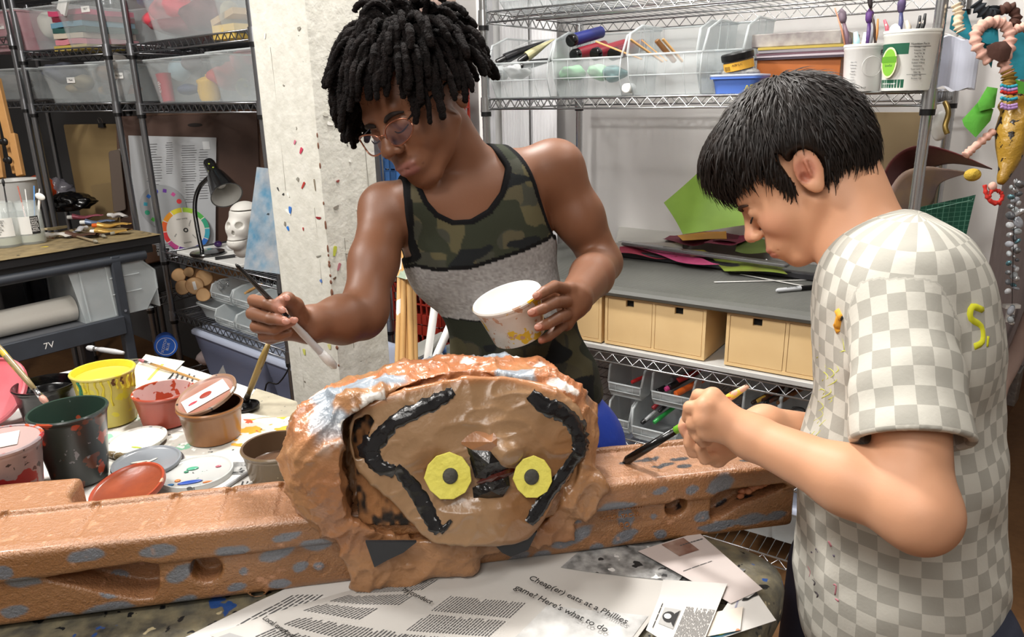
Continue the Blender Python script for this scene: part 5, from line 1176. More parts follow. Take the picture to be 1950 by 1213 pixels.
ctube('gold crumpled tube at the right end of the bench, lower', 185, 446, .12, .02, BANG-.95, 'b8924a', [('d8b860', 24, .6, 2)])
ctube('gold crumpled tube with orange cap above the lower one', 188, 434, .115, .018, BANG-.85, 'c49a4c', [('c05020', 24, .66, 2)], 'd8601c')
ctube('blue-grey crumpled tube behind the gold tubes', 165, 428, .10, .018, BANG-.8, '6b7a94', [('c9c4c0', 24, .62, 2)])
ctube('magenta stained tube at the back of the bench', 140, 418, .11, .016, BANG-.75, 'a85a6a', [('5a2a44', 24, .6, 2)])
ctube('white rolled tube lying by the drawing boards', 215, 414, .07, .012, BANG-1.2, 'e0dcd8', [('6a6a8c', 24, .66, 2)])
ctube('dark brown tube in the middle of the bench', 130, 452, .12, .018, BANG-1.1, '5a4034', [('a89a80', 24, .66, 2)])
ctube('white round-capped tube pointing at the gold tubes', 160, 440, .05, .014, BANG-2.5, 'c9c9cc', [('7a7a80', 24, .66, 2)], 'dadad8')
for i, (a, b, c, d, col, lb) in enumerate([(140, 440, 195, 452, '5a4a38', 'dark thin brush lying across the bench'), (135, 450, 180, 462, '8a7a60', 'tan thin brush beside the dark one'), (155, 455, 210, 448, '3a3430', 'black thin brush near the bench edge')]):
    p = bench(a, b)+V(0, 0, .006); q_ = bench(c, d)+V(0, 0, .006); t = thing('paintbrush', lb, 'brush', p, 0, 'brushes strewn on the bench', local=False); MB().tube([p, q_], [.003, .005], 8).build('handle', mat('hx'+col, col, .5), t, smooth=True)
    e_ = nrm(q_-p); MB().tube([q_, q_+e_*.012, q_+e_*.03], [.005, .007, .002], 8).build('bristles', mat('bristle_grey', '8d8878', .7), t, smooth=True)
# easel parts
t = thing('wooden_easel', 'wooden easel with black wing nuts at the left edge', 'easel', P(20, 330, 2.75), 0, None, local=False)
def plank(px0, py0, px1, py1, z, w_, th): 
    a = P(px0, py0, z); b = P(px1, py1, z); d = nrm(b-a); M = basis((a+b)/2, d, np.cross(V(0, .9, .2), d)); return MB().box((0, 0, 0), (np.linalg.norm(b-a), w_, th), T=M, bev=.002)
plank(-8, 150, 34, 330, 2.72, .030, .02).build('upright', PINE, t); plank(24, 255, 40, 335, 2.69, .026, .02).build('slider', PINE, t); plank(-12, 240, 2, 340, 2.72, .03, .02).build('back_strut', PINE, t)
for px, py in ((9, 270), (17, 305)):
    c = P(px, py, 2.67); MB().ell(tuple(c), (.012, .008, .014), 10, 8).ell(tuple(c+V(-.012, 0, 0)), (.010, .006, .010), 10, 8).build('wing_nut', BLACKP, t, smooth=True)
# cable
t = thing('black_cable', 'thin black cable hanging in front of the lidded totes', 'cable', P(555, 600, 2.2), 0, None, local=False)
_k = P(505, 742, 2.35); MB().tube(cr([P(556, 600, 2.3), P(556, 660, 2.3), P(550, 700, 2.3), P(530, 730, 2.32), _k, _k*V(1, 1, .5)+V(-.02, 0, 0), V(_k[0], _k[1], .003), V(_k[0]+.15, _k[1], .003)]), .0025, 6).build('cord', BLACKP, t, smooth=True)
# grey plastic chair/bucket seat behind table at left
t = thing('moulded_chair', 'dark grey moulded seat with round grip hole behind the worktable', 'chair', P(120, 740, 2.05), 0, None, local=False)
o_ = [onz(a, b, .70) for a, b in [(60, 772), (110, 735), (170, 705), (250, 690), (300, 700), (250, 760), (120, 800)]]
MB().prism([(p[0], p[1]) for p in o_], .66, .70, bev=.006).build('seat', mat('dark_grey_seat', '33353a', .45), t)
c = onz(158, 716, .703)
MB().prism([(c[0]+.035*math.cos(a)+.02*math.sin(a)*0, c[1]+.018*math.sin(a)) for a in [i*.4 for i in range(16)]], .698, .7015).build('grip_hole', mat('hole_black', '060606', .9), t)
sm_ = sum(o_)/len(o_)
for i in range(4): 
    q_ = sm_+V(.12*(1 if i % 2 else -1), .10*(1 if i > 1 else -1), 0); MB().tube([(q_[0], q_[1], 0), (q_[0], q_[1], .665)], .012, 8).build('leg', STEELP, t)
# ---------------------------------------------------------------- between post and right shelf : crates, dowels, pipes
def crate(lb, c, ang, w_, d_, h_, m, group='red milk crates stacked behind the white post', word=None):
    t = thing('milk_crate', lb, 'crate', c, ang, group); mb = MB(); th = .008
    for s_ in (-1, 1):
        for (ax_, L_, D_) in ((0, w_, d_), (1, d_, w_)):
            def bb(u, z, du, dz_):
                if ax_ == 0: mb.box((u, s_*D_/2, z), (du, th, dz_))
                else: mb.box((s_*D_/2, u, z), (th, du, dz_))
            bb(0, h_-.02, L_, .04); bb(0, .02, L_, .04); bb(0, h_*.5, L_, .035)
            for k in range(9): bb(-L_/2+.004+(L_-.008)*k/8, h_/2, .007, h_)
            for z in (h_*.30, h_*.72): bb(0, z, L_, .005)
    mb.box((0, 0, .004), (w_, d_, .008)); cb = mb.build('crate_body', m, t)
    if word: txt(word, .05, BLACKINK, t, basis((-w_*.36, -d_/2-.005, h_*.5), (1, 0, 0), (0, 0, 1)), 'stencilled_letters')
REDC = mat('red_crate', '8f2413', .5, var=(6, '8d2412', .4)); BLUC = mat('blue_crate', '3f6fae', .5)
ca = rs(sl(822, 300, .16)[0]-.12, .28, 0)
for i, z in enumerate([.0, .275, .55]): crate(['red milk crate on the floor, lowest of the stack', 'red milk crate in the middle of the stack', 'red milk crate stencilled with a W near the dowels'][i], ca+V(0, 0, z), RANG, .24, .24, .27, REDC, word='W' if i == 2 else None)
crate('red crate showing between the post and the boy\'s shoulder', ca+V(0, 0, .83), RANG, .24, .24, .27, REDC)
crate('blue crate above the red ones beside the boy\'s mouth', ca+V(0, 0, 1.11), RANG, .24, .24, .13, BLUC, group='crates stacked behind the white post')
crate('red crate at the top of the stack above the hair', ca+V(.0, 0, 1.25), RANG, .24, .24, .42, REDC)
t = thing('paper_bag', 'wrinkled pink-brown paper bundle in the topmost crate', 'paper', ca+V(0, 0, 1.66), RANG); MB().ell((0, 0, .09), (.14, .12, .11), 24, 14).build('bundle', mat('pinkish_paper', 'b39a90', .7, bump=(14, 1, .02)), t, smooth=True)
# translucent white corrugated sheets
for i, (x, y, w_, c, lb) in enumerate([(-.26, .56, .13, 'cfd0d2', 'translucent white plastic sheet standing behind the hair, left'), (-.14, .58, .12, 'dcdcde', 'translucent white plastic sheet standing behind the hair, right'), (-.38, .60, .1, 'b9babd', 'grey plastic sheet standing beside the crates')]):
    mb = MB(); mb.grid(40, 2, lambda u, v, w_=w_: ((u-.5)*w_, .004*math.sin(u*50), 1.95*v), two=0); o = mb.build('plastic_sheet', mat('sheet'+c, c, .4, alpha=.95), None, smooth=True); o.location = tuple(rs(x, y, 0)); o.rotation_euler = (0, 0, RANG)
    md = o.modifiers.new('s', 'SOLIDIFY'); md.thickness = .004; tag(o, lb, 'plastic sheet', 'plastic sheets beside the shelving')
for i, (x, y, r_, c, lb) in enumerate([(-.085, .10, .013, 'd4d4d2', 'white vertical pipe left of the chrome shelf post'), (-.05, .14, .011, 'bfc0c0', 'light grey vertical pipe beside the white one'), (-.115, .16, .012, 'e2e2e0', 'white vertical pipe behind the boy\'s hair tips')]):
    o = MB().tube([(0, 0, 0), (0, 0, 2.4)], r_, 16).build('vertical_pipe', mat('pipe'+c, c, .35), None, smooth=40); o.location = tuple(rs(x, y, 0)); tag(o, lb, 'pipe', 'vertical pipes beside the shelf post')
# dowels in a holder
GD = 'dowels standing beside the post'
for i, px in enumerate([757, 766, 775, 783, 791]):
    b_ = P(px, 690, 1.92-.01*(i % 2)); tp_ = P(px-4+(i-2)*-1.2+(8 if i < 2 else 0), 470, 1.92-.01*(i % 2)); d = tp_-b_; lo_ = b_-d*(b_[2]/d[2])
    o = MB().tube([lo_*V(1, 1, 0), b_, tp_+d*(.02*(i % 3))], .0075, 12).build('wooden_dowel', DOWEL if i else mat('white_smeared_wood', 'cfa870', .5, spots=[('ece8e0', 14, .55, 3)]), None, smooth=40)
    tag(o, ['white-smeared dowel at the left of the bundle', 'second dowel from the left in the bundle', 'middle dowel of the bundle', 'fourth dowel in the bundle with dark spots', 'rightmost dowel of the bundle'][i], 'dowel', GD)
t = thing('dowel_holder', 'grey folded card sleeve around the dowels under the boy\'s arm', 'sleeve', P(785, 510, 1.90), 0, None, local=False)
f0 = [P(770, 478, 1.89), P(773, 532, 1.86), P(802, 524, 1.88), P(780, 478, 1.90)]; f1 = [P(755, 527, 1.92), P(760, 515, 1.92), P(773, 515, 1.89), P(773, 532, 1.86)]
mb = MB(); mb.add(f0+[p+V(0, .003, 0) for p in f0], [(0, 1, 2, 3), (7, 6, 5, 4), (0, 4, 5, 1), (1, 5, 6, 2), (2, 6, 7, 3), (3, 7, 4, 0)]); mb.build('card_face', mat('grey_card', 'b4b4a4', .5), t)
mb = MB(); mb.add(f1+[p+V(0, .003, 0) for p in f1], [(0, 1, 2, 3), (7, 6, 5, 4), (0, 4, 5, 1), (1, 5, 6, 2), (2, 6, 7, 3), (3, 7, 4, 0)]); mb.build('card_side', mat('green_grey_card', '8a9a88', .5), t)
for i, (a, b, lb) in enumerate([((829, 575), (818, 655), 'white pipe leaning behind the boy, upright one'), ((848, 640), (826, 690), 'white pipe leaning behind the boy, lower slanted one')]):
    p = P(*a, 2.05); q_ = P(*b, 2.05); d = nrm(q_-p); o = MB().tube([p-d*.05, q_+d*.5], .011, 14).build('white_pipe', WHITEP, None, smooth=40); tag(o, lb, 'pipe', 'white pipes leaning by the crates')
for i, (a, b, c, lb) in enumerate([((790, 672), (845, 646), '8d8d88', 'grey weathered board behind the white pipes'), ((792, 680), (848, 655), '4a6fa8', 'blue-edged board under the grey one'), ((800, 690), (860, 670), '5a5f5c', 'dark grey bin lid below the boards')]):
    p = P(*a, 2.12); q_ = P(*b, 2.12); stick('scrap_board', lb, p, q_, .12, .012, mat('scr'+c, c, .6, spots=[('2a2a2a', 14, .7, 3)]), 'scrap boards by the pipes', 'board')
# ---------------------------------------------------------------- right side : mat, prints, puppet, pipe, beads
def GP(px, py, off): return onpl(px, py, RB+ey*off, ey)
def gquad(name, lb, cs, offs, m, th, cat):
    p = [GP(a, b, o_) for (a, b), o_ in zip(cs, offs)]; t = thing(name, lb, cat, p[0]*V(1, 1, 1), 0, None, local=False)
    vs = p+[q_+ey*th for q_ in p]; MB().add(vs, [(0, 1, 2, 3), (7, 6, 5, 4), (0, 4, 5, 1), (1, 5, 6, 2), (2, 6, 7, 3), (3, 7, 4, 0)]).build('panel', m, t); return t, p
def gridmat():
    m = mat('cutting_mat_green', '1f6b55', .5); nt = m.node_tree; N = nt.nodes; L = nt.links; b = N['Principled BSDF']
    tc = N.new('ShaderNodeTexCoord'); mp = N.new('ShaderNodeMapping'); mp.vector_type = 'POINT'; mp.inputs['Rotation'].default_value = (0, 0, -RANG); L.new(tc.outputs['Object'], mp.inputs['Vector'])
    br = N.new('ShaderNodeSeparateXYZ'); L.new(mp.outputs[0], br.inputs[0]); outs = []
    for ch in ('X', 'Z'):
        for per, wd in ((.0127, .0012), (.0508, .0022)):
            f = N.new('ShaderNodeMath'); f.operation = 'PINGPONG'; f.inputs[1].default_value = per/2; L.new(br.outputs[ch], f.inputs[0])
            g = N.new('ShaderNodeMath'); g.operation = 'LESS_THAN'; g.inputs[1].default_value = wd/2; L.new(f.outputs[0], g.inputs[0]); outs.append(g.outputs[0])
    cur = outs[0]
    for o_ in outs[1:]:
        a = N.new('ShaderNodeMath'); a.operation = 'MAXIMUM'; L.new(cur, a.inputs[0]); L.new(o_, a.inputs[1]); cur = a.outputs[0]
    mx = N.new('ShaderNodeMix'); mx.data_type = 'RGBA'; mx.inputs[6].default_value = lin('19604b'); mx.inputs[7].default_value = lin('5f9c86'); L.new(cur, mx.inputs[0]); L.new(mx.outputs[2], b.inputs['Base Color']); return m
t, p = gquad('cutting_mat', 'green gridded cutting mat leaning at the right end of the shelf', [(1750, 395), (1858, 371), (1810, 575), (1700, 585)], (.25, .38, .36, .25), gridmat(), .003, 'cutting mat')
MB().tube([p[0]*.85+p[1]*.15+V(0, 0, -.012)-ey*.001, p[0]*.08+p[1]*.92+V(0, 0, -.012)-ey*.001], .0009, 4).build('ruler_line', mat('mat_line', '8fc0ac', .5), t)
MB().tube([p[1]*.97+p[3]*.03-ey*.001, p[3]*.8+p[1]*.2-ey*.001], .0008, 4).build('diagonal_line', mat('mat_line', '8fc0ac', .5), t)
t, p = gquad('plywood_panel', 'pale plywood panel standing behind the curled prints', [(1661, 214), (1768, 214), (1768, 520), (1661, 520)], (.50, .50, .50, .50), mat('pale_ply', 'c2ad88', .55, var=(3, 'a8946c', .5)), .02, 'board')
MB().tube([p[0]+V(0, 0, 0), p[3]], .006, 4).build('edge_strip', mat('edge_strip', 'd9b984', .5), t)
def curl(lb, pts0, pts1, m, name='curled_print'):
    t = thing(name, lb, 'print', pts0[0], 0, 'curled prints behind the chrome post', local=False); a = cr(pts0, 5); b = cr(pts1, 5); n_ = len(a)
    mb = MB(); vs = []; K_ = 8
    for i in range(n_):
        for k in range(K_+1): vs.append(tuple(a[i]*(1-k/K_)+b[i]*(k/K_)))
    mb.add(vs, [(i*(K_+1)+k, i*(K_+1)+k+1, (i+1)*(K_+1)+k+1, (i+1)*(K_+1)+k) for i in range(n_-1) for k in range(K_)]); o = mb.build('print_sheet', m, t, smooth=True)
    md = o.modifiers.new('s', 'SOLIDIFY'); md.thickness = .002
MAR = mat('maroon_print', '5a1f26', .4, var=[(5, '2a1416', .8), (11, '8a4a40', .5)]); MIX = mat('mixed_print', '8d7a74', .45, var=[(6, '3f4a6a', .7), (11, 'b0925a', .6), (4, '5a3030', .6)])
g = GP
curl('dark maroon curled print arching over the chrome post', [g(1680, 400, .30), g(1684, 330, .32), g(1715, 290, .34), g(1760, 277, .34), g(1820, 292, .30), g(1888, 322, .22)], [g(1688, 470, .34), g(1700, 400, .38), g(1730, 340, .42), g(1770, 322, .42), g(1815, 312, .36), g(1889, 323, .23)], MAR)
curl('multicoloured curled print under the maroon one', [g(1686, 420, .26), g(1692, 370, .28), g(1718, 330, .30), g(1760, 318, .30), g(1800, 322, .28), g(1842, 328, .24)], [g(1730, 520, .30), g(1740, 470, .34), g(1760, 420, .36), g(1778, 385, .36), g(1790, 350, .32), g(1836, 332, .25)], MIX)
# pipe with bracket and beads on the right wall
wn_ = V(d_[1], -d_[0], 0); wp_ = V(1.475, 2.24, 0)
def WR(px, py, off=.02): return onpl(px, py, wp_+wn_*off, wn_)
t = thing('wall_conduit', 'painted pipe elbow running down the lilac wall', 'pipe', WR(1900, 720, .06), 0, None, local=False)
MB().tube(cr([WR(1968, 590, .05), WR(1945, 650, .05), WR(1922, 700, .05), WR(1900, 742, .05), WR(1893, 800, .05)]), .03, 14).build('pipe_run', mat('pinkish_pipe', 'b59a8e', .5, bump=(20, .4, .004)), t, smooth=True)
c = WR(1912, 730, .03); MB().box(tuple(c), (.10, .10, .14), rot=(0, 0, math.atan2(d_[1], d_[0])), bev=.004).build('metal_bracket', mat('galvanised', '8a8886', .35, .7, bump=(25, 1, .01)), t)
t = thing('bead_strand', 'hanging strand of glass beads and silver charms on the right wall', 'bead strand', WR(1935, 350, .05), 0, None, local=False)
for i in range(46):
    f = i/45; py = 345+f*270; px = 1934-8*f+9*math.sin(i*2.1)*(1 if py < 560 else .2)
    if 560 < py < 580: continue
    c = WR(px, py, .05+.01*(i % 3)); r_ = .006+.007*fx(i); cc = ['c9ccd0', '8d9094', 'b4bcc0', 'd8dce0', '5a5c60', '6f9aa6', 'a8acb4'][i % 7]
    MB().ell(tuple(c), (r_*(.6+.6*fx(i+9)), r_*.8, r_*(.7+.9*fx(i+3))), 8, 6, rot=(i, i*.7, 0)).build('bead', mat('bd'+cc, cc, .1, .6 if i % 2 else 0), t, smooth=True)
MB().tube([WR(1934, 340, .05), WR(1930, 450, .05), WR(1927, 600, .05)], .001, 4).build('thread', BLACKINK, t)
c = WR(1926, 583, .05); MB().box(tuple(c), (.05, .02, .012)).box(tuple(c+V(-.008, 0, -.03)), (.008, .008, .05)).box(tuple(c+V(.008, 0, -.035)), (.008, .008, .055)).build('white_charm', WHITEP, t)
# hanging puppet : cloth, foam, yarn
PZ = 1.62
t = thing('hanging_puppet', 'fabric puppet of felt, netting and gold cloth hanging from the shelf corner', 'puppet', P(1900, 100, PZ), 0, None, local=False)
FL = {k: mat('felt_'+k, c, .85, bump=(60, .6, .003)) for k, c in dict(teal='2a94a8', green='58a83a', pink='d8a898', brown='4a2c22', dark='20262c', gold='8a6a24', red='b8281e', yellow='c4a43c', lilac='b08ac0', cream='d8c4a8').items()}
def felt(nm, pts, z, k, th=.006, zz=None):
    p = [P(a, b, z+(zz[i] if zz else 0)) for i, (a, b) in enumerate(pts)]; c = sum(p)/len(p); vd_ = nrm(c-CC)
    n_ = len(p); vs = [q_ for q_ in p]+[q_+vd_*th for q_ in p]+[c-vd_*.006, c+vd_*(th+.006)]
    fs = [(i, (i+1) % n_, 2*n_) for i in range(n_)]+[(n_+(i+1) % n_, n_+i, 2*n_+1) for i in range(n_)]+[((i+1) % n_, i, n_+i, n_+(i+1) % n_) for i in range(n_)]
    o = MB().add(vs, fs).build(nm, FL[k], t, smooth=60); return o
felt('felt_body', [(1812, 30), (1840, 20), (1850, 50), (1880, 60), (1893, 100), (1888, 130), (1868, 85), (1835, 72), (1808, 55)], PZ+.02, 'teal', .012)
felt('felt_patch', [(1866, 50), (1900, 48), (1902, 80), (1880, 84), (1862, 75)], PZ-.01, 'teal', .015)
felt('felt_strip', [(1925, 55), (1965, 55), (1965, 150), (1935, 152), (1920, 120)], PZ+.03, 'teal', .01)
def twist(nm, pts, r, k, z, amp=.25):
    p = cr([P(a, b, z+(q_[0] if q_ else 0)) for a, b, *q_ in pts], 8); n_ = len(p); rs_ = [r*(1+amp*math.sin(i*1.7)+.12*math.sin(i*4.1)) for i in range(n_)]
    return MB().tube(p, rs_, 12).build(nm, FL[k], t, smooth=True)
twist('stuffed_arm', [(1885, 118), (1862, 90), (1858, 65), (1874, 46), (1900, 42), (1920, 58), (1922, 90), (1912, 120), (1920, 140)], .011, 'pink', PZ-.02)
twist('stuffed_arm', [(1930, 60), (1945, 52), (1965, 60)], .008, 'pink', PZ-.02)
felt('brown_patch', [(1878, 88), (1895, 80), (1915, 78), (1927, 92), (1922, 112), (1902, 118), (1882, 108)], PZ-.045, 'brown', .02)
twist('yarn_bundle', [(1820, 8), (1826, 25), (1824, 45), (1830, 60)], .009, 'cream', PZ-.01)
twist('dark_bundle', [(1858, 5), (1872, 22), (1888, 28), (1893, 15)], .012, 'dark', PZ)
twist('yarn_bundle', [(1905, 20), (1925, 15), (1935, 35), (1928, 50)], .010, 'brown', PZ-.01)
felt('green_felt', [(1880, 165), (1900, 168), (1894, 205), (1865, 212), (1862, 195)], PZ-.02, 'green', .008)
felt('green_felt', [(1862, 195), (1892, 208), (1886, 230), (1858, 262), (1836, 240), (1832, 228)], PZ-.01, 'green', .008)
felt('green_felt', [(1930, 150), (1962, 160), (1962, 200), (1935, 215), (1928, 180)], PZ, 'green', .008)
twist('gold_neck', [(1918, 135), (1922, 150), (1920, 165)], .012, 'gold', PZ-.02)
for i, (y, k) in enumerate([(162, 'teal'), (168, 'lilac'), (174, 'red'), (186, 'teal'), (198, 'lilac'), (203, 'lilac')]): twist('yarn_tie', [(1906, y), (1920, y+4), (1936, y+1)], .0035, k, PZ-.04, .1)
c0 = P(1922, 180, PZ-.01); c1 = P(1928, 260, PZ-.01); c2 = P(1905, 350, PZ-.01)
GOLDC = mat('gold_leopard_cloth', '8d6a22', .35, bump=(30, 1, .008), var=(10, 'c09a3a', .6), spots=[('1c1206', 48, .57, 2), ('d8b860', 60, .66, 5)])
MB().tube(cr([c0, P(1932, 215, PZ-.01), c1, P(1920, 310, PZ-.01), c2], 8), [.010, .014, .020, .026, .028, .027, .026, .027, .028, .030, .031, .032, .033, .034, .035, .034, .033, .032, .031, .030, .028, .026, .024, .022, .020, .018, .016, .014, .013, .012, .010, .008, .006][:33], 16).build('leopard_bag', GOLDC, t, smooth=True)
twist('stuffed_leg', [(1892, 250), (1870, 268), (1850, 285), (1838, 296)], .008, 'pink', PZ, .2)
o = MB().ell(tuple(P(1852, 333, PZ)), (.018, .012, .014), 16, 10).build('yellow_pompom', mat('yellow_yarn', 'b89a34', .8, bump=(80, 1, .006)), t, smooth=True)
twist('red_yarn', [(1875, 352), (1880, 375), (1895, 388), (1908, 378), (1905, 366), (1890, 362), (1884, 380), (1905, 388)], .004, 'red', PZ-.01, .2)
MB().ell(tuple(P(1890, 355, PZ-.01)), (.009, .008, .010), 12, 8).build('pink_knot', FL['pink'], t, smooth=True)
o = MB().tube(cr([P(1800, 195, 1.72), P(1806, 215, 1.70), P(1800, 240, 1.70), P(1804, 255, 1.70)]), [.006]*16, 8).build('hook_ornament', mat('brass_old', '8d7640', .4, .7), None, smooth=True); tag(o, 'small brass charm hanging from the shelf corner clip', 'charm')
o = MB().ell((0, 0, 0), (.020, .016, .035), 16, 10).build('white_bulb', WHITEP, None, smooth=True); o.location = tuple(P(1790, 240, 1.78)); tag(o, 'pale rounded bulb hanging behind the chrome post', 'ornament')
# ---------------------------------------------------------------- newspapers
TZ = .7995
NEWS = mat('newspaper_stock', 'b9b6b1', .8, bump=(9, .5, .006), var=(7, 'bcb9b4', .5))
NEWSW = mat('newspaper_white', 'cfcdc9', .75, bump=(9, .5, .006))
PHOTO = mat('newspaper_photo', '7a7a79', .7, var=[(26, '1d1d1e', .95), (60, 'c8c8c6', .7)], spots=[('d4d4d2', 26, .62, 3), ('222223', 34, .64, 6)])
PHOTC = mat('newspaper_colour_photo', '6a6460', .6, var=[(20, '2a3038', .9), (40, 'b08a6a', .6)], spots=[('d8d8d4', 96, .62, 3)])
def nsheet(lb, px, z, m=NEWS, amp=.004, seed=0, nx=26, ny=20, cat='newspaper', edge=0, name='newspaper_sheet', curl=None, th=.0004):
    p = [onz(a, b, z) for a, b in px]; c = sum(p)/4; t = thing(name, lb, cat, c, 0, None)
    def H(x, y):
        return amp*((vn(np.array(x)*9+seed, np.array(y)*9, seed)-.5)+.5*(vn(np.array(x)*25+seed, np.array(y)*17, seed)-.5))*2
    def S(u, v):
        q = p[0]*(1-u)*(1-v)+p[1]*u*(1-v)+p[2]*u*v+p[3]*(1-u)*v; e_ = edge*(fx(int(u*40))*.5 if v > .98 or v < .02 else 0)
        z_ = amp+float(H(q[0], q[1]))
        if curl: z_ += curl(u, v)
        return (q[0]-c[0]+e_*.004, q[1]-c[1]+e_*.004, z_)
    MB().grid(nx, ny, S, two=th).build('sheet', m, t, smooth=60)
    return t, S
def block(t, S, u0, u1, v0, v1, n, m=INKGREY, name='text_column', lift=.0007, th=.35, words=7, seed=1, ax=0):
    """rows of printed dashes following the sheet; ax=0 lines run along u"""
    mb = MB()
    for i in range(n):
        a = v0+(v1-v0)*(i+.5)/n if ax == 0 else u0+(u1-u0)*(i+.5)/n; hh = ((v1-v0) if ax == 0 else (u1-u0))/n*th
        w0, w1_e = (u0, u1) if ax == 0 else (v0, v1); k = 0; cur = w0; end = w1_e-(w1_e-w0)*(.25*fx(i*7+seed) if fx(i+seed) > .7 else 0)
        while cur < end-1e-4:
            L_ = (w1_e-w0)/words*(.5+fx(i*13.7+k*3.3+seed)); e_ = min(cur+L_, end)
            qs = [(cur, a-hh/2), (e_, a-hh/2), (e_, a+hh/2), (cur, a+hh/2)]
            if ax: qs = [(y, x) for x, y in qs]
            vs = [Vector(S(*q))+Vector((0, 0, lift)) for q in qs]; mb.add(vs, [(0, 1, 2, 3)]); cur = e_+(w1_e-w0)*.02; k += 1
    return mb.build(name, m, t)
def patch(t, S, u0, u1, v0, v1, m, name='photo_print', lift=.0006, n=8):
    mb = MB(); mb.grid(n, n, lambda a, b: tuple(Vector(S(u0+(u1-u0)*a, v0+(v1-v0)*b))+Vector((0, 0, lift)))); return mb.build(name, m, t, smooth=True)
# front sheets (under and before the foam beam)
t, S = nsheet('newspaper page with the Phillies headline spread in front of the foam beam', [(620, 1300), (1000, 1010), (1330, 1060), (1130, 1330)], TZ+.003, NEWS, .002, 2)
M = None
ca_ = onz(1096, 1143, TZ+.010); xd = nrm(onz(1196, 1186, TZ+.01)-onz(992, 1096, TZ+.01)); 
TXI = mat('headline_ink', '242424', .7)
def words(s, px, py, size, par, d0, d1, z=TZ+.0105, m=TXI, nm='headline'):
    o_ = onz(px, py, z)-V(*wmat(par).translation); x_ = nrm(onz(*d1, z)-onz(*d0, z)); return txt(s, size, m, par, basis(o_, x_, np.cross(V(0, 0, 1), x_)), nm)
dd = ((992, 1096), (1196, 1190))
words('Cheap(er) eats at a Phillies', 1098, 1140, .0136, t, *dd); words("game? Here's what to do", 1066, 1157, .0136, t, *dd)
for k, (u0, u1, v0, v1, n) in enumerate([(.40, .50, .05, .42, 26), (.28, .38, .05, .42, 26), (.16, .26, .05, .42, 26)]): block(t, S, u0, u1, v0, v1, n, ax=0, seed=k)
patch(t, S, .76, 1.0, .40, 1.0, PHOTO)
patch(t, S, .12, .50, .52, .98, mat('newspaper_photo_light', 'b8b8b6', .7, var=[(14, '5d5d5e', .9), (40, 'e0e0de', .7)]))
t, S = nsheet('newspaper page of listings with a heading on conduct, left of the headline page', [(400, 1215), (720, 1110), (960, 1075), (700, 1330)], TZ+.002, NEWS, .003, 5)
words('by|conduct', 795, 1134, .011, t, (770, 1120), (825, 1146)); words('Local events and', 535, 1196, .010, t, (505, 1178), (560, 1213))
for k, (u0, u1, v0, v1, n) in enumerate([(.10, .22, .18, .90, 30), (.26, .38, .18, .90, 30), (.44, .56, .1, .5, 16), (.60, .72, .1, .6, 20), (.76, .88, .1, .6, 20)]): block(t, S, u0, u1, v0, v1, n, ax=0, seed=k+9, words=5)
patch(t, S, .0, .07, .05, .9, mat('grey_band', '9a9a9a', .8), 'grey_band')
t, S = nsheet('newspaper corner lying under the left end of the headline page', [(300, 1240), (560, 1120), (760, 1100), (560, 1300)], TZ+.0005, NEWSW, .003, 8); block(t, S, .3, .8, .2, .8, 14, seed=3)
t, S = nsheet('newspaper photo page of machinery lying behind the headline page', [(1080, 1075), (1180, 1005), (1420, 1085), (1300, 1170)], TZ+.0005, PHOTO, .0006, 11)
t, S = nsheet('pinkish-white blank newspaper page reaching toward the table corner', [(1215, 1050), (1330, 1015), (1452, 1122), (1392, 1150)], TZ+.0100, mat('pinkish_news', 'c2b8b4', .8, var=(7, 'bdb0ac', .5)), .0007, 14); block(t, S, .55, .95, .1, .14, 1, seed=2); block(t, S, .1, .9, .45, .47, 1)
patch(t, S, .35, .72, .02, .26, mat('rusty_smear', '6a4030', .6, var=(18, 'c9b8ac', .8)), 'rust_smear')
t, S = nsheet('newspaper page with a small portrait column near the table edge', [(1230, 1200), (1262, 1120), (1385, 1112), (1325, 1260)], TZ+.0135, NEWSW, .0006, 17, curl=lambda u, v: .012*max(u-.75, 0)*4*(1-v))
block(t, S, .08, .62, .50, .98, 22, seed=4, words=5); block(t, S, .1, .8, .08, .12, 1, TXI, 'rule_line')
patch(t, S, .22, .55, .16, .44, mat('portrait_ground', 'b0b0ae', .7), 'portrait_ground')
q = lambda u, v, l: Vector(S(u, v))+Vector((0, 0, l))
def flat(t, pts, m, nm): MB().add(pts, [tuple(range(len(pts)))]).build(nm, m, t)
flat(t, [q(.385+.10*math.cos(a), .29+.11*math.sin(a), .0011) for a in [i*.45 for i in range(14)]]+[], mat('print_dark', '2a2a2b', .7), 'portrait_hair')
flat(t, [q(.385+.05*math.cos(a), .27+.065*math.sin(a), .0016) for a in [i*.45 for i in range(14)]], mat('print_pale', 'cfcfcd', .7), 'portrait_face')
flat(t, [q(.25, .43, .0012), q(.30, .37, .0012), q(.38, .35, .0012), q(.47, .37, .0012), q(.53, .43, .0012)], mat('print_dark', '2a2a2b', .7), 'portrait_shoulders')
t, S = nsheet('white newspaper sheet with a blue and green advert overhanging the table edge', [(1330, 1230), (1395, 1135), (1440, 1128), (1478, 1182)], TZ+.0085, NEWSW, .0005, 20)
words('s', 1388, 1142, .016, t, (1380, 1140), (1400, 1150)); block(t, S, .62, .92, .3, .36, 2, mat('blue_ink', '3c4a9a', .6), seed=6)
patch(t, S, .02, .34, .10, .52, mat('teal_advert', '3f6a7c', .6), 'advert'); flat(t, [Vector(S(.18+.12*math.cos(a), .28+.10*math.sin(a)))+Vector((0, 0, .0012)) for a in [i*.45 for i in range(14)]], mat('lime_ink', 'b4c83a', .6), 'advert_ring')
flat(t, [Vector(S(.18+.05*math.cos(a), .28+.04*math.sin(a)))+Vector((0, 0, .0018)) for a in [i*.45 for i in range(14)]], mat('print_dark', '2a2a2b', .7), 'advert_centre')
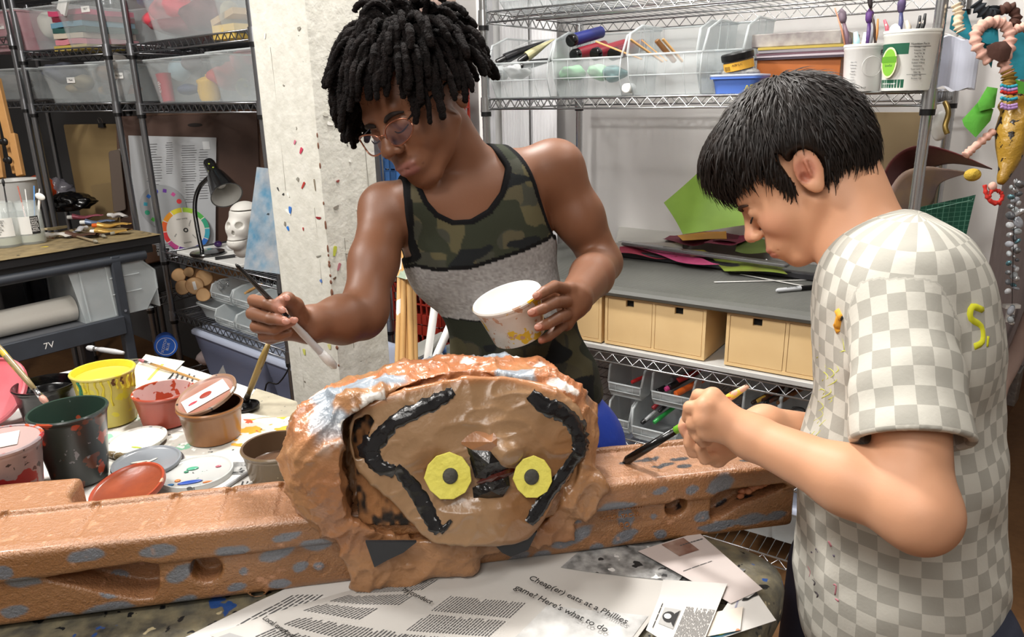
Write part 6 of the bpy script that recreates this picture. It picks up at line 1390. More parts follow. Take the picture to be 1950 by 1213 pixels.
flat(t, [Vector(S(a, b))+Vector((0, 0, .001)) for a, b in [(.80, .45), (.87, .50), (.84, .66), (.92, .85), (.99, .99), (.86, .98), (.84, .8), (.78, .62)]], BLACKINK, 'black_paint_streak')
t, S = nsheet('cream folded newspaper with orange stains at the bottom right of the table', [(1255, 1230), (1330, 1172), (1415, 1155), (1410, 1200)], TZ+.0112, mat('cream_news', 'e0d8cc', .75, spots=[('cf8a6a', 29, .62, 4)]), .0006, 23)
# rear sheets under the paint tubs
SPLAT = mat('splattered_newspaper', 'cbc8c0', .7, bump=(12, .5, .006), var=(30, 'a8a69e', .6), spots=[('7fb89a', 22, .60, 2), ('e8e6e0', 29, .60, 5), ('3a3f40', 51, .66, 3), ('b8434a', 29, .71, 7), ('d8b83a', 32, .73, 9), ('5f8f7c', 35, .70, 12)])
t, S = nsheet('paint-splattered newspaper under the tubs and lids', [(180, 1000), (150, 760), (560, 800), (720, 960)], TZ+.002, SPLAT, .003, 31, 30, 24)
t, S = nsheet('newspaper with colour photos along the far edge of the table', [(170, 800), (280, 676), (560, 768), (600, 860)], TZ+.001, NEWSW, .002, 34)
patch(t, S, .30, .62, .15, .42, PHOTC); patch(t, S, .30, .75, .50, .75, PHOTC); block(t, S, .70, .9, .1, .4, 9, seed=5); block(t, S, .1, .25, .2, .8, 14, seed=8)
t, S = nsheet('cream newspaper with a yellow stripe behind the yellow tub', [(215, 745), (278, 676), (352, 690), (300, 745)], TZ+.0035, mat('cream_sheet', 'ddd8c4', .75), .002, 37); patch(t, S, .3, .8, .55, .62, mat('yellow_wash', 'd8c05a', .7), 'yellow_wash')
t, S = nsheet('tan paint-smeared newspaper at the far right of the tubs', [(452, 790), (488, 742), (565, 766), (600, 850)], TZ+.004, mat('tan_smeared_news', 'a8a08c', .7, bump=(12, .5, .006), var=(26, '7d7868', .6), spots=[('cfc94a', 32, .68, 2), ('5a5a54', 58, .68, 4)]), .002, 40)
t, S = nsheet('newspaper with orange and yellow smears beside the brown tub', [(440, 850), (455, 800), (560, 795), (545, 860)], TZ+.0055, mat('orange_smeared_news', 'd0cdc4', .7, spots=[('e0a030', 16, .53, 2), ('c8502c', 29, .64, 4), ('2a2a2a', 48, .66, 7)]), .002, 43)
t, S = nsheet('newspaper with a face photo lying between palette lid and brown tub', [(380, 960), (440, 870), (560, 880), (600, 950)], TZ+.0055, NEWSW, .002, 46); patch(t, S, .55, .85, .1, .6, PHOTO); block(t, S, .1, .4, .3, .9, 12, seed=2)
t, S = nsheet('white newspaper under the blue lid at the left back', [(-60, 830), (0, 745), (200, 690), (240, 760)], TZ+.0018, NEWSW, .003, 49); block(t, S, .5, .8, .2, .5, 8, seed=7)
t, S = nsheet('newspaper under the black and dark green tubs', [(-80, 960), (-60, 800), (200, 780), (200, 980)], TZ+.001, NEWSW, .002, 52); block(t, S, .6, .95, .5, .9, 16, seed=7)
# ---------------------------------------------------------------- paint tubs and lids
TT = TZ+.009
def tub(lb, px, py, rb, rt, h, outer, inner=None, fill=None, filln='paint', n=44, inh=None, tilt=(0, 0, 0), drips=None, z=TT, group='paint tubs on the newspapers', wob=None, rimc=None):
    c = onz(px, py, z); t = thing('paint_tub', lb, 'paint tub', c, tilt, group)
    prof = shell_lathe(rb, rt, h); k = 9
    MB().lathe(prof[:11], n, wob=wob).build('tub_wall', outer, t, smooth=40)
    MB().lathe(prof[10:], n).build('tub_interior', inner or outer, t, smooth=40)
    if fill:
        zf = h*(inh or .5); rf = rb+(rt-rb)*(zf/h)-.0022
        MB().lathe([(0, zf), (rf*.6, zf+.0008), (rf*.93, zf), (rf, zf+.002)], n).build(filln, fill, t, smooth=True)
    for i, (a, w_, l_, m_) in enumerate(drips or []):
        mb = MB(); pts = []; rs_ = []
        for j in range(7):
            zz_ = h*.93-l_*j/6; r_ = rb+(rt-rb)*zz_/h+.0008; aa = a+.03*math.sin(j*1.3+i); pts.append((r_*math.cos(aa), r_*math.sin(aa), zz_)); rs_.append(w_*(1-.4*math.sin(j*.6)*.6) if j < 6 else w_*1.25)
        mb.tube(pts, rs_, 8).build('paint_drip', m_, t, smooth=True)
    return t, c
YP = mat('yellow_paint', 'ead42a', .25, coat=.3); YT = mat('yellow_tub_plastic', 'cfc262', .3, var=(9, 'b8ac5a', .5), spots=[('d8cc3a', 32, .55, 2), ('4a3f24', 58, .72, 3), ('3f6a4c', 45, .74, 5)])
aim = math.atan2(-1.4, .8)
dr = [(aim-1.0+i*.22+.08*fx(i), .0016+.0018*fx(i+2), .02+.035*fx(i*2.3), YP) for i in range(11)]+[(aim-.9, .003, .03, mat('green_drip', '2a7a5c', .3)), (aim-.85, .0012, .06, mat('green_drip', '2a7a5c', .3)), (aim+.25, .003, .012, mat('brown_drip', '5a3418', .3)), (aim+.55, .003, .014, mat('brown_drip', '5a3418', .3))]
tub('tall yellow tub with dripping paint around its rim', 213, 798, .047, .056, .108, YT, YP, YP, inh=.86, drips=dr)
RBP = mat('rust_plastic', 'a84a34', .35, var=(8, '8d4238', .5)); RBI = mat('rust_interior', 'a8452c', .3, spots=[('c9a8a4', 29, .50, 2), ('b0584a', 38, .66, 5)])
tub('rust red tub with pale streaks inside, beside the yellow tub', 320, 800, .046, .055, .066, RBP, RBI, mat('rust_paint', '8d3a28', .3), inh=.2)
BRT = mat('brown_tub_plastic', '8f6038', .3, coat=.2, var=[(7, '6d4426', .6), (14, 'b8824c', .5)])
tub('brown tub with a paint lid lying tilted across its top', 408, 830, .048, .056, .066, BRT, mat('brown_tub_in', '5a3a22', .3), mat('brown_paint', '3c2416', .25), inh=.4)
BLT = mat('glossy_black_paint', '070708', .22, coat=.15, bump=(30, .5, .004))
tub('black tub crusted with glossy black paint and holding a brush', 100, 800, .046, .055, .080, BLT, BLT, BLT, inh=.75)
DGT = mat('dark_green_cup', '303835', .35, coat=.2, var=(10, '23282a', .6), spots=[('6b3f2c', 32, .58, 4), ('b84a2a', 19, .575, 2), ('8d8f94', 51, .65, 6), ('b89a86', 58, .68, 9)])
tub('tall dark green cup with orange paint patches', 155, 908, .042, .0575, .126, DGT, mat('dark_green_in', '26382f', .35, spots=[('a8482c', 19, .62, 3), ('8f9a98', 64, .70, 5)]), mat('dark_green_paint', '1f2c26', .15), inh=.55)
RTT = mat('red_tub', 'a02430', .3, var=(9, '6d1a22', .5), spots=[('c9c4b8', 38, .70, 3)])
tub('red tub with grey rim at the left edge, under the white one', 22, 936, .046, .056, .075, RTT, RTT, mat('red_paint', '8d1c26', .3), inh=.8)
WTT = mat('smeared_white_tub', 'a8999a', .3, var=(20, '7d7074', .7), spots=[('a02a2c', 24, .57, 2), ('c8502c', 34, .61, 4), ('3a3436', 50, .62, 6)])
t, c = tub('smeared white tub with a square paper label, stacked in the red tub', 18, 938, .044, .055, .085, WTT, WTT, None, z=TT+.060)
MB().lathe([(0, .078), (.052, .078), (.054, .083), (0, .083)], 36).build('inner_lid', mat('lid_mauve', 'a8908c', .35), t, smooth=40)
MB().box((-.004, -.004, .0845), (.064, .052, .001), rot=(0, 0, .5), bev=0).build('paper_label', mat('tan_white_label', 'e6e2da', .6, spots=[('6a4a3a', 64, .72, 2)]), t)
TPT = mat('taupe_tub', '7d6a50', .3, coat=.2, var=(8, '665640', .5), spots=[('c9b894', 51, .72, 3)])
tub('taupe brown tub half hidden behind the left of the sculpture', 532, 902, .048, .054, .055, TPT, mat('taupe_in', '5a4634', .3), mat('taupe_paint', '5d4636', .2), inh=.35, wob=None)
# lids
def lid(lb, px, py, r, m, tilt=(0, 0, 0), z=TT, rimm=None, top=None, h=.007, name='tub_lid', grp='tub lids on the newspapers'):
    c = onz(px, py, z); t = thing(name, lb, 'lid', c, tilt, grp)
    MB().lathe([(0, .001), (r-.004, .001), (r-.002, 0), (r, .001), (r+.001, h*.6), (r, h), (r-.003, h), (r-.005, h-.002)], 44).build('rim', rimm or m, t, smooth=40)
    MB().lathe([(r-.005, h-.002), (r-.007, h-.0035), (0, h-.0035)], 44).build('lid_disc', top or m, t, smooth=40); return t
BP = mat('sky_blue_paint', '4a96dc', .3, spots=[('e8eef2', 38, .70, 3)])
t = lid('white-rimmed lid coated with sky blue paint behind the black tub', 98, 748, .062, WHITEP, top=BP)
txt('BLUE', .016, BLACKINK, t, basis((-.005, .012, .005), (1, .15, 0), (0, 1, 0)), 'handwriting')
t = lid('white lid with a yellow-green smear beside the dark green cup', 262, 842, .053, WHITEP, (R(3), R(-3), 0), rimm=mat('smeared_rim', 'c9c6be', .35, spots=[('8d8f94', 64, .62, 3)]))
MB().ell((.012, -.028, .0040), (.012, .0025, .001), 14, 6, rot=(0, 0, -.3)).build('lime_smear', mat('lime_smear', 'a8bc3a', .4), t, smooth=True)
GLD = mat('grey_paint_lid', '7d8288', .3, coat=.2)
lid('lower dark-rimmed lid under the grey painted one', 284, 888, .057, mat('dark_smear_lid', '4a4a4c', .3, spots=[('9a9a9c', 51, .64, 2)]))
t = lid('grey painted lid with a white brush mark', 280, 884, .056, GLD, (R(2), 0, 0), z=TT+.008)
for (x, y, a, l_) in ((-.012, .000, .3, .016), (.006, .004, .9, .012), (-.004, -.004, -.1, .014)): MB().ell((x, y, .0048), (l_, .0025, .0012), 12, 6, rot=(0, 0, a)).build('white_brushmark', mat('offwhite_paint', 'd8d6c8', .4), t, smooth=True)
ORP = mat('orange_red_paint', '7f3e2a', .3, coat=.1, bump=(18, .6, .004), var=(30, '9c4c2c', .7))
lid('orange-red paint lid propped on the edge of the foam beam', 246, 934, .058, mat('rust_rim', 'a0442c', .3, spots=[('d8a890', 45, .68, 3)]), (R(12), R(-8), 0), z=TT+.014, top=ORP, h=.010)
CLM = mat('clear_palette_lid', 'c4c6c4', .2, alpha=.75, spots=[('6a8f80', 38, .70, 2), ('b05a6a', 32, .74, 4), ('4a4a4c', 64, .69, 6), ('c8743c', 45, .74, 8)])
t = lid('clear lid used as a palette with dabs of blue and green', 376, 906, .059, CLM, h=.010)
for (x, y, rx, ry, c_) in ((.003, -.036, .020, .006, '2a4a9c'), (-.012, .012, .010, .006, '4a9a7c'), (.03, .018, .005, .003, 'b05a6a'), (-.018, .0, .004, .003, '2f7a5c'), (-.02, -.03, .005, .004, 'c8743c'), (.032, -.036, .008, .002, 'c8743c'), (-.026, -.044, .006, .003, '2f6a9c')):
    MB().ell((x, y, .0078), (rx, ry, .0018), 14, 6, rot=(0, 0, .3)).build('paint_dab', mat('pal'+c_, c_, .3), t, smooth=True)
lid('glossy black lid behind the brown tub', 466, 776, .030, BLT, z=TT)
CARD = mat('white_card', 'e8e5e0', .6, spots=[('8d8a94', 70, .70, 2)])
cbr = onz(408, 830, TT); lt = Euler((R(16), R(-14), 0))
t = thing('tub_lid', 'paint-smeared clear lid with a white card label tilted on the brown tub', 'lid', cbr+V(-.004, .004, .080), lt)
MB().lathe([(0, .001), (.054, .001), (.058, 0), (.059, .006), (.057, .008), (.053, .006)], 44).build('rim', mat('smeared_lid_rim', '8a6a54', .3, spots=[('c9c4bc', 45, .60, 2), ('2a2422', 51, .64, 4), ('b09a3a', 38, .72, 5)]), t, smooth=40)
MB().lathe([(.053, .006), (.050, .003), (0, .003)], 44).build('lid_disc', mat('smeared_lid_top', '8d4a34', .3, var=(9, 'a89a90', .6)), t, smooth=40)
cd = MB().box((0, -.004, .0045), (.084, .048, .001), rot=(0, 0, .55)).build('card_label', CARD, t)
MB().ell((-.0, -.002, .0056), (.012, .009, .0008), 16, 6, rot=(0, 0, .5)).build('red_paint_spot', mat('dark_red_spot', '8d3426', .4), t, smooth=True); MB().ell((-.020, -.020, .0056), (.009, .004, .0008), 16, 6, rot=(0, 0, .5)).build('red_paint_spot', mat('crimson_spot', 'b02a3c', .4), t, smooth=True)
# pink tub lying behind at the far left
t = thing('tub_lid', 'large pink-red lid standing tilted behind the white tub at the left edge', 'lid', onz(2, 800, TT)+V(0, 0, .058), (R(48), R(-12), 0))
MB().lathe([(0, 0), (.07, 0), (.074, .003), (.074, .010), (.070, .012), (.066, .008), (0, .006)], 40).build('lid_disc', mat('pink_red_plastic', 'c4525c', .3, var=(8, 'd88a90', .6)), t, smooth=40)
# brushes on the table
def brush(lb, a, b, ra, rb_, col, m2=None, tl_=.035, spots=None, grp='brushes lying on the table', name='paintbrush', tr=None, fer=None):
    a = np.array(a); b = np.array(b); d = nrm(b-a); L_ = np.linalg.norm(b-a); t = thing(name, lb, 'brush', a, 0, grp, local=False)
    MB().tube([a, a+d*L_*.3, a+d*L_*.75, a+d*L_*.92], [ra*.7, ra*1.15, rb_*1.1, rb_*.8], 12).build('handle', mat('bh'+col, col, .35, coat=.2, spots=spots), t, smooth=True)
    MB().tube([a+d*L_*.90, b], [rb_*.9, rb_*1.05], 12).build('ferrule', fer or CHROME, t, smooth=True)
    if m2:
        r_ = tr or rb_*1.3; MB().tube([b, b+d*tl_*.35, b+d*tl_*.75, b+d*tl_], [rb_, r_, r_*.8, r_*.15], 12).build('bristles', m2, t, smooth=True)
    return t
OCH = [('3c2f20', 22, .62, 2), ('c9a83a', 14, .60, 4), ('b8b09a', 20, .68, 6)]
c0 = onz(470, 758, TT+.012); c1 = P(512, 652, 1.50)
brush('thick ochre-smeared brush handle rising from behind the tilted lid', c1, c0, .0065, .006, '8a7440', BLT, .025, OCH, None, fer=mat('dark_ferrule', '3a3428', .5))
brush('thin brush with pink ferrule lying from the yellow tub toward the brown one', onz(392, 728, TT+.004), onz(276, 689, TT+.006), .0028, .0036, 'a8804a', mat('magenta_brush', '9a5a60', .5), .03, OCH)
brush('brush with grey paint-dipped handle lying left behind the yellow tub', onz(235, 672, TT+.01), onz(180, 664, TT+.01), .006, .006, 'b0b0b2', mat('grey_wad', 'b9b9ba', .5), .03)
brush('brush standing in the black tub with an ochre handle', P(-30, 630, 1.42), onz(78, 755, TT+.085), .005, .005, '8d7c58', mat('pink_tip', 'b88a7c', .4), .02, OCH, None)
t = thing('palette_knife', 'steel palette knife blade with a hole pointing up behind the tilted lid', 'palette knife', onz(428, 748, TT), 0, None, local=False)
k0 = onz(425, 752, TT); pk = [P(412, 727, 1.66), P(416, 710, 1.66), P(424, 696, 1.66), P(430, 712, 1.66), P(430, 727, 1.66), P(425, 745, 1.66), P(416, 745, 1.66)]
vs = pk+[p+V(0, .002, 0) for p in pk]; n_ = len(pk); MB().add(vs, [tuple(range(n_)), tuple(range(n_, 2*n_))[::-1]]+[(i, (i+1) % n_, n_+(i+1) % n_, n_+i) for i in range(n_)]).build('blade', mat('worn_steel', '8a8c8e', .35, .6, spots=[('3a3a3c', 64, .66, 2)]), t)
MB().ell(tuple(P(422, 714, 1.655)), (.0035, .002, .0035), 10, 6).build('blade_hole', BLACKINK, t, smooth=True)
brush('long thin grey brush lying below the palette lid toward the beam', onz(520, 868, TT+.004), onz(400, 948, TT+.004), .0025, .003, '8f8f90', mat('grey_wad', 'b9b9ba', .5), .02)
brush('white thin stick parallel to the grey brush', onz(560, 872, TT+.004), onz(425, 950, TT+.003), .002, .002, 'dcdcd8', mat('grey_wad', 'b9b9ba', .5), .01)
brush('small brown crusted brush tip poking from the dark green cup base', onz(200, 862, TT+.004), onz(222, 868, TT+.004), .004, .006, '6a5a40', mat('crusty', '6a5a3c', .8, bump=(60, 1, .006)), .02)

# ---------------------------------------------------------------- foam beam
bl_ = onz(0, 1205, .8); br_ = onz(1510, 1010, .8); bv = nrm((br_-bl_)*V(1, 1, 0)); bm_ = V(-bv[1], bv[0], 0); bl_[2] = TZ+.004
BE = math.atan2(bv[1], bv[0])
def bp(px, py, off=0.):
    w_ = onpl(px, py, bl_+bm_*off, bm_); l = w_-bl_; return float(l @ bv), float(l[2])
def bt(px, py, z):
    w_ = onz(px, py, bl_[2]+z); l = w_-bl_; return float(l @ bv), float(l @ bm_)
beam = thing('painted_foam_block', 'long copper-painted foam beam with grey dabs lying across the table', 'foam beam', bl_, BE)
S = SDF(); HB = .108; SE = 1.058
def poly2(pts):
    pts = np.array(pts, float); n = len(pts)
    def fn(x, y):
        d = np.full(x.shape, 1e9); s_ = np.ones(x.shape)
        for i in range(n):
            j = (i-1) % n; e = pts[j]-pts[i]; wx = x-pts[i, 0]; wy = y-pts[i, 1]; t_ = np.clip((wx*e[0]+wy*e[1])/(e @ e), 0, 1)
            d = np.minimum(d, (wx-e[0]*t_)**2+(wy-e[1]*t_)**2); c1_ = y >= pts[i, 1]; c2_ = y < pts[j, 1]; c3_ = e[0]*wy > e[1]*wx
            s_ = np.where((c1_ & c2_ & c3_) | (~c1_ & ~c2_ & ~c3_), -s_, s_)
        return s_*np.sqrt(d)
    return fn
def ext(fn2, ax, c, h, r=.002):
    """extrude 2D sdf: ax=1 -> (x,z) profile extruded in y about c half h ; ax=2 -> (x,y)"""
    def fn(p):
        d2 = fn2(p[:, 0], p[:, 2] if ax == 1 else p[:, 1])+r; dz_ = np.abs((p[:, 1] if ax == 1 else p[:, 2])-c)-h+r
        return np.minimum(np.maximum(d2, dz_), 0)+np.sqrt(np.maximum(d2, 0)**2+np.maximum(dz_, 0)**2)-r
    return fn
ox = .052
S.add('u', 0, (.5, .1, .05), 1.3, ext(poly2([(-.30, .004), (SE, .004), (SE, .098), (ox+.035, .098), (ox+.012, .112), (ox, .135), (ox-.002, .185), (-.30, .190)]), 2, HB*.5, HB*.5, .010))
S.box((.38, .008, HB*.80), (.69, .013, HB*.20), rad=.010, k=.004)
S.box((-.12, .05, HB*.5), (.085, .052, HB*.5), rad=.010, k=.004)
S.box((.5, .092, HB*.96), (.56, .006, .010), rad=.004, k=.004)       # back rim
# shallow ribs on the top face
for s_ in (-.01, .10, .20, .27, .34, .86): S.box((s_, .055, HB+.001), (.004, .04, .004), rad=.003, k=.004, mode='s')
def sx_(px, py): return bp(px, py)
tri = [bp(*q_) for q_ in [(80, 1107), (120, 1092), (200, 1078), (275, 1068), (296, 1072), (301, 1090), (301, 1125), (290, 1143), (260, 1146), (180, 1132)]]
S.add('s', .003, (.12, .0, .06), .2, ext(poly2(tri), 1, .005, .040, .004))
tri2 = [bp(*q_) for q_ in [(1358, 955), (1362, 938), (1385, 930), (1490, 918), (1500, 925), (1485, 938), (1420, 962), (1375, 990), (1360, 995), (1355, 985)]]
S.add('s', .003, (.95, .0, .06), .2, ext(poly2(tri2), 1, .005, .030, .004))
def cyl(px, py, r, dep, mode='s', k=.002):
    x, z = bp(px, py); S.add(mode, k, (x, 0, z), r+dep, lambda p, x=x, z=z: np.maximum(np.sqrt((p[:, 0]-x)**2+(p[:, 2]-z)**2)-r, np.abs(p[:, 1])-dep))
cyl(391, 1088, .0195, .035); cyl(1290, 968, .0165, .030)
def ringf(px, py, r, w_, mode='u'):
    x, z = bp(px, py); S.add(mode, .001, (x, 0, z), r+.02, lambda p, x=x, z=z: np.sqrt((np.sqrt((p[:, 0]-x)**2+(p[:, 2]-z)**2)-r)**2+(p[:, 1]-.004)**2)-w_)
ringf(607, 1079, .0175, .0018); ringf(607, 1079, .0155, .0015, 's'); ringf(489, 1122, .014, .0010)
x, z = bp(607, 1079); S.box((x, .004, z), (.008, .0025, .008), M=Matrix.Rotation(R(45), 3, 'Y'), rad=.001, k=.001)
x0_, z0_ = bp(1085, 1005); x1_, z1_ = bp(1262, 965); S.box(((x0_+x1_)/2, .003, (z0_+z1_)/2), (abs(x1_-x0_)/2, .0022, .020), rad=.001, k=.001, mode='s')
S.add('d', 0, (0, 0, 0), 9, lambda p: .0008*(vn(p[:, 0]*30, p[:, 1]*30, p[:, 2]*30)-.5))
gray = [(167, 1054, 35, 12, .2), (305, 1044, 35, 12, .2), (443, 1047, 32, 12, .1), (548, 1018, 28, 8, .3), (43, 1108, 35, 14, .1), (10, 1086, 20, 14, 0), (341, 1096, 30, 13, .7), (348, 1150, 30, 12, .5), (528, 1057, 34, 13, .4), (600, 1037, 28, 14, .1), (463, 1091, 8, 8, 0), (450, 1122, 18, 8, .2), (532, 1116, 20, 10, .1), (571, 1083, 15, 9, .5), (203, 1165, 52, 13, .25), (112, 1182, 29, 13, .3), (23, 1168, 28, 13, .2), (230, 1090, 48, 11, .25), (205, 1135, 18, 9, 0), (607, 1079, 10, 8, .3),
        (1109, 984, 20, 12, .8), (1172, 964, 36, 10, .1), (1195, 990, 15, 19, .3), (1055, 1015, 34, 15, .7), (1092, 1027, 40, 12, .5), (1192, 1024, 23, 11, .6), (1260, 1020, 11, 8, 0), (1034, 1061, 18, 9, .2), (1138, 1047, 13, 9, .3), (1254, 931, 13, 6, .3), (1316, 929, 11, 8, .5), (1370, 920, 27, 15, .6), (1339, 987, 15, 10, .3), (1373, 1004, 40, 8, .2), (1431, 992, 32, 9, .2), (1395, 940, 20, 9, .2), (1247, 987, 6, 5, 0), (805, 1058, 13, 6, -.7), (854, 1071, 4, 9, .3), (896, 1080, 8, 13, .2), (991, 1064, 19, 9, .4), (1480, 985, 20, 8, .2)]
gl = []
for px, py, a, b, th_ in gray:
    x, z = bp(px, py); x2, z2 = bp(px+a, py); sc_ = abs(x2-x)/a; gl.append((x, z, a*sc_*1.1, b*sc_*1.25, th_-.13))
blk = [(1215, 878, .012, .0035, .1), (1238, 874, .016, .006, .25), (1262, 886, .018, .005, .15), (1294, 874, .015, .0055, .05), (1303, 888, .012, .006, .15), (1378, 874, .010, .0045, 0), (1425, 878, .013, .004, -.3), (1190, 881, .010, .004, .1)]
bll = [(*bt(px, py, HB), a, b, th_) for px, py, a, b, th_ in blk]
def ccol(p, n):
    x, y, z = p.T; c = np.tile(rgb('96683f'), (len(p), 1))
    v1 = vn(x*14, y*14, z*14, 1)[:, None]; v2 = vn(x*45, y*45, z*45, 2)[:, None]
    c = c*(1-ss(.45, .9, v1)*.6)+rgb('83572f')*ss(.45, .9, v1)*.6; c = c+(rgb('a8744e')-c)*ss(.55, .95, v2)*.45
    top_lit = ss(.6, .9, n[:, 2])[:, None]; c = c+(rgb('ae7c5a')-c)*top_lit*.55  # upward faces coloured lighter, imitating light from above
    nz = (vn(x*70, y*70, z*160, 5)-.5)*.9
    m = np.zeros(len(p))
    for gx, gz, a, b, th_ in gl:
        dx, dz_ = x-gx, z-gz; u = dx*math.cos(th_)+dz_*math.sin(th_); v = -dx*math.sin(th_)+dz_*math.cos(th_)
        m = np.maximum(m, 1-ss(.82, 1.05, np.sqrt((u/a)**2+(v/b)**2)+nz*.45))
    m = m*(n[:, 2] < .75)*(y < .06); c = c+(rgb('707882')-c)*m[:, None]*.92
    m = np.zeros(len(p))
    for gx, gy, a, b, th_ in bll:
        dx, dy = x-gx, y-gy; u = dx*math.cos(th_)+dy*math.sin(th_); v = -dx*math.sin(th_)+dy*math.cos(th_)
        m = np.maximum(m, 1-ss(.85, 1.1, np.sqrt((u/a)**2+(v/b)**2)+nz*.35))
    m = m*(n[:, 2] > .5); c = c+(rgb('1c1d24')-c)*m[:, None]
    sp_ = ss(.80, .88, vn(x*120, y*120, z*120, 8))[:, None]*.4; return np.clip(c+(rgb('e0a884')-c)*sp_, 0, 1)
FOAMM = mat('copper_painted_foam', 'b5713c', .34, attr='col', coat=.25, bump=[(160, .7, .003), (380, .9, .002)], spec=.8)
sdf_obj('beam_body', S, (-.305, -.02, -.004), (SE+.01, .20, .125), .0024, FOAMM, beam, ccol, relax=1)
mb_ = mat('raised_letters', '95633a', .4, coat=.2)
for s_, px, py, z_ in (('VR-6A-3040-2001', 1190, 968, .009), ('PUCLSA-TAC-20', 1180, 984, .009), ('BO', 1190, 1000, .012)):
    x, z = bp(px, py); txt(s_, z_*.9, mb_, beam, basis((x, -.0002+.0005, z), (1, 0, 0), (0, 0, 1)), 'moulded_lettering', ext=.0012)
x, z = bp(1462, 936); mb = MB()
for i in range(14): mb.ell((x-.035+.006*i, .012+.004*fx(i), z-.010+.0022*i+.006*fx(i+2)), (.006+.003*fx(i), .004, .004+.002*fx(i+7)), 8, 6)
mb.build('torn_foam', mat('torn_orange_foam', 'a05a34', .5, bump=(60, 1, .006), var=(30, 'd8a078', .7)), beam, smooth=True)

# ---------------------------------------------------------------- animal face sculpture on the beam
scu = thing('animal_face_sculpture', 'plastic-wrapped brown animal head with yellow eyes standing on the foam beam', 'sculpture', bl_, BE)
PT = R(13); pn = V(0, -math.cos(PT), math.sin(PT)); pu = V(0, math.sin(PT), math.cos(PT)); p0l = V(.60, -.034, .045)
def l2w(l): return bl_+bv*l[0]+bm_*l[1]+V(0, 0, l[2])
nw = bm_*pn[1]+V(0, 0, pn[2])
def fp(px, py, lift=0.):
    w_ = onpl(px, py, l2w(p0l+pn*lift), nw); l = w_-bl_; l = V(l @ bv, l @ bm_, l[2])-p0l; return float(l[0]), float(l @ pu)
def plc(p): q = p-p0l; return q[:, 0], q @ pu, q @ pn
S = SDF()
S.ell((.565, .10, .155), (.195, .095, .112), k=.02)
S.box((.580, .060, .165), (.150, .055, .095), rad=.035, k=.03)
S.ell((.430, .040, .170), (.078, .080, .092), k=.025)
S.ell((.410, .015, .145), (.045, .045, .065), k=.02)
S.ell((.715, .045, .160), (.056, .062, .080), k=.025)
S.cone((.455, .02, .238), (.70, .03, .225), .026, .022, .03)
S.cone((.46, .01, .20), (.46, .0, .10), .020, .014, .02)
S.box((.440, -.004, .075), (.030, .014, .075), M=Matrix.Rotation(R(-14), 3, 'Y'), rad=.010, k=.015)
S.box((.510, -.002, .055), (.080, .012, .050), rad=.008, k=.012)
S.box((.470, -.006, .018), (.035, .010, .022), M=Matrix.Rotation(R(8), 3, 'Y'), rad=.007, k=.012)
S.box((.64, .000, .055), (.09, .007, .030), rad=.005, k=.012)
S.box((.735, .0, .10), (.030, .014, .03), M=Matrix.Rotation(R(30), 3, 'Y'), rad=.008, k=.015)
hol = poly2([fp(*q_) for q_ in [(656, 800), (676, 779), (705, 758), (800, 731), (905, 714), (1010, 726), (1062, 749), (1102, 788), (1118, 850), (1095, 930), (1050, 1000), (1000, 1040), (790, 1040), (690, 1003), (662, 985), (652, 880)]])
def hfn(p):
    u, v, w_ = plc(p); return np.maximum(hol(u, v), -(w_+.040))
S.add('s', .004, (.6, 0, .17), .35, hfn)
def wr(p):
    x, y, z = p.T; wx = x+.02*vn(x*14, y*14, z*14, 21); a = vn(wx*15+z*7, y*15, z*7-wx*5, 3); b = vn(wx*34-z*16, y*30, z*20+wx*8, 4)
    r1 = 1-np.abs(2*a-1); r2 = 1-np.abs(2*b-1); c = vn(wx*70-z*30, y*60, z*48+wx*10, 6); r3 = 1-np.abs(2*c-1); return .007*(r1**5-.25)+.0055*(r2**5-.2)+.0025*(r3**4-.2)
def scol(p, n):
    x, y, z = p.T; c = np.tile(rgb('a27650'), (len(p), 1)); v = vn(x*12+3, y*12, z*12, 2)[:, None]; c = c+(rgb('a46a46')-c)*ss(.5, .9, v)*.7
    tp = ss(.20, .25, z+.03*(vn(x*20, y*20, z*5, 3)-.5))[:, None]
    g_ = ss(.53, .57, vn(x*13+.5, y*26, z*10, 7))[:, None]*tp; o_ = ss(.48, .6, vn(x*9, y*20, z*9, 9))[:, None]*tp*(1-g_)
    c = c+(rgb('b86c44')-c)*o_*.55; c = c+(rgb('8c96a0')-c)*g_
    wv = ss(.70, .73, vn(x*30, y*60, z*20, 12))[:, None]*tp; return np.clip(c+(rgb('ece8e2')-c)*wv, 0, 1)
BAGM = mat('painted_plastic_bag', 'a8703f', .32, attr='col', coat=.2, bump=[(26, .8, .012), (70, .5, .004)], spec=.6)
sdf_obj('plastic_wrap', S, (.28, -.07, -.01), (.86, .24, .36), .0030, BAGM, scu, scol, disp=wr, relax=1)
# dark foam block in the hollow
fbk = poly2([fp(*q_) for q_ in [(658, 785), (735, 775), (800, 930), (820, 1015), (760, 1008), (692, 1004), (664, 985), (656, 880)]])
def bfn(p):
    u, v, w_ = plc(p); return np.maximum(fbk(u, v), np.abs(w_+.032)-.019)
S = SDF(); S.add('u', 0, (.50, 0, .17), .25, bfn)
S.add('d', 0, (0, 0, 0), 9, lambda p: .004*(vn(p[:, 0]*150, p[:, 1]*150, p[:, 2]*90)-.5)+.004*(vn(p[:, 0]*60, p[:, 1]*60, p[:, 2]*60)-.5))
def fcol(p, n):
    v = vn(p[:, 0]*180, p[:, 1]*180, p[:, 2]*100, 3)[:, None]+.5*ss(.4, .7, vn(p[:, 0]*25, p[:, 1]*25, p[:, 2]*25, 5))[:, None]-.15; return rgb('1c140e')+(rgb('96663c')-rgb('1c140e'))*ss(.35, .75, v)
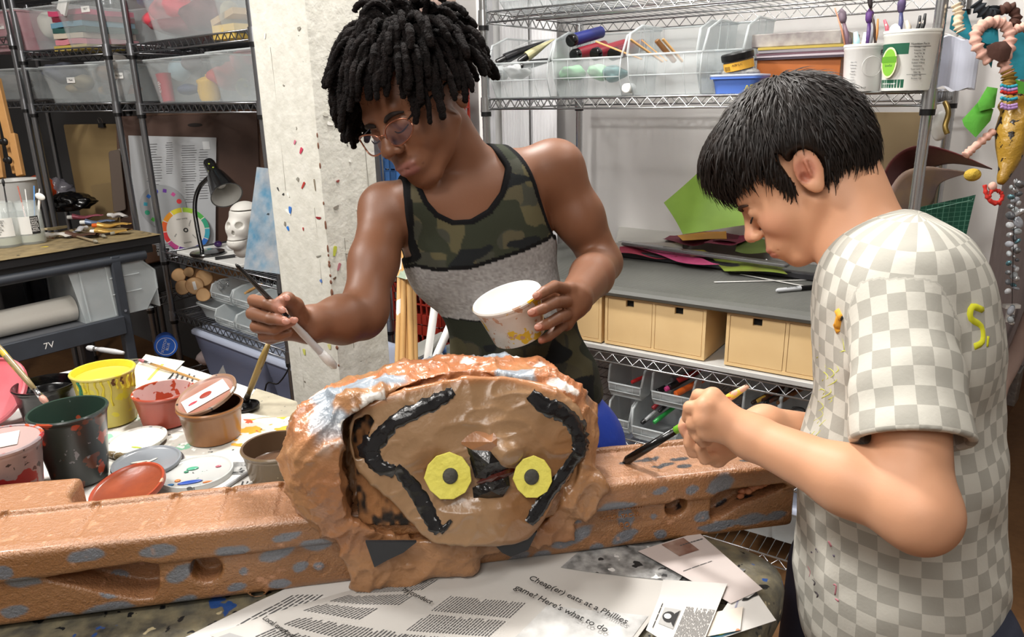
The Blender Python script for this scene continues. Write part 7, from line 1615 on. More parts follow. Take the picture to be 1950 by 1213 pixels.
sdf_obj('foam_block', S, (.44, -.05, .03), (.80, .04, .27), .0022, mat('crumbly_foam', '604020', .8, attr='col', bump=(200, .6, .003)), scu, fcol, relax=0)
# face plate
FPM = basis(p0l, (1, 0, 0), pu)   # z axis = x × pu = pn ?
fz = np.cross(V(1, 0, 0), pu); sgn = 1 if fz @ pn > 0 else -1
face = [fp(*q_) for q_ in [(664, 812), (672, 790), (700, 768), (745, 748), (790, 735), (850, 722), (905, 716), (960, 718), (1010, 728), (1060, 750), (1095, 785), (1108, 830), (1106, 868), (1085, 905), (1060, 940), (1035, 985), (1003, 1022), (975, 1030), (900, 1033), (835, 1031), (805, 1018), (775, 985), (735, 945), (700, 912), (676, 890), (664, 850)]]
S = SDF(); f2 = poly2(face)
def pfn(p):
    d2 = f2(p[:, 0], p[:, 1])+.004; q_ = np.abs(p[:, 2])-.006+.004; return np.minimum(np.maximum(d2, q_), 0)+np.sqrt(np.maximum(d2, 0)**2+np.maximum(q_, 0)**2)-.004
S.add('u', 0, (0, .11, 0), .3, pfn)
hole = [fp(*q_) for q_ in [(676, 800), (700, 788), (716, 800), (700, 830), (690, 870), (677, 872), (670, 835)]]
SFACE = S; fh = poly2(hole); S.add('s', .002, (hole[0][0], hole[0][1], 0), .15, lambda p: fh(p[:, 0], p[:, 1]))
nb_ = fp(945, 830)
S.cone((nb_[0]-.005, nb_[1]+.03, -.002*sgn), (nb_[0]+.01, nb_[1]-.015, .012*sgn), .008, .022, .02)
S.ell((*fp(930, 990), .004*sgn), (.07, .03, .012), k=.015)
S.ell((*fp(850, 820), .0), (.075, .05, .012), k=.02); S.ell((*fp(1020, 810), .0), (.06, .05, .012), k=.02)
def wr2(p):
    x, y, z = p.T; a = vn(x*18+y*8, y*26, 0, 3); b = vn(x*45-y*20, y*60, 0, 4); return .0035*((1-np.abs(2*a-1))**3-.3)+.0018*((1-np.abs(2*b-1))**3-.3)
def pcol(p, n):
    x, y, z = p.T; c = np.tile(rgb('9c7b5a'), (len(p), 1)); v = vn(x*16, y*16, 0, 2)[:, None]; c = c+(rgb('88603c')-c)*ss(.45, .8, v)
    ed = 1-ss(.0, .012, -f2(x, y)); up = ss(fp(900, 790)[1], fp(900, 750)[1], y)
    return c+(rgb('ad7248')-c)*(ed*up)[:, None]*.7
FACEM = mat('painted_face_bag', '9d7450', .28, attr='col', coat=.3, bump=[(22, .5, .008), (80, .4, .003)], spec=.6)
o = sdf_obj('face_plate', S, (-.22, -.03, -.03), (.22, .33, .04), .0024, FACEM, None, pcol, disp=wr2, relax=1)
o.parent = scu; o.matrix_basis = FPM; fplate = o; fplate['_loc'] = True
zgr = np.linspace(-.03, .045, 76)
def surfz(x, y):
    p = np.stack([np.full(76, x), np.full(76, y), zgr*sgn], 1); d = SFACE.ev(p); k = np.where(d < 0)[0]
    z = zgr[k[-1]] if len(k) else .006
    return z+float(wr2(np.array([[x, y, z*sgn]]))[0])
BPT = mat('black_face_paint', '17181b', .18, coat=.5, bump=[(30, .8, .006), (90, .4, .002)])
def ribbon(pts, ws, m, nm, lift=.0, hgt=.003, seed=0):
    c = cr([np.array([*fp(a, b), 0]) for a, b in pts], 7); n_ = len(c); ww = np.interp(np.linspace(0, 1, n_), np.linspace(0, 1, len(ws)), ws)*.00088; mb = MB(); vs = []; K_ = 6
    for i in range(n_):
        d_t = nrm(c[min(i+1, n_-1)]-c[max(i-1, 0)]); s_ = V(-d_t[1], d_t[0], 0); wl_ = ww[i]*(1+.35*(fx(i*1.3+seed)-.5)); wr__ = ww[i]*(1+.35*(fx(i*2.1+seed+4)-.5))
        for k in range(K_+1):
            f = k/K_*2-1; q_ = c[i]+s_*(f*(wr__ if f > 0 else wl_)); zz_ = (surfz(q_[0], q_[1])+lift+hgt*max(0, 1-f**4)*(.7+.5*fx(i*.7+k)) if abs(f) < 1 else surfz(q_[0], q_[1])-.004)*sgn; vs.append((q_[0], q_[1], zz_))
    fs = [(i*(K_+1)+k, i*(K_+1)+k+1, (i+1)*(K_+1)+k+1, (i+1)*(K_+1)+k) for i in range(n_-1) for k in range(K_)]
    o = mb.add(vs, fs).build(nm, m, None, smooth=True); o.parent = fplate; return o
ribbon([(862, 742), (828, 762), (786, 782), (745, 805), (720, 835), (706, 858), (722, 884), (752, 896)], [9, 14, 16, 14, 16, 18, 14, 12], BPT, 'black_stripe')
ribbon([(752, 886), (782, 920), (805, 955), (822, 988), (836, 1006)], [11, 13, 15, 15, 12], BPT, 'black_stripe', seed=3)
ribbon([(836, 1006), (848, 995), (858, 984)], [8, 5, 3], BPT, 'black_stripe', seed=5)
ribbon([(1006, 746), (1030, 768), (1062, 780), (1090, 805), (1100, 840), (1094, 866), (1070, 900), (1045, 935), (1022, 965), (1004, 990)], [12, 17, 18, 16, 16, 14, 12, 13, 15, 9], BPT, 'black_stripe', seed=7)
for i, (cx_, cy_, rx, ry, lb) in enumerate([(853, 905, 45, 45, 0), (1012, 905, 37, 40, 0)]):
    pts = [fp(cx_+rx*math.cos(a+.2)*(1+.03*math.sin(5*a)), cy_+ry*math.sin(a+.2)*(1+.03*math.cos(4*a)), .012) for a in [2*math.pi*k/11 for k in range(11)]]
    ez = max(surfz(*q_) for q_ in pts)+.0005; e = MB().prism(pts, min(ez*sgn, (ez+.003)*sgn), max(ez*sgn, (ez+.003)*sgn), bev=.0008).build('eye_disc', mat('yellow_eye_felt', 'efe66c', .7, bump=(90, .8, .004), var=(30, 'dccf4c', .5)), None); e.parent = scu; e.matrix_basis = FPM; e['_loc'] = True
    x, y = fp(cx_+4 if i == 0 else cx_-2, cy_, .014); q_ = MB().ell((x, y, (ez+.003)*sgn), (.0098, .0105, .005), 18, 10).build('pupil', mat('grey_foam_pupil', '55544e', .8, bump=(90, 1, .005), var=(50, '22221f', .7)), None, smooth=True); q_.parent = e
def fold(pts, zs, m, nm, th=.003):
    """folded patch: fan of facets around a raised centre"""
    v = [np.array([*fp(a, b), z*sgn]) for (a, b), z in zip(pts, zs)]; vs = v+[q_-V(0, 0, th*sgn) for q_ in v]; n_ = len(v)-1
    fs = [(i, (i+1) % n_, n_) for i in range(n_)]+[(n_+1+(i+1) % n_, n_+1+i, 2*n_+1) for i in range(n_)]+[((i+1) % n_, i, n_+1+i, n_+1+(i+1) % n_) for i in range(n_)]
    o = MB().add(vs, fs).build(nm, m, None); o.parent = scu; o.matrix_basis = FPM; return o
NOSEM = mat('black_bag_plastic', '141416', .2, coat=.4, bump=(40, .9, .006)); NB = mat('brown_bag_fold', 'a06f4a', .3, coat=.3, bump=(40, .6, .004)); NR = mat('dark_red_bag', '4a1a12', .2, coat=.4, bump=(40, .9, .006))
fold([(868, 838), (900, 818), (940, 800), (970, 812), (992, 856), (975, 868), (930, 855), (895, 850), (930, 832)], [.010, .014, .012, .012, .010, .020, .022, .018, .030], NB, 'brown_fold')
fold([(886, 844), (930, 852), (978, 866), (984, 880), (955, 893), (922, 905), (902, 905), (895, 880), (925, 872)], [.014, .024, .020, .014, .016, .016, .012, .012, .030], NOSEM, 'nose_fold')
fold([(905, 915), (925, 898), (975, 880), (980, 892), (960, 905), (925, 918), (945, 898)], [.012, .016, .014, .012, .014, .014, .022], NR, 'red_fold')
fold([(898, 925), (922, 912), (965, 900), (968, 920), (955, 942), (925, 946), (900, 944), (930, 925)], [.010, .016, .014, .012, .010, .010, .010, .024], NOSEM, 'nose_fold')
fold([(905, 955), (930, 950), (1000, 958), (985, 972), (930, 965), (945, 958)], [.008, .010, .008, .008, .008, .014], NB, 'brown_fold')
DGF = mat('dark_grey_foam_sheet', '303236', .6)
for pts in ([(696, 1030), (745, 1030), (793, 1030), (768, 1050), (738, 1064), (713, 1078), (705, 1055)], [(944, 1038), (985, 1030), (1022, 1010), (1005, 1045), (972, 1058), (955, 1050)]):
    q_ = [bp(a, b, -.024) for a, b in pts]; MB().prism([(a, b) for a, b in q_], .022, .027, T=Matrix(((1, 0, 0, 0), (0, 0, -1, 0), (0, 1, 0, 0), (0, 0, 0, 1)))).build('dark_triangle', DGF, scu)
# ---------------------------------------------------------------- people
def camv(x, y, z): return nrm(CM @ V(x, y, z))
def headframe(c, f, l):
    f = nrm(f); l = np.array(l, float); l = nrm(l-f*(f @ l)); u = np.cross(f, l); return lambda x, y, z: c+f*x+l*y+u*z, np.stack([f, l, u], 1)
def head_sdf(S, H, M, k=1.0, full=1.0, nose=1.0, ears=True):
    """H(x fwd, y left, z up)"""
    def E(c, r, kk=.01, mode='u', rot=None):
        Mx = M if rot is None else M @ np.array(rot); S.ell(H(*[a*k for a in c]), [a*k for a in r], Mx, kk*k, mode)
    def Cn(a, b, ra, rb, kk=.01, mode='u'): S.cone(H(*[t*k for t in a]), H(*[t*k for t in b]), ra*k, rb*k, kk*k, mode)
    E((-.014, 0, .043), (.094, .074, .084)); E((.030, 0, .005), (.058, .062, .078), .02); E((.030, 0, -.050), (.045, .048, .045), .02)
    for s in (-1, 1):
        Cn((.0, s*.052, -.040), (.060, s*.018, -.092), .015, .014, .02); E((.052, s*.034, -.030), (.030, .026, .028), .02)
    E((.064, 0, -.094), (.020, .021, .016), .015); E((.074, 0, -.062), (.024, .034, .026), .015)
    Cn((.078, -.030, .024), (.078, .030, .024), .011, .011, .015)
    for s in (-1, 1): E((.096, s*.031, .003), (.013, .018, .010), .010, 's')
    Cn((.084, 0, .012), (.104*nose, 0, -.022), .0068, .0095, .012); E((.106*nose, 0, -.027), (.0125, .0115*full, .0105), .006)
    for s in (-1, 1):
        E((.097, s*.0115*full, -.032), (.0105, .0075, .0072), .004); E((.101, s*.0065*full, -.0395), (.005, .0032, .004), .002, 's')
    for s in (-1, 1):
        E((.0735, s*.031, -.001), (.0142, .0150, .0138), .003)
    E((.0912, 0, -.0600), (.0100, .0245, .0054*full), .004); E((.0898, 0, -.0700), (.0100, .0210, .0066*full), .004)
    for s in (-1, 1): Cn((.1035, 0, -.0652), (.082, s*.026, -.0665), .0011, .0009, .002, 's')
    E((.103, 0, -.050), (.004, .0035, .008), .004, 's')
    for s in (-1, 1):   # lid crease and lash slit
        Cn((.0885, s*.018, -.0065), (.0885, s*.031, -.0105), .0010, .0010, .001, 's'); Cn((.0885, s*.031, -.0105), (.083, s*.044, -.006), .0010, .0010, .001, 's')
    if ears:
        for s in (-1, 1):
            t = R(-12)*1; rt = [[math.cos(t), 0, math.sin(t)], [0, 1, 0], [-math.sin(t), 0, math.cos(t)]]
            E((-.016, s*.080, .002), (.0195, .0065, .0315), .004, 'u', rt); E((-.012, s*.0785, -.022), (.010, .006, .012), .006)
            E((-.0125, s*.0870, .004), (.0115, .0055, .0215), .003, 's', rt); Cn((-.019, s*.086, .014), (-.014, s*.085, -.008), .0028, .0024, .003)
            E((-.006, s*.083, -.004), (.0055, .005, .007), .002, 's')
def finger(G, pts, rs=(.0088, .0080, .0072, .0062)):
    G.chain(pts, rs[:len(pts)] if len(pts) < 5 else [rs[0]]*(len(pts)-3)+list(rs[1:]), .0015)
def hand(S, wrist, wr_r, palm, mcps, fingers, thumb, k=.004, pr=.012, fs=1.0):
    G = SDF()
    for m in mcps: G.cone(palm, m, .0155*fs, .0105*fs, .008); G.cone(wrist, m, wr_r*.62, .0105*fs, .010)
    for a, b in zip(mcps[:-1], mcps[1:]): G.cone(a, b, .0108*fs, .0108*fs, .006)
    G.cone(wrist, palm, wr_r*.85, .017*fs, .012)
    S.group(G, .012)
    for i, f in enumerate(fingers):
        F = SDF(); finger(F, [mcps[i]]+f, [r*fs*(.9 if i == 3 else 1) for r in (.0100, .0088, .0080, .0066)]); S.group(F, .0022)
    if thumb is not None:
        F = SDF(); F.chain(thumb, [r*fs for r in (.015, .0115, .0100, .0078)][:len(thumb)], .004); S.group(F, .004)
def skinpaint(base, red, pts, seed=0):
    b = rgb(base); r_ = rgb(red)
    def fn(p, n):
        c = np.tile(b, (len(p), 1)); v = vn(p[:, 0]*30, p[:, 1]*30, p[:, 2]*30, seed)[:, None]; c = c*(1+.10*(v-.5))
        for q_, rad, col, amt in pts:
            d = np.sqrt(((p-q_)**2).sum(1)); w_ = (1-ss(rad*.55, rad, d))[:, None]*amt; c = c+(rgb(col)-c)*w_
        return np.clip(c, 0, 1)
    return fn
def lips(H, k, col, amt=.8):
    o = []
    for y in np.linspace(-.020, .020, 9):
        x = .101-.22*abs(y); o += [(H(x*k, y*k, -.0600*k), .0085*k, col, amt*.75), (H((x-.002)*k, y*k*.95, -.0715*k), .0095*k, col, amt)]
    return o
def nails(H, S, pts, par, col='d8a894', r=.0052):
    for q_, toward in pts:
        d = nrm(toward); n_ = nrm(CC-q_); M_ = basis(q_+n_*.0046, d, np.cross(n_, d)); MB().ell((0, 0, 0), (r*1.15, r*.85, .0016), 12, 8, T=M_).build('fingernail', mat('nail_'+col, col, .3), par, smooth=True)
def brow(H, k, par, col, M, s, wd=.0028):
    pts = [H(.0915*k, s*.012*k, .013*k), H(.0925*k, s*.022*k, .0170*k), H(.088*k, s*.034*k, .0178*k), H(.079*k, s*.046*k, .0130*k)]
    MB().tube(cr(pts, 5), [wd*.8, wd*1.2, wd*1.1, wd*.4], 8).build('eyebrow', mat('brow'+col, col, .8, bump=(200, .8, .002)), par, smooth=True)
def lash(H, k, par, s):
    pts = [H(.0895*k, s*.017*k, -.0060*k), H(.0915*k, s*.025*k, -.0100*k), H(.0908*k, s*.036*k, -.0100*k), H(.084*k, s*.0455*k, -.0055*k)]
    MB().tube(cr(pts, 4), [.0006, .0012, .0013, .0009], 6).build('eyelashes', BLACKINK, par, smooth=True)
def raymarch(S, px, py, z0, z1, n=160):
    ts = np.linspace(z0, z1, n); r = ray(px, py); p = CC+r*ts[:, None]; d = S.ev(p); k = np.where(d < 0)[0]
    return p[k[0]] if len(k) else None
# ================================================================= boy in the camouflage vest
HC = P(796, 204, 1.215); H1, HM1 = headframe(HC, camv(-.48, -.60, .64), camv(.745, .13, .66))
pelv = P(1010, 775, 1.375); waist = P(985, 640, 1.365); chest = P(915, 470, 1.345); neckb = P(893, 318, 1.31); shR = P(757, 392, 1.245); shL = P(1058, 322, 1.345)
sd1 = nrm(shL-shR); up1 = nrm(neckb-waist); up1 = nrm(up1-sd1*(sd1 @ up1)); fr1 = np.cross(sd1, up1); fr1 = fr1 if fr1[1] < 0 else -fr1; TM1 = np.stack([sd1, fr1, up1], 1)
elR = P(688, 603, 1.17); wrR = P(588, 618, 1.085); elL = P(1146, 500, 1.40); wrL = P(1092, 572, 1.155)
foot = [V(pelv[0]-.10, pelv[1]+.07, 0), V(pelv[0]+.12, pelv[1]+.05, 0)]
def torso1(S, g=0.):
    M2 = np.stack([nrm(sd1*V(1, 1, .3)), nrm(fr1*V(1, 1, 0)), V(0, 0, 1)], 1)
    S.ell(pelv-V(0, 0, .02), (.138+g, .100+g, .105+g), M2, .03); S.ell(waist, (.112+g, .088+g, .120+g), TM1, .05); S.ell(chest, (.138+g, .092+g, .135+g), TM1, .05)
    S.ell(chest+up1*.075+fr1*.01, (.140+g, .078+g, .075+g), TM1, .04)
    S.cone(shR+sd1*.04, shL-sd1*.04, .040+g, .040+g, .03); S.cone(neckb+fr1*-.01, shR+sd1*.03+up1*.012, .036+g, .028+g, .02); S.cone(neckb+fr1*-.01, shL-sd1*.03+up1*.012, .036+g, .028+g, .02)
boy1 = thing('boy', 'boy with short dreadlocks, glasses and camouflage vest painting the sculpture', 'person', V(pelv[0], pelv[1]+.05, 0), 0, None, local=False)
S = SDF(); torso1(S)
S.cone(neckb-up1*.02, H1(-.028, 0, -.045), .050, .046, .02); S.cone(neckb+fr1*.02, H1(.01, 0, -.06), .030, .030, .02)
# arms
shA = P(735, 402, 1.275); S.ell(shA, (.044, .046, .048), TM1, .03); S.chain([shA, shA*.5+elR*.5+V(0, -.004, 0), elR], [.042, .038, .032], .02); S.chain([elR, elR*.6+wrR*.4, wrR], [.036, .036, .0255], .015)
S.ell(elR*.9+shR*.1+V(0, .008, -.006), (.034, .034, .034), None, .02)
S.ell(shL, (.052, .048, .052), TM1, .03); S.chain([shL, shL*.5+elL*.5, elL], [.046, .043, .036], .02); S.ell(shL*.45+elL*.55+camv(-.3, 0, .9)*.012, (.034, .034, .045), None, .02); S.chain([elL, elL*.6+wrL*.4, wrL], [.037, .037, .0265], .015)
# right hand (holding the brush)
hR_m = [P(503, 580, 1.075), P(501, 600, 1.08), P(506, 621, 1.08), P(515, 638, 1.075)]
hand(S, wrR, .029, P(548, 615, 1.078), hR_m, [[P(483, 572, 1.035), P(509, 578, 1.002), P(534, 589, .995)], [P(480, 597, 1.035), P(514, 607, .998), P(541, 611, .992)], [P(488, 622, 1.04), P(524, 626, 1.01), P(556, 612, 1.005)], [P(502, 641, 1.045), P(530, 640, 1.02), P(550, 634, 1.02)]],
     [P(572, 606, 1.06), P(562, 582, 1.035), P(547, 570, 1.015), P(534, 574, 1.0)])
hL_m = [P(1082, 552, 1.135), P(1087, 573, 1.14), P(1084, 596, 1.14), P(1077, 614, 1.14)]
hand(S, wrL, .030, P(1090, 578, 1.15), hL_m, [[P(1056, 545, 1.092), P(1037, 555, 1.062), P(1023, 564, 1.055)], [P(1057, 576, 1.085), P(1034, 588, 1.052), P(1013, 596, 1.048)], [P(1062, 606, 1.09), P(1042, 617, 1.064), P(1025, 623, 1.060)], [P(1058, 630, 1.10), P(1045, 641, 1.088), P(1031, 648, 1.082)]],
     [P(1082, 560, 1.16), P(1062, 556, 1.15), P(1045, 560, 1.145), P(1030, 575, 1.14)])
# legs
for f, s in zip(foot, (-1, 1)):
    hip = pelv+V(s*.075, .01, -.06); kn = V(f[0], f[1]-.02, .45); S.chain([hip, kn, f+V(0, 0, .10)], [.080, .052, .036], .02); S.cone(f+V(0, .02, .045), f+V(s*.02, -.10, .03), .034, .026, .02)
head_sdf(S, H1, HM1, 1.0, 1.2)
pts1 = lips(H1, 1, '8a5850', .7)+[(q_, .016, 'a8705c', .5) for q_ in (P(534, 589, .99), P(541, 611, .985), P(556, 612, 1.0), P(534, 574, .99))]+[(q_, .014, 'b8705c', .55) for q_ in (P(1020, 566, 1.045), P(1010, 597, 1.04), P(1022, 624, 1.05), P(1028, 650, 1.07))]+[(H1(-.012, .088, .004), .016, '5a3022', .4)]
SKIN1 = mat('brown_skin', '7d4f36', .5, attr='col', sss=.06, bump=(260, .12, .001), spec=.5)
b1 = sdf_obj('body', S, (-.75, .55, -.01), (.70, 1.75, 1.75), .0026, SKIN1, boy1, skinpaint('7a5038', '8d5440', pts1, 3)); SB1 = S
for s in (-1, 1):
    brow(H1, 1, boy1, '1c100a', HM1, s, .0034); lash(H1, 1, boy1, s); MB().ell(tuple(H1(.0735, s*.031, -.001)), (.0128, .0128, .0128), 16, 12).build('eyeball', mat('eye_white', 'd8d2c8', .2), boy1, smooth=True)
nails(H1, S, [(P(537, 590, .991), camv(1, -.4, 0)), (P(545, 612, .986), camv(1, -.1, 0)), (P(560, 610, 1.0), camv(1, .2, 0)), (P(1021, 562, 1.049), camv(-1, -.5, 0)), (P(1012, 594, 1.041), camv(-1, -.3, 0)), (P(1025, 622, 1.053), camv(-1, -.2, 0)), (P(545, 567, 1.003), camv(-.8, .3, 0))], boy1, 'b98270')
# glasses
gl_ = None; FRM = mat('rose_gold_frame', 'a8705a', .25, .8); g1 = MB()
def lens_pts(s, k=1.0): return [H1(.1045-.006*abs(math.cos(a)*.5-.5*s*0)-.010*max(s*math.cos(a), 0)**2, s*.0335+.0270*k*math.cos(a)*(1 if True else 1), -.0075+.0180*k*(abs(math.sin(a))**.85)*(1 if math.sin(a) > 0 else -1)+.003*s*math.cos(a)) for a in [2*math.pi*i/28 for i in range(29)]]
gk = None
for s in (-1, 1):
    o = MB().tube(lens_pts(s), .0014, 8).build('glasses_frame', FRM, boy1, smooth=True); l_ = lens_pts(s, .97)[:-1]; MB().add([tuple(q_) for q_ in l_], [tuple(range(28))]).build('lens', mat('lens_glass', 'b0a8c8', .1, alpha=.07, spec=.4), boy1)
    MB().tube([H1(.094, s*.058, .002), H1(.085, s*.068, .006), H1(.03, s*.078, .012), H1(-.010, s*.083, .016), H1(-.030, s*.084, -.004)], [.0012, .0020, .0022, .0022, .0018], 8).build('glasses_temple', mat('temple_black', '141214', .2), boy1, smooth=True)
MB().tube([H1(.103, -.009, -.003), H1(.108, 0, .000), H1(.103, .009, -.003)], .0011, 8).build('glasses_bridge', FRM, boy1, smooth=True)
# dreadlocks
HAIR1 = mat('dark_loc_hair', '0f0c0c', .9, bump=[(160, 1.0, .008), (420, 1.0, .004)], var=(60, '261d1b', .5), spec=.15)
mb = MB(); rr = random.Random(11); dn = V(0, 0, -1)
cap = []
for i in range(400):
    # fibonacci roots on the cranium
    g_ = (i+.5)/400; th = math.acos(1-1.12*g_); ph = i*2.39996
    dx, dy, dz_ = math.sin(th)*math.cos(ph), math.sin(th)*math.sin(ph), math.cos(th)
    # head coordinates; leave the face free
    x, y, z = -.014+.090*dx, .072*dy, .043+.082*dz_
    if x > .050 and z < .075: continue
    if x > .020 and z < .035 and abs(y) > .04: continue
    if z < .0 and x > -.03: continue
    if z < .045 and abs(y) > .035 and x > -.055: continue
    p = H1(x, y, z); n_ = nrm(HM1 @ V(dx/.090, dy/.072, dz_/.082)); L_ = .060+.040*rr.random(); 
    if x > .03: L_ *= .75+.2*rr.random()
    rad = .0050+.0022*rr.random(); pts = [p-n_*.006]; cur = p.copy(); v = nrm(n_*(.5 if dz_ > .55 else .75)+dn*(.25 if dx > -.2 else .05)+V(rr.uniform(-.2, .2), rr.uniform(-.2, .2), 0)); m_ = 9
    side_ = nrm(np.cross(n_, V(0, 0, 1)))
    for j in range(m_):
        g = (.30 if dx > -.25 else .20)+.16*rr.random(); v = nrm(v+dn*g*(.55+.1*j)+V(rr.uniform(-.18, .18), rr.uniform(-.18, .18), rr.uniform(-.12, .12))*.9)
        nx = cur+v*L_/m_
        #
        q_ = HM1.T @ (nx-H1(-.014, 0, .043)); e_ = math.sqrt((q_[0]/.100)**2+(q_[1]/.083)**2+(q_[2]/.093)**2)
        if e_ < 1.02 and q_[2] > -.09: nx = H1(-.014, 0, .043)+HM1 @ (q_/max(e_, .3)*1.04)
        v = nrm(nx-cur)*.7+v*.3; cur = nx; pts.append(cur.copy())
    k_ = cr(pts, 3); rs_ = [rad*(.75+.35*fx(i*3.1+a*1.7))*(1 if a < len(k_)-3 else .8) for a in range(len(k_))]; rs_[-1] = rad*.35
    mb.tube(k_, rs_, 7)
    for a in range(1, len(k_)-1):
        for b in range(2):
            dr_ = nrm(V(rr.uniform(-1, 1), rr.uniform(-1, 1), rr.uniform(-1, 1))); p0 = k_[a]+dr_*rs_[a]*.8; ln = .0035+.006*rr.random(); sd_v = nrm(np.cross(dr_, V(rr.random(), rr.random(), rr.random()+.01)))
            p1 = p0+dr_*ln*.6+sd_v*ln*.3; p2 = p0+dr_*ln*.7+sd_v*ln*.9; q0 = len(mb.v); w_h = np.cross(dr_, sd_v)*.00028
            mb.v += [tuple(p0-w_h), tuple(p0+w_h), tuple(p1+w_h), tuple(p1-w_h), tuple(p2)]; mb.f += [(q0, q0+1, q0+2, q0+3), (q0+3, q0+2, q0+4)]
mb.ell((0, 0, 0), (.094, .077, .087), 28, 18, T=Matrix([[*HM1[0], 0], [*HM1[1], 0], [*HM1[2], 0], [0, 0, 0, 1]]) if False else basis(H1(-.022, 0, .050), HM1[:, 0], HM1[:, 1]))
mb.build('hair', HAIR1, boy1, smooth=True)
# vest
TO = chest+fr1*.10
STP = SDF(); torso1(STP, .0065)
def tp(px, py):
    w_ = raymarch(STP, px, py, 1.0, 1.6, 240)
    if w_ is None: w_ = onpl(px, py, TO, fr1)
    w_ = np.array(w_); return float((w_-TO) @ sd1), float((w_-TO) @ up1)
def tcoord(p): q_ = p-TO; return q_ @ sd1, q_ @ up1, q_ @ fr1
_nk = [tp(*q_) for q_ in [(957, 268), (964, 320), (954, 365), (930, 398), (898, 417), (865, 419), (835, 405), (815, 383), (800, 352)]]
neckl = poly2([(_nk[0][0]-.006, _nk[0][1]+.2)]+_nk+[(_nk[-1][0]-.006, _nk[-1][1]+.05), (_nk[-1][0]+.01, _nk[-1][1]+.22)])
_aR = [tp(*q_) for q_ in [(767, 340), (770, 370), (772, 400), (775, 455), (788, 488)]]
armR = poly2([(_aR[0][0]-.004, _aR[0][1]+.20)]+_aR+[(_aR[-1][0]-.15, _aR[-1][1]-.02), (_aR[0][0]-.25, _aR[0][1]-.0), (_aR[0][0]-.25, _aR[0][1]+.20)])
_aL = [tp(*q_) for q_ in [(993, 268), (1004, 310), (1028, 370), (1062, 420), (1080, 445)]]
armL = poly2([(_aL[0][0]-.012, _aL[0][1]+.2)]+_aL+[(_aL[-1][0]+.15, _aL[-1][1]-.01), (_aL[0][0]+.3, _aL[0][1]), (_aL[0][0]+.3, _aL[0][1]+.2)])
def cutN(p): u, v, w_ = tcoord(p); return np.maximum(neckl(u, v), -(w_+.13))
def cutA(p): u, v, w_ = tcoord(p); return np.minimum(armR(u, v), armL(u, v))
S = SDF(); torso1(S, .0065)
S.cone(P(960, 690, 1.35), P(1055, 730, 1.37), .095, .085, .04)
def wrk(p):
    u, v, w_ = tcoord(p); a = vn(u*9+v*6, v*16-u*9, w_*6, 5); b = vn(u*24-v*14, v*30+u*12, w_*12, 8)
    low = ss(.02, -.12, v); return -(.0075*(a-.5)*(0.25+low)+.0035*(b-.5)*(.25+low))
S.add('d', 0, (0, 0, 0), 9, wrk)
for s_, A_k in ((0, 0),): pass
S.add('s', .003, chest, .6, cutN); S.add('s', .003, chest, .6, cutA)
S.add('s', .002, chest, .6, lambda p: (p[:, 2]-(neckb[2]+.10))*-1)      # top limit
zc_ = float(P(1110, 762, 1.33)[2])-.012; S.add('s', .006, pelv, .6, lambda p: p[:, 2]-zc_)
camA = [rgb(c) for c in ('42433a', '57523f', '34382c', '1f2224')]
smA = np.array([tp(*q_) for q_ in [(790, 505), (830, 514), (900, 508), (1000, 475), (1060, 452), (1100, 425)]]); smB = np.array([tp(*q_) for q_ in [(800, 590), (840, 604), (900, 611), (1000, 611), (1100, 600), (1200, 570)]])
def vcol(p, n):
    u, v, w_ = tcoord(p); c = np.tile(camA[0], (len(p), 1)); x, y, z = p.T
    wx, wz = x+.012*(vn(x*40, y*40, z*40, 4)-.5), z+.012*(vn(x*40, y*40, z*40, 6)-.5)
    for i, (sc_, th, col) in enumerate([(26, .56, camA[1]), (24, .62, rgb('5c573f')), (22, .58, camA[2]), (25, .67, camA[3])]):
        m = ss(th, th+.015, vn(wx*sc_+i*5, y*sc_*.6, wz*sc_*1.5, 11+i))[:, None]; c = c+(col-c)*m
    a = np.interp(u, smA[:, 0], smA[:, 1]); b = np.interp(u, smB[:, 0], smB[:, 1])
    gr = ((v < a) & (v > b))[:, None]; h_ = vn(x*260, y*260, z*420, 3)[:, None]; c = np.where(gr, rgb('7d7a78')+(rgb('a8a6a4')-rgb('7d7a78'))*h_, c)
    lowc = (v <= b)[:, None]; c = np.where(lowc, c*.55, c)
    seam = (np.abs(v-a) < .0035)[:, None] | (np.abs(v-b) < .0012)[:, None]; c = np.where(seam, rgb('101011'), c)
    tr = (np.minimum(cutN(p), cutA(p)) < .0095)[:, None]; return np.where(tr, rgb('0e0e10'), c)
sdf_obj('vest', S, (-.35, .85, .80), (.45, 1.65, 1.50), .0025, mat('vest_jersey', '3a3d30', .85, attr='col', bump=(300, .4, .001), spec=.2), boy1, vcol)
# shorts
S = SDF(); S.ell(pelv-V(0, 0, .05), (.148, .115, .10), None, .03)
for f, s in zip(foot, (-1, 1)): S.cone(pelv+V(s*.078, .01, -.08), V(f[0], f[1]-.02, .52), .098, .098, .03)
S.add('s', .004, pelv, .8, lambda p: .50-p[:, 2]*-1*-1 if False else p[:, 2]-.50); 
S.ops[-1] = ('s', .004, pelv, .9, lambda p: (p[:, 2]-.50)); S.add('d', 0, (0, 0, 0), 9, lambda p: .012*(vn(p[:, 0]*16, p[:, 1]*16, p[:, 2]*4, 2)-.5))
S.add('s', .004, pelv, .9, lambda p: -(p[:, 2]-(pelv[2]+.05))*-1)
S.ops[-1] = ('s', .004, pelv, .9, lambda p: (pelv[2]+.045)-p[:, 2]) if False else ('u', 0, pelv+V(0, 0, 5), .01, lambda p: np.full(len(p), 9.))
sdf_obj('shorts', S, (-.25, 1.0, .40), (.5, 1.7, pelv[2]+.1), .005, mat('royal_blue_shorts', '1a3fae', .5, bump=(20, .5, .01)), boy1)
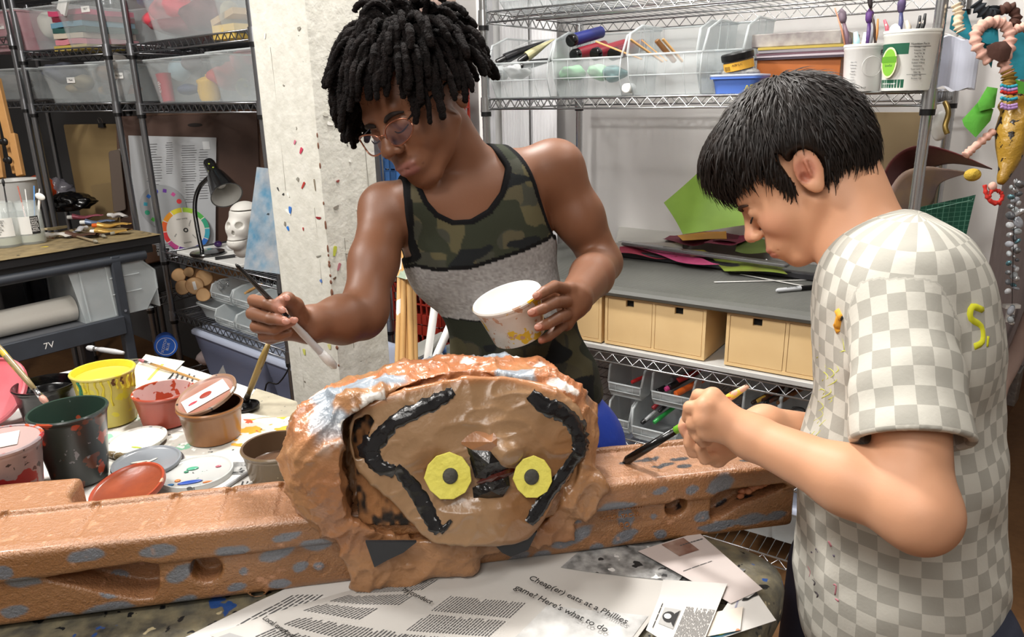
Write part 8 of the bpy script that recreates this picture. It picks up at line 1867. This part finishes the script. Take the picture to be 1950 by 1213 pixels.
for f, s in zip(foot, (-1, 1)):
    S = SDF(); S.cone(f+V(0, .03, .045), f+V(s*.02, -.12, .035), .045, .040, .02); S.box(f+V(s*.01, -.045, .012), (.048, .125, .012), rad=.01, k=.01); sdf_obj('shoe', S, f-.25, f+.25, .006, mat('dark_trainer', '26282c', .6), boy1)
# tub he holds
tn = camv(-.31, .865, .39); tcx = P(964, 565, 1.100); th_ = .066; tM = basis(tcx-tn*th_, nrm(np.cross(tn, V(0, 1, 0))), np.cross(tn, nrm(np.cross(tn, V(0, 1, 0)))))
t = thing('plastic_tub', 'translucent white plastic tub with yellow paint smears held by the vest boy', 'tub', tcx, 0, None, local=False)
TUBW = mat('smeared_clear_tub', 'dcdad4', .25, alpha=.95, var=(30, 'c8bcae', .7), spots=[('dcb83a', 32, .60, 2), ('c09a80', 60, .60, 5), ('4a3e40', 90, .68, 7)])
pr_ = shell_lathe(.040, .050, th_)
MB().lathe(pr_[:11], 44, T=tM).build('tub_wall', TUBW, t, smooth=40); MB().lathe(pr_[10:], 44, T=tM).build('tub_interior', mat('white_paint_interior', 'eef0ee', .3, bump=(14, .5, .004)), t, smooth=40)
MB().lathe([(0, .022), (.03, .0225), (.0418, .022)], 36, T=tM).build('white_paint', mat('white_wet_paint', 'eff1f0', .2, bump=(16, .8, .006)), t, smooth=True)
# his brush
bt_ = P(636, 697, 1.105); be_ = P(449, 503, .955); dB = nrm(be_-bt_); LB = float(np.linalg.norm(be_-bt_))
t = thing('long_paintbrush', 'long brush loaded with white paint in the vest boy\'s right hand', 'brush', bt_, 0, None, local=False)
MB().tube([bt_+dB*LB*.48, bt_+dB*LB*.7, be_-dB*.004, be_], [.0042, .0036, .0026, .0012], 12).build('handle', mat('black_lacquer', '18181a', .15, coat=.6), t, smooth=True)
MB().tube(cr([bt_+dB*.03, bt_+dB*LB*.25, bt_+dB*LB*.42, bt_+dB*LB*.52]), [.0052, .0055, .0052, .0056, .0048, .0052, .0044], 12).build('ferrule', mat('white_smeared_ferrule', 'c9ccd0', .3, bump=(40, .8, .004), spots=[('7d8690', 20, .62, 3)]), t, smooth=True)
MB().tube([bt_+dB*.035, bt_+dB*.018, bt_, bt_-dB*.006], [.0058, .0075, .006, .001], 12).build('bristles', mat('white_wet_paint', 'eff1f0', .2), t, smooth=True)
# ================================================================= boy in the checked shirt
HC2 = P(1522, 344, 1.0); H2, HM2 = headframe(HC2, camv(-.74, -.57, -.36), camv(-.33, -.10, .94))
K2 = .88
nb2 = P(1650, 486, .955); ch2 = P(1716, 640, .925); wa2 = P(1700, 880, .955); pe2 = P(1712, 1090, .985)
sL = P(1712, 560, .830); sR = P(1640, 530, 1.08); eL = P(1748, 975, .745); wL = P(1432, 832, .875); eR = P(1650, 850, 1.10); wR = P(1455, 808, 1.0)
side2 = nrm(sL-sR); up2 = nrm(nb2-wa2); up2 = nrm(up2-side2*(side2 @ up2)); fr2 = np.cross(side2, up2); fr2 = fr2 if fr2[0] < 0 else -fr2; TM2 = np.stack([side2, fr2, up2], 1)
sh2 = nrm(side2*V(1, 1, 0)); fh2 = V(-sh2[1], sh2[0], 0); fh2 = fh2 if fh2[0] < 0 else -fh2; TMH = np.stack([sh2, fh2, V(0, 0, 1)], 1)
def torso2(S, g=0., gf=0.):
    S.ell(pe2, (.125+g, .098+g+gf, .115+g), TMH, .03); S.ell(wa2, (.118+g, .092+g+gf, .13+g), TM2, .05); S.ell(ch2, (.130+g, .094+g, .125+g), TM2, .05); S.ell(ch2+up2*.07, (.125+g, .075+g, .07+g), TM2, .04)
    S.cone(sR-side2*-.02, sL-side2*.02, .042+g, .042+g, .03); S.cone(nb2, sL, .030+g, .030+g, .02); S.cone(nb2, sR, .030+g, .030+g, .02)
boy2 = thing('boy', 'dark-haired boy in a white and grey checked shirt painting the beam', 'person', V(pe2[0], pe2[1], 0), 0, None, local=False)
S = SDF(); torso2(S, -.004)
S.cone(nb2-up2*.02, H2(-.030, 0, -.036), .047, .043, .02); S.cone(nb2+fr2*.02, H2(.008, 0, -.06), .032, .030, .02); S.cone(nb2-fr2*.015, H2(-.055, 0, -.01), .04, .04, .03)
S.ell(sL, (.044, .044, .044), TM2, .02); S.chain([sL, sL*.5+eL*.5, eL], [.040, .039, .034], .02); S.ell(eL+nrm(eL-wL)*.006+V(0, 0, -.006), (.028, .028, .030), None, .02); S.chain([eL, eL*.62+wL*.38, wL], [.036, .0345, .0250], .02)
S.ell(sR, (.044, .044, .044), TM2, .02); S.chain([sR, eR], [.040, .034], .02); S.chain([eR, eR*.6+wR*.4, wR], [.034, .032, .024], .02)
m2 = [P(1357, 757, .890), P(1343, 775, .878), P(1341, 798, .877), P(1347, 820, .884)]
hand(S, wL, .028, P(1385, 802, .892), m2, [[P(1330, 753, .905), P(1320, 773, .925), P(1327, 790, .932)], [P(1314, 776, .888), P(1310, 795, .905), P(1321, 806, .918)], [P(1319, 806, .888), P(1322, 822, .902), P(1333, 828, .915)], [P(1330, 831, .895), P(1338, 842, .908), P(1348, 842, .918)]],
     [P(1395, 795, .915), P(1362, 788, .935), P(1340, 792, .945), P(1322, 800, .948)], fs=.95)
m3 = [P(1347, 805, .985), P(1345, 832, .98), P(1352, 856, .975), P(1366, 872, .968)]
hand(S, wR, .027, P(1385, 840, .985), m3, [[P(1320, 797, .968), P(1307, 804, .952), P(1300, 812, .944)], [P(1310, 826, .957), P(1304, 818, .946), P(1306, 808, .940)], [P(1320, 860, .950), P(1312, 843, .942), P(1315, 826, .938)], [P(1342, 874, .942), P(1334, 853, .934), P(1337, 836, .932)]],
     [P(1375, 815, .975), P(1345, 800, .96), P(1322, 796, .950), P(1308, 800, .946)], fs=.95)
fo2 = [V(pe2[0]-.02, pe2[1]+.11, 0), V(pe2[0]+.03, pe2[1]-.10, 0)]
for f, s in zip(fo2, (-1, 1)):
    hip = pe2+sh2*(-s*.07)*0+V(0, -s*.07, -.05); kn = V(f[0]-.01, f[1], .43); S.chain([hip, kn, f+V(0, 0, .10)], [.075, .050, .035], .02); S.cone(f+V(.02, 0, .045), f+V(-.10, 0, .03), .034, .026, .02)
head_sdf(S, H2, HM2, K2, .95, .97)
pts2 = lips(H2, K2, 'c07868', .6)+[(H2(-.014, .086, .006), .03, 'd08a72', .45), (H2(-.0105, .0765, .004), .017, '9c5440', .6), (H2(-.005, .073, -.004), .010, '8a4434', .6), (H2(.095, 0, -.024), .018, 'd89078', .35), (H2(.06, .04, -.03), .03, 'dc9a80', .3), (eL, .045, 'd4957c', .35)]+[(q_, .010, 'd89880', .4) for q_ in m2+[P(1302, 808, .94), P(1306, 820, .94)]]  # the darker reds paint shade into the ear hollow
SKIN2 = mat('fair_skin', 'dba583', .52, attr='col', sss=.08, bump=(260, .10, .001), spec=.4)
sdf_obj('body', S, (.12, .35, -.01), (.85, 1.25, 1.75), .0025, SKIN2, boy2, skinpaint('cf9a78', 'd08a72', pts2, 7))
for s in (-1, 1):
    brow(H2, K2, boy2, '3a2418', HM2, s, .0024); lash(H2, K2, boy2, s); MB().ell(tuple(H2(.0735*K2, s*.031*K2, -.001*K2)), (.0128*K2, .0128*K2, .0128*K2), 16, 12).build('eyeball', mat('eye_white', 'd8d2c8', .2), boy2, smooth=True)
# hair of boy 2 : cap + locks combed from the crown
HAIR2 = mat('dark_brown_hair', '140e0b', .5, var=(50, '22160f', .5), spec=.3)
KH = .93
Hh = lambda x, y, z: H2(x*KH, y*KH, z*KH)
S = SDF(); S.ell(Hh(-.016, 0, .048), (0.1080*KH, 0.0880*KH, 0.1000*KH), HM2, .01); S.ell(Hh(.045, 0, .085), (0.0580*KH, 0.0680*KH, 0.0450*KH), HM2, .02); S.ell(Hh(-.07, 0, .01), (0.0450*KH, 0.0700*KH, 0.0600*KH), HM2, .02)
S.box(Hh(.10, 0, -.03), (0.1000*KH, 0.1200*KH, 0.0750*KH), HM2, .004, .006, 's')       # face
S.box(Hh(.045, 0, -.055), (0.0550*KH, 0.1400*KH, 0.0780*KH), HM2, .004, .006, 's')
S.box(Hh(-.02, 0, -.085), (0.0500*KH, 0.1400*KH, 0.0600*KH), HM2, .004, .008, 's')
for s in (-1, 1): S.ell(Hh(-.014, s*.088, .000), (0.0260*KH, 0.0300*KH, 0.0360*KH), HM2, .004, 's')
S.box(Hh(-.06, 0, -.115), (0.1200*KH, 0.1400*KH, 0.0550*KH), HM2, .004, .01, 's'); SH2 = S
for s in (-1, 1): S.cone(Hh(.018, s*.069, .03), Hh(.013, s*.064, -.004), .010, .004, .006)
mb = MB(); rr = random.Random(5); crown = V(-.058, 0, .124)*KH
HV, HF = S.mesh(HC2-.2, HC2+.2, .004)
sel = list(range(len(HV))); rr.shuffle(sel); LV = []; LF = []
capM = mb.add([tuple(p) for p in HV], [tuple(f) for f in HF])
nv = len(mb.v)
for i in sel[:6000]:
    p = HV[i]; q_ = HM2.T @ (p-HC2); d0 = q_-crown; e_ = nrm(V(q_[0]+.015, q_[1], q_[2]-.045)/V(.108**2, .088**2, .100**2)); 
    if q_[2] < .03 and abs(q_[1]) < .045 and q_[0] > -.02: continue
    if abs(q_[1]) > .05 and math.hypot(q_[0]+.014*KH-.004, q_[2]-.02) < (.034 if q_[0] < .004 else .020): continue
    t_ = d0-e_*(d0 @ e_); t_ = nrm(t_) if np.linalg.norm(t_) > .004 else nrm(V(1, rr.uniform(-1, 1), 0))
    t_ = nrm(t_+V(rr.uniform(-.35, .35), rr.uniform(-.35, .35), rr.uniform(-.3, .1))); L_ = .018+.016*rr.random(); b_ = nrm(np.cross(t_, e_)); w_ = .0010+.0010*rr.random()
    pts = []; cur = q_+e_*.0005; v = nrm(t_+e_*.20)
    for j in range(5):
        pts.append((cur.copy(), w_*(1-.22*j))); cur = cur+v*L_/4; v = nrm(v-e_*.16)
    k0 = len(mb.v)
    for c_, ww in pts:
        for o_ in (-b_*ww, e_*ww*.8, b_*ww): mb.v.append(tuple(HC2+HM2 @ (c_+o_)))
    for j in range(4):
        for k in range(2): mb.f.append((k0+j*3+k, k0+j*3+k+1, k0+j*3+k+4, k0+j*3+k+3))
mb.build('hair', HAIR2, boy2, smooth=True)
# shirt
SHM = mat('checked_cotton', 'e4e0d5', .85, bump=(240, .3, .001), spec=.2)
nt = SHM.node_tree; N = nt.nodes; L = nt.links
at = N.new('ShaderNodeAttribute'); at.attribute_name = 'st'; ck = N.new('ShaderNodeTexChecker'); ck.inputs['Scale'].default_value = 1/.0205; ck.inputs['Color1'].default_value = lin('cbc9bf'); ck.inputs['Color2'].default_value = lin('aba9a0'); L.new(at.outputs['Vector'], ck.inputs['Vector']); L.new(ck.outputs['Color'], N['Principled BSDF'].inputs['Base Color'])
aL = nrm(eL-sL); hemL = sL+aL*.168; aR = nrm(eR-sR); hemR = sR+aR*.17
ex2 = nrm(np.cross(aL, V(1, 0, 0))); ey2 = np.cross(aL, ex2)
S = SDF(); torso2(S, .010, .008); S.cone(wa2+V(.01, 0, -.02), pe2+V(.0, 0, -.06), .105, .118, .05)
S.ell(P(1800, 740, .95), (.045, .07, .11), None, .04)
S.cone(sL-aL*.0, hemL+aL*.03, .052, .062, .02); S.cone(sR, hemR+aR*.03, .052, .058, .02)
def wrk2(p):
    x, y, z = p.T; a = vn(x*12+z*8, y*12, z*9-x*9, 3); b = vn(x*30, y*30+z*18, z*22+x*12, 6); return -.010*(a-.5)-.005*(b-.5)
S.add('d', 0, (0, 0, 0), 9, wrk2)
S.add('s', .002, sL, .5, lambda p: np.maximum(-((p-hemL) @ aL)*-1*-1, np.sqrt(((p-sL)-((p-sL) @ aL)[:, None]*aL)**2 @ V(1, 1, 1))-.078) if False else np.maximum(-((p-hemL) @ aL), np.sqrt((((p-sL)-((p-sL) @ aL)[:, None]*aL)**2).sum(1))-.080)*1.0)
S.ops[-1] = ('s', .002, sL, .6, lambda p: np.maximum(-((p-hemL) @ aL), np.maximum(np.sqrt((((p-sL)-((p-sL) @ aL)[:, None]*aL)**2).sum(1))-.085, -SDT.ev(p))))
SDT = SDF(); torso2(SDT, .014, .010); SDT.cone(wa2+V(.01, 0, -.02), pe2+V(.0, 0, -.06), .108, .121, .05)
S.ops[-1] = ('s', .002, sL, .6, lambda p: np.maximum(np.maximum(-((p-hemL) @ aL), np.sqrt((((p-sL)-((p-sL) @ aL)[:, None]*aL)**2).sum(1))-.085), -SDT.ev(p)+.004))
S.cone(sL+aL*.12, hemL+aL*.06, .046, .054, .002, 's')          # hollow sleeve
hemz = pe2[2]-.125; S.add('s', .004, pe2, .8, lambda p: p[:, 2]-hemz)
nkc = nb2+up2*.035+fr2*.02; S.cone(nb2+up2*.002+fr2*.012, nb2+up2*.20+fr2*.03, .056, .075, .004, 's')
def uv2(p):
    q_ = p-ch2; yy = p[:, 2]; ax = p-ch2; a_ = np.arctan2(ax @ sh2, -(ax @ fh2)); 
    cen = ch2+(pe2-ch2)*np.clip((ch2[2]-p[:, 2])/(ch2[2]-pe2[2]), 0, 1)[:, None]; ax = p-cen; ang_ = np.arctan2(ax @ fh2, ax @ sh2)
    uvt = np.stack([ang_*.118, yy, np.full(len(p), .01)], 1)
    q_ = p-sL; al = q_ @ aL; rd = q_-al[:, None]*aL; r_ = np.sqrt((rd**2).sum(1)); an = np.arctan2(rd @ ey2, rd @ ex2); uvs = np.stack([an*.0595, al, np.full(len(p), .01)], 1)
    tors = SDT.ev(p); sel_ = (al > -.0) & (r_ < .085) & (tors > .000); return np.where(sel_[:, None], uvs, uvt)
shirt = sdf_obj('shirt', S, (.20, .40, .55), (.85, 1.25, 1.40), .0028, SHM, boy2, uv=uv2); SS2 = S
def decal(nm, pts, w_, m, z0=.6, z1=1.2, th=.0012):
    q_ = [raymarch(SS2, a, b, z0, z1) for a, b in pts]; q_ = [p for p in q_ if p is not None]
    if len(q_) < 2: return
    q_ = cr(q_, 3); return MB().tube(q_, w_, 6).build(nm, m, shirt, smooth=True)
YG = mat('yellow_green_print', 'c9cc5a', .8); YEL2 = mat('neon_yellow_print', 'd8d82a', .7); ORG = mat('orange_print', 'e0a030', .7)
for i in range(22):
    x0 = 1560+28*fx(i*1.3)-i*.6; y0 = 690+9*i-30*fx(i); decal('sketched_print', [(x0-14, y0), (x0+2, y0-14), (x0+14, y0-2), (x0-4, y0+10)], .0008, YG)
for i in range(5): decal('sketched_print', [(1580+4*i, 640+8*i), (1600+3*i, 632+9*i), (1608, 660+6*i)], .0009, YG)
decal('back_print', [(1868, 590), (1850, 584), (1846, 606), (1866, 622), (1868, 650), (1852, 660)], .0042, YEL2); decal('back_print', [(1880, 640), (1878, 660)], .0022, YEL2)
for (a, b) in (((1597, 592), (1604, 606)), ((1602, 600), (1596, 622)), ((1594, 616), (1600, 632))): decal('orange_patch', [a, b], .0052, ORG)
decal('black_squiggle', [(1600, 600), (1606, 604), (1598, 612), (1602, 618)], .0022, BLACKINK, th=.002)
for i in range(12): 
    x0 = 1540+60*fx(i*2.7); y0 = 1030+150*fx(i*1.9); decal('paint_splatter', [(x0, y0), (x0+5, y0+10*fx(i)), (x0+3, y0+20*fx(i+3))], .0010+.001*fx(i), mat(['spl_a', 'spl_b', 'spl_c'][i % 3], ['4a4448', 'b0707a', '5c5466'][i % 3], .7))
# pants + shoes
S = SDF(); S.ell(pe2-V(0, 0, .03), (.118, .130, .10), None, .03)
for f in fo2: S.cone(V(f[0], (pe2[1]+(f[1]-pe2[1])*.8), pe2[2]-.06), V(f[0], f[1], .40), .085, .082, .03)
S.add('s', .004, pe2, .9, lambda p: p[:, 2]-.38)
S.add('s', .004, pe2, .9, lambda p: -(p[:, 2]-(pe2[2]+.0)))
sdf_obj('shorts', S, (.30, .4, .3), (.8, 1.2, pe2[2]+.1), .006, mat('navy_shorts', '23283a', .7), boy2)
for f in fo2:
    S = SDF(); S.cone(f+V(.03, 0, .045), f+V(-.12, 0, .035), .043, .038, .02); S.box(f+V(-.045, 0, .012), (.12, .046, .012), rad=.01, k=.01); sdf_obj('shoe', S, f-.25, f+.25, .006, mat('dark_trainer', '26282c', .6), boy2)
# his brush
w0 = onz(1187, 881, .9105); e0 = P(1424, 735, .915); dq = nrm(e0-w0); LQ = float(np.linalg.norm(e0-w0))
t = thing('black_tipped_brush', 'brush coated in black paint with a green band, held over the beam by the boys\' hands', 'brush', w0, 0, None, local=False)
t['label'] = 'brush coated in black paint with a green band touching the beam'
MB().tube([w0, w0+dq*.010, w0+dq*.03, w0+dq*LQ*.46], [.002, .0065, .0062, .0050], 12).build('black_bristles_and_ferrule', BLT, t, smooth=True)
MB().tube([w0+dq*LQ*.46, w0+dq*LQ*.60], [.0054, .0048], 12).build('green_band', mat('lime_band', '7fc83a', .4), t, smooth=True)
MB().tube([w0+dq*LQ*.60, w0+dq*LQ*.9, e0], [.0046, .0048, .0030], 12).build('handle', mat('pink_cream_handle', 'd8a890', .4, spots=[('d8c04a', 70, .54, 2), ('c8504a', 80, .62, 5), ('4a3f34', 90, .66, 7)]), t, smooth=True)
# ---------------------------------------------------------------- finish: text objects to meshes, drop helper flags
bpy.context.view_layer.update()
dg = bpy.context.evaluated_depsgraph_get()
for o in [o for o in COL.objects if o.type == 'FONT']:
    me = bpy.data.meshes.new_from_object(o.evaluated_get(dg)); n_ = bpy.data.objects.new('tmp', me); COL.objects.link(n_)
    n_.parent = o.parent; n_.matrix_parent_inverse = o.matrix_parent_inverse; n_.matrix_basis = o.matrix_basis
    nm = o.name.split('.')[0]; bpy.data.objects.remove(o); n_.name = nm
for o in COL.objects:
    if '_loc' in o: del o['_loc']
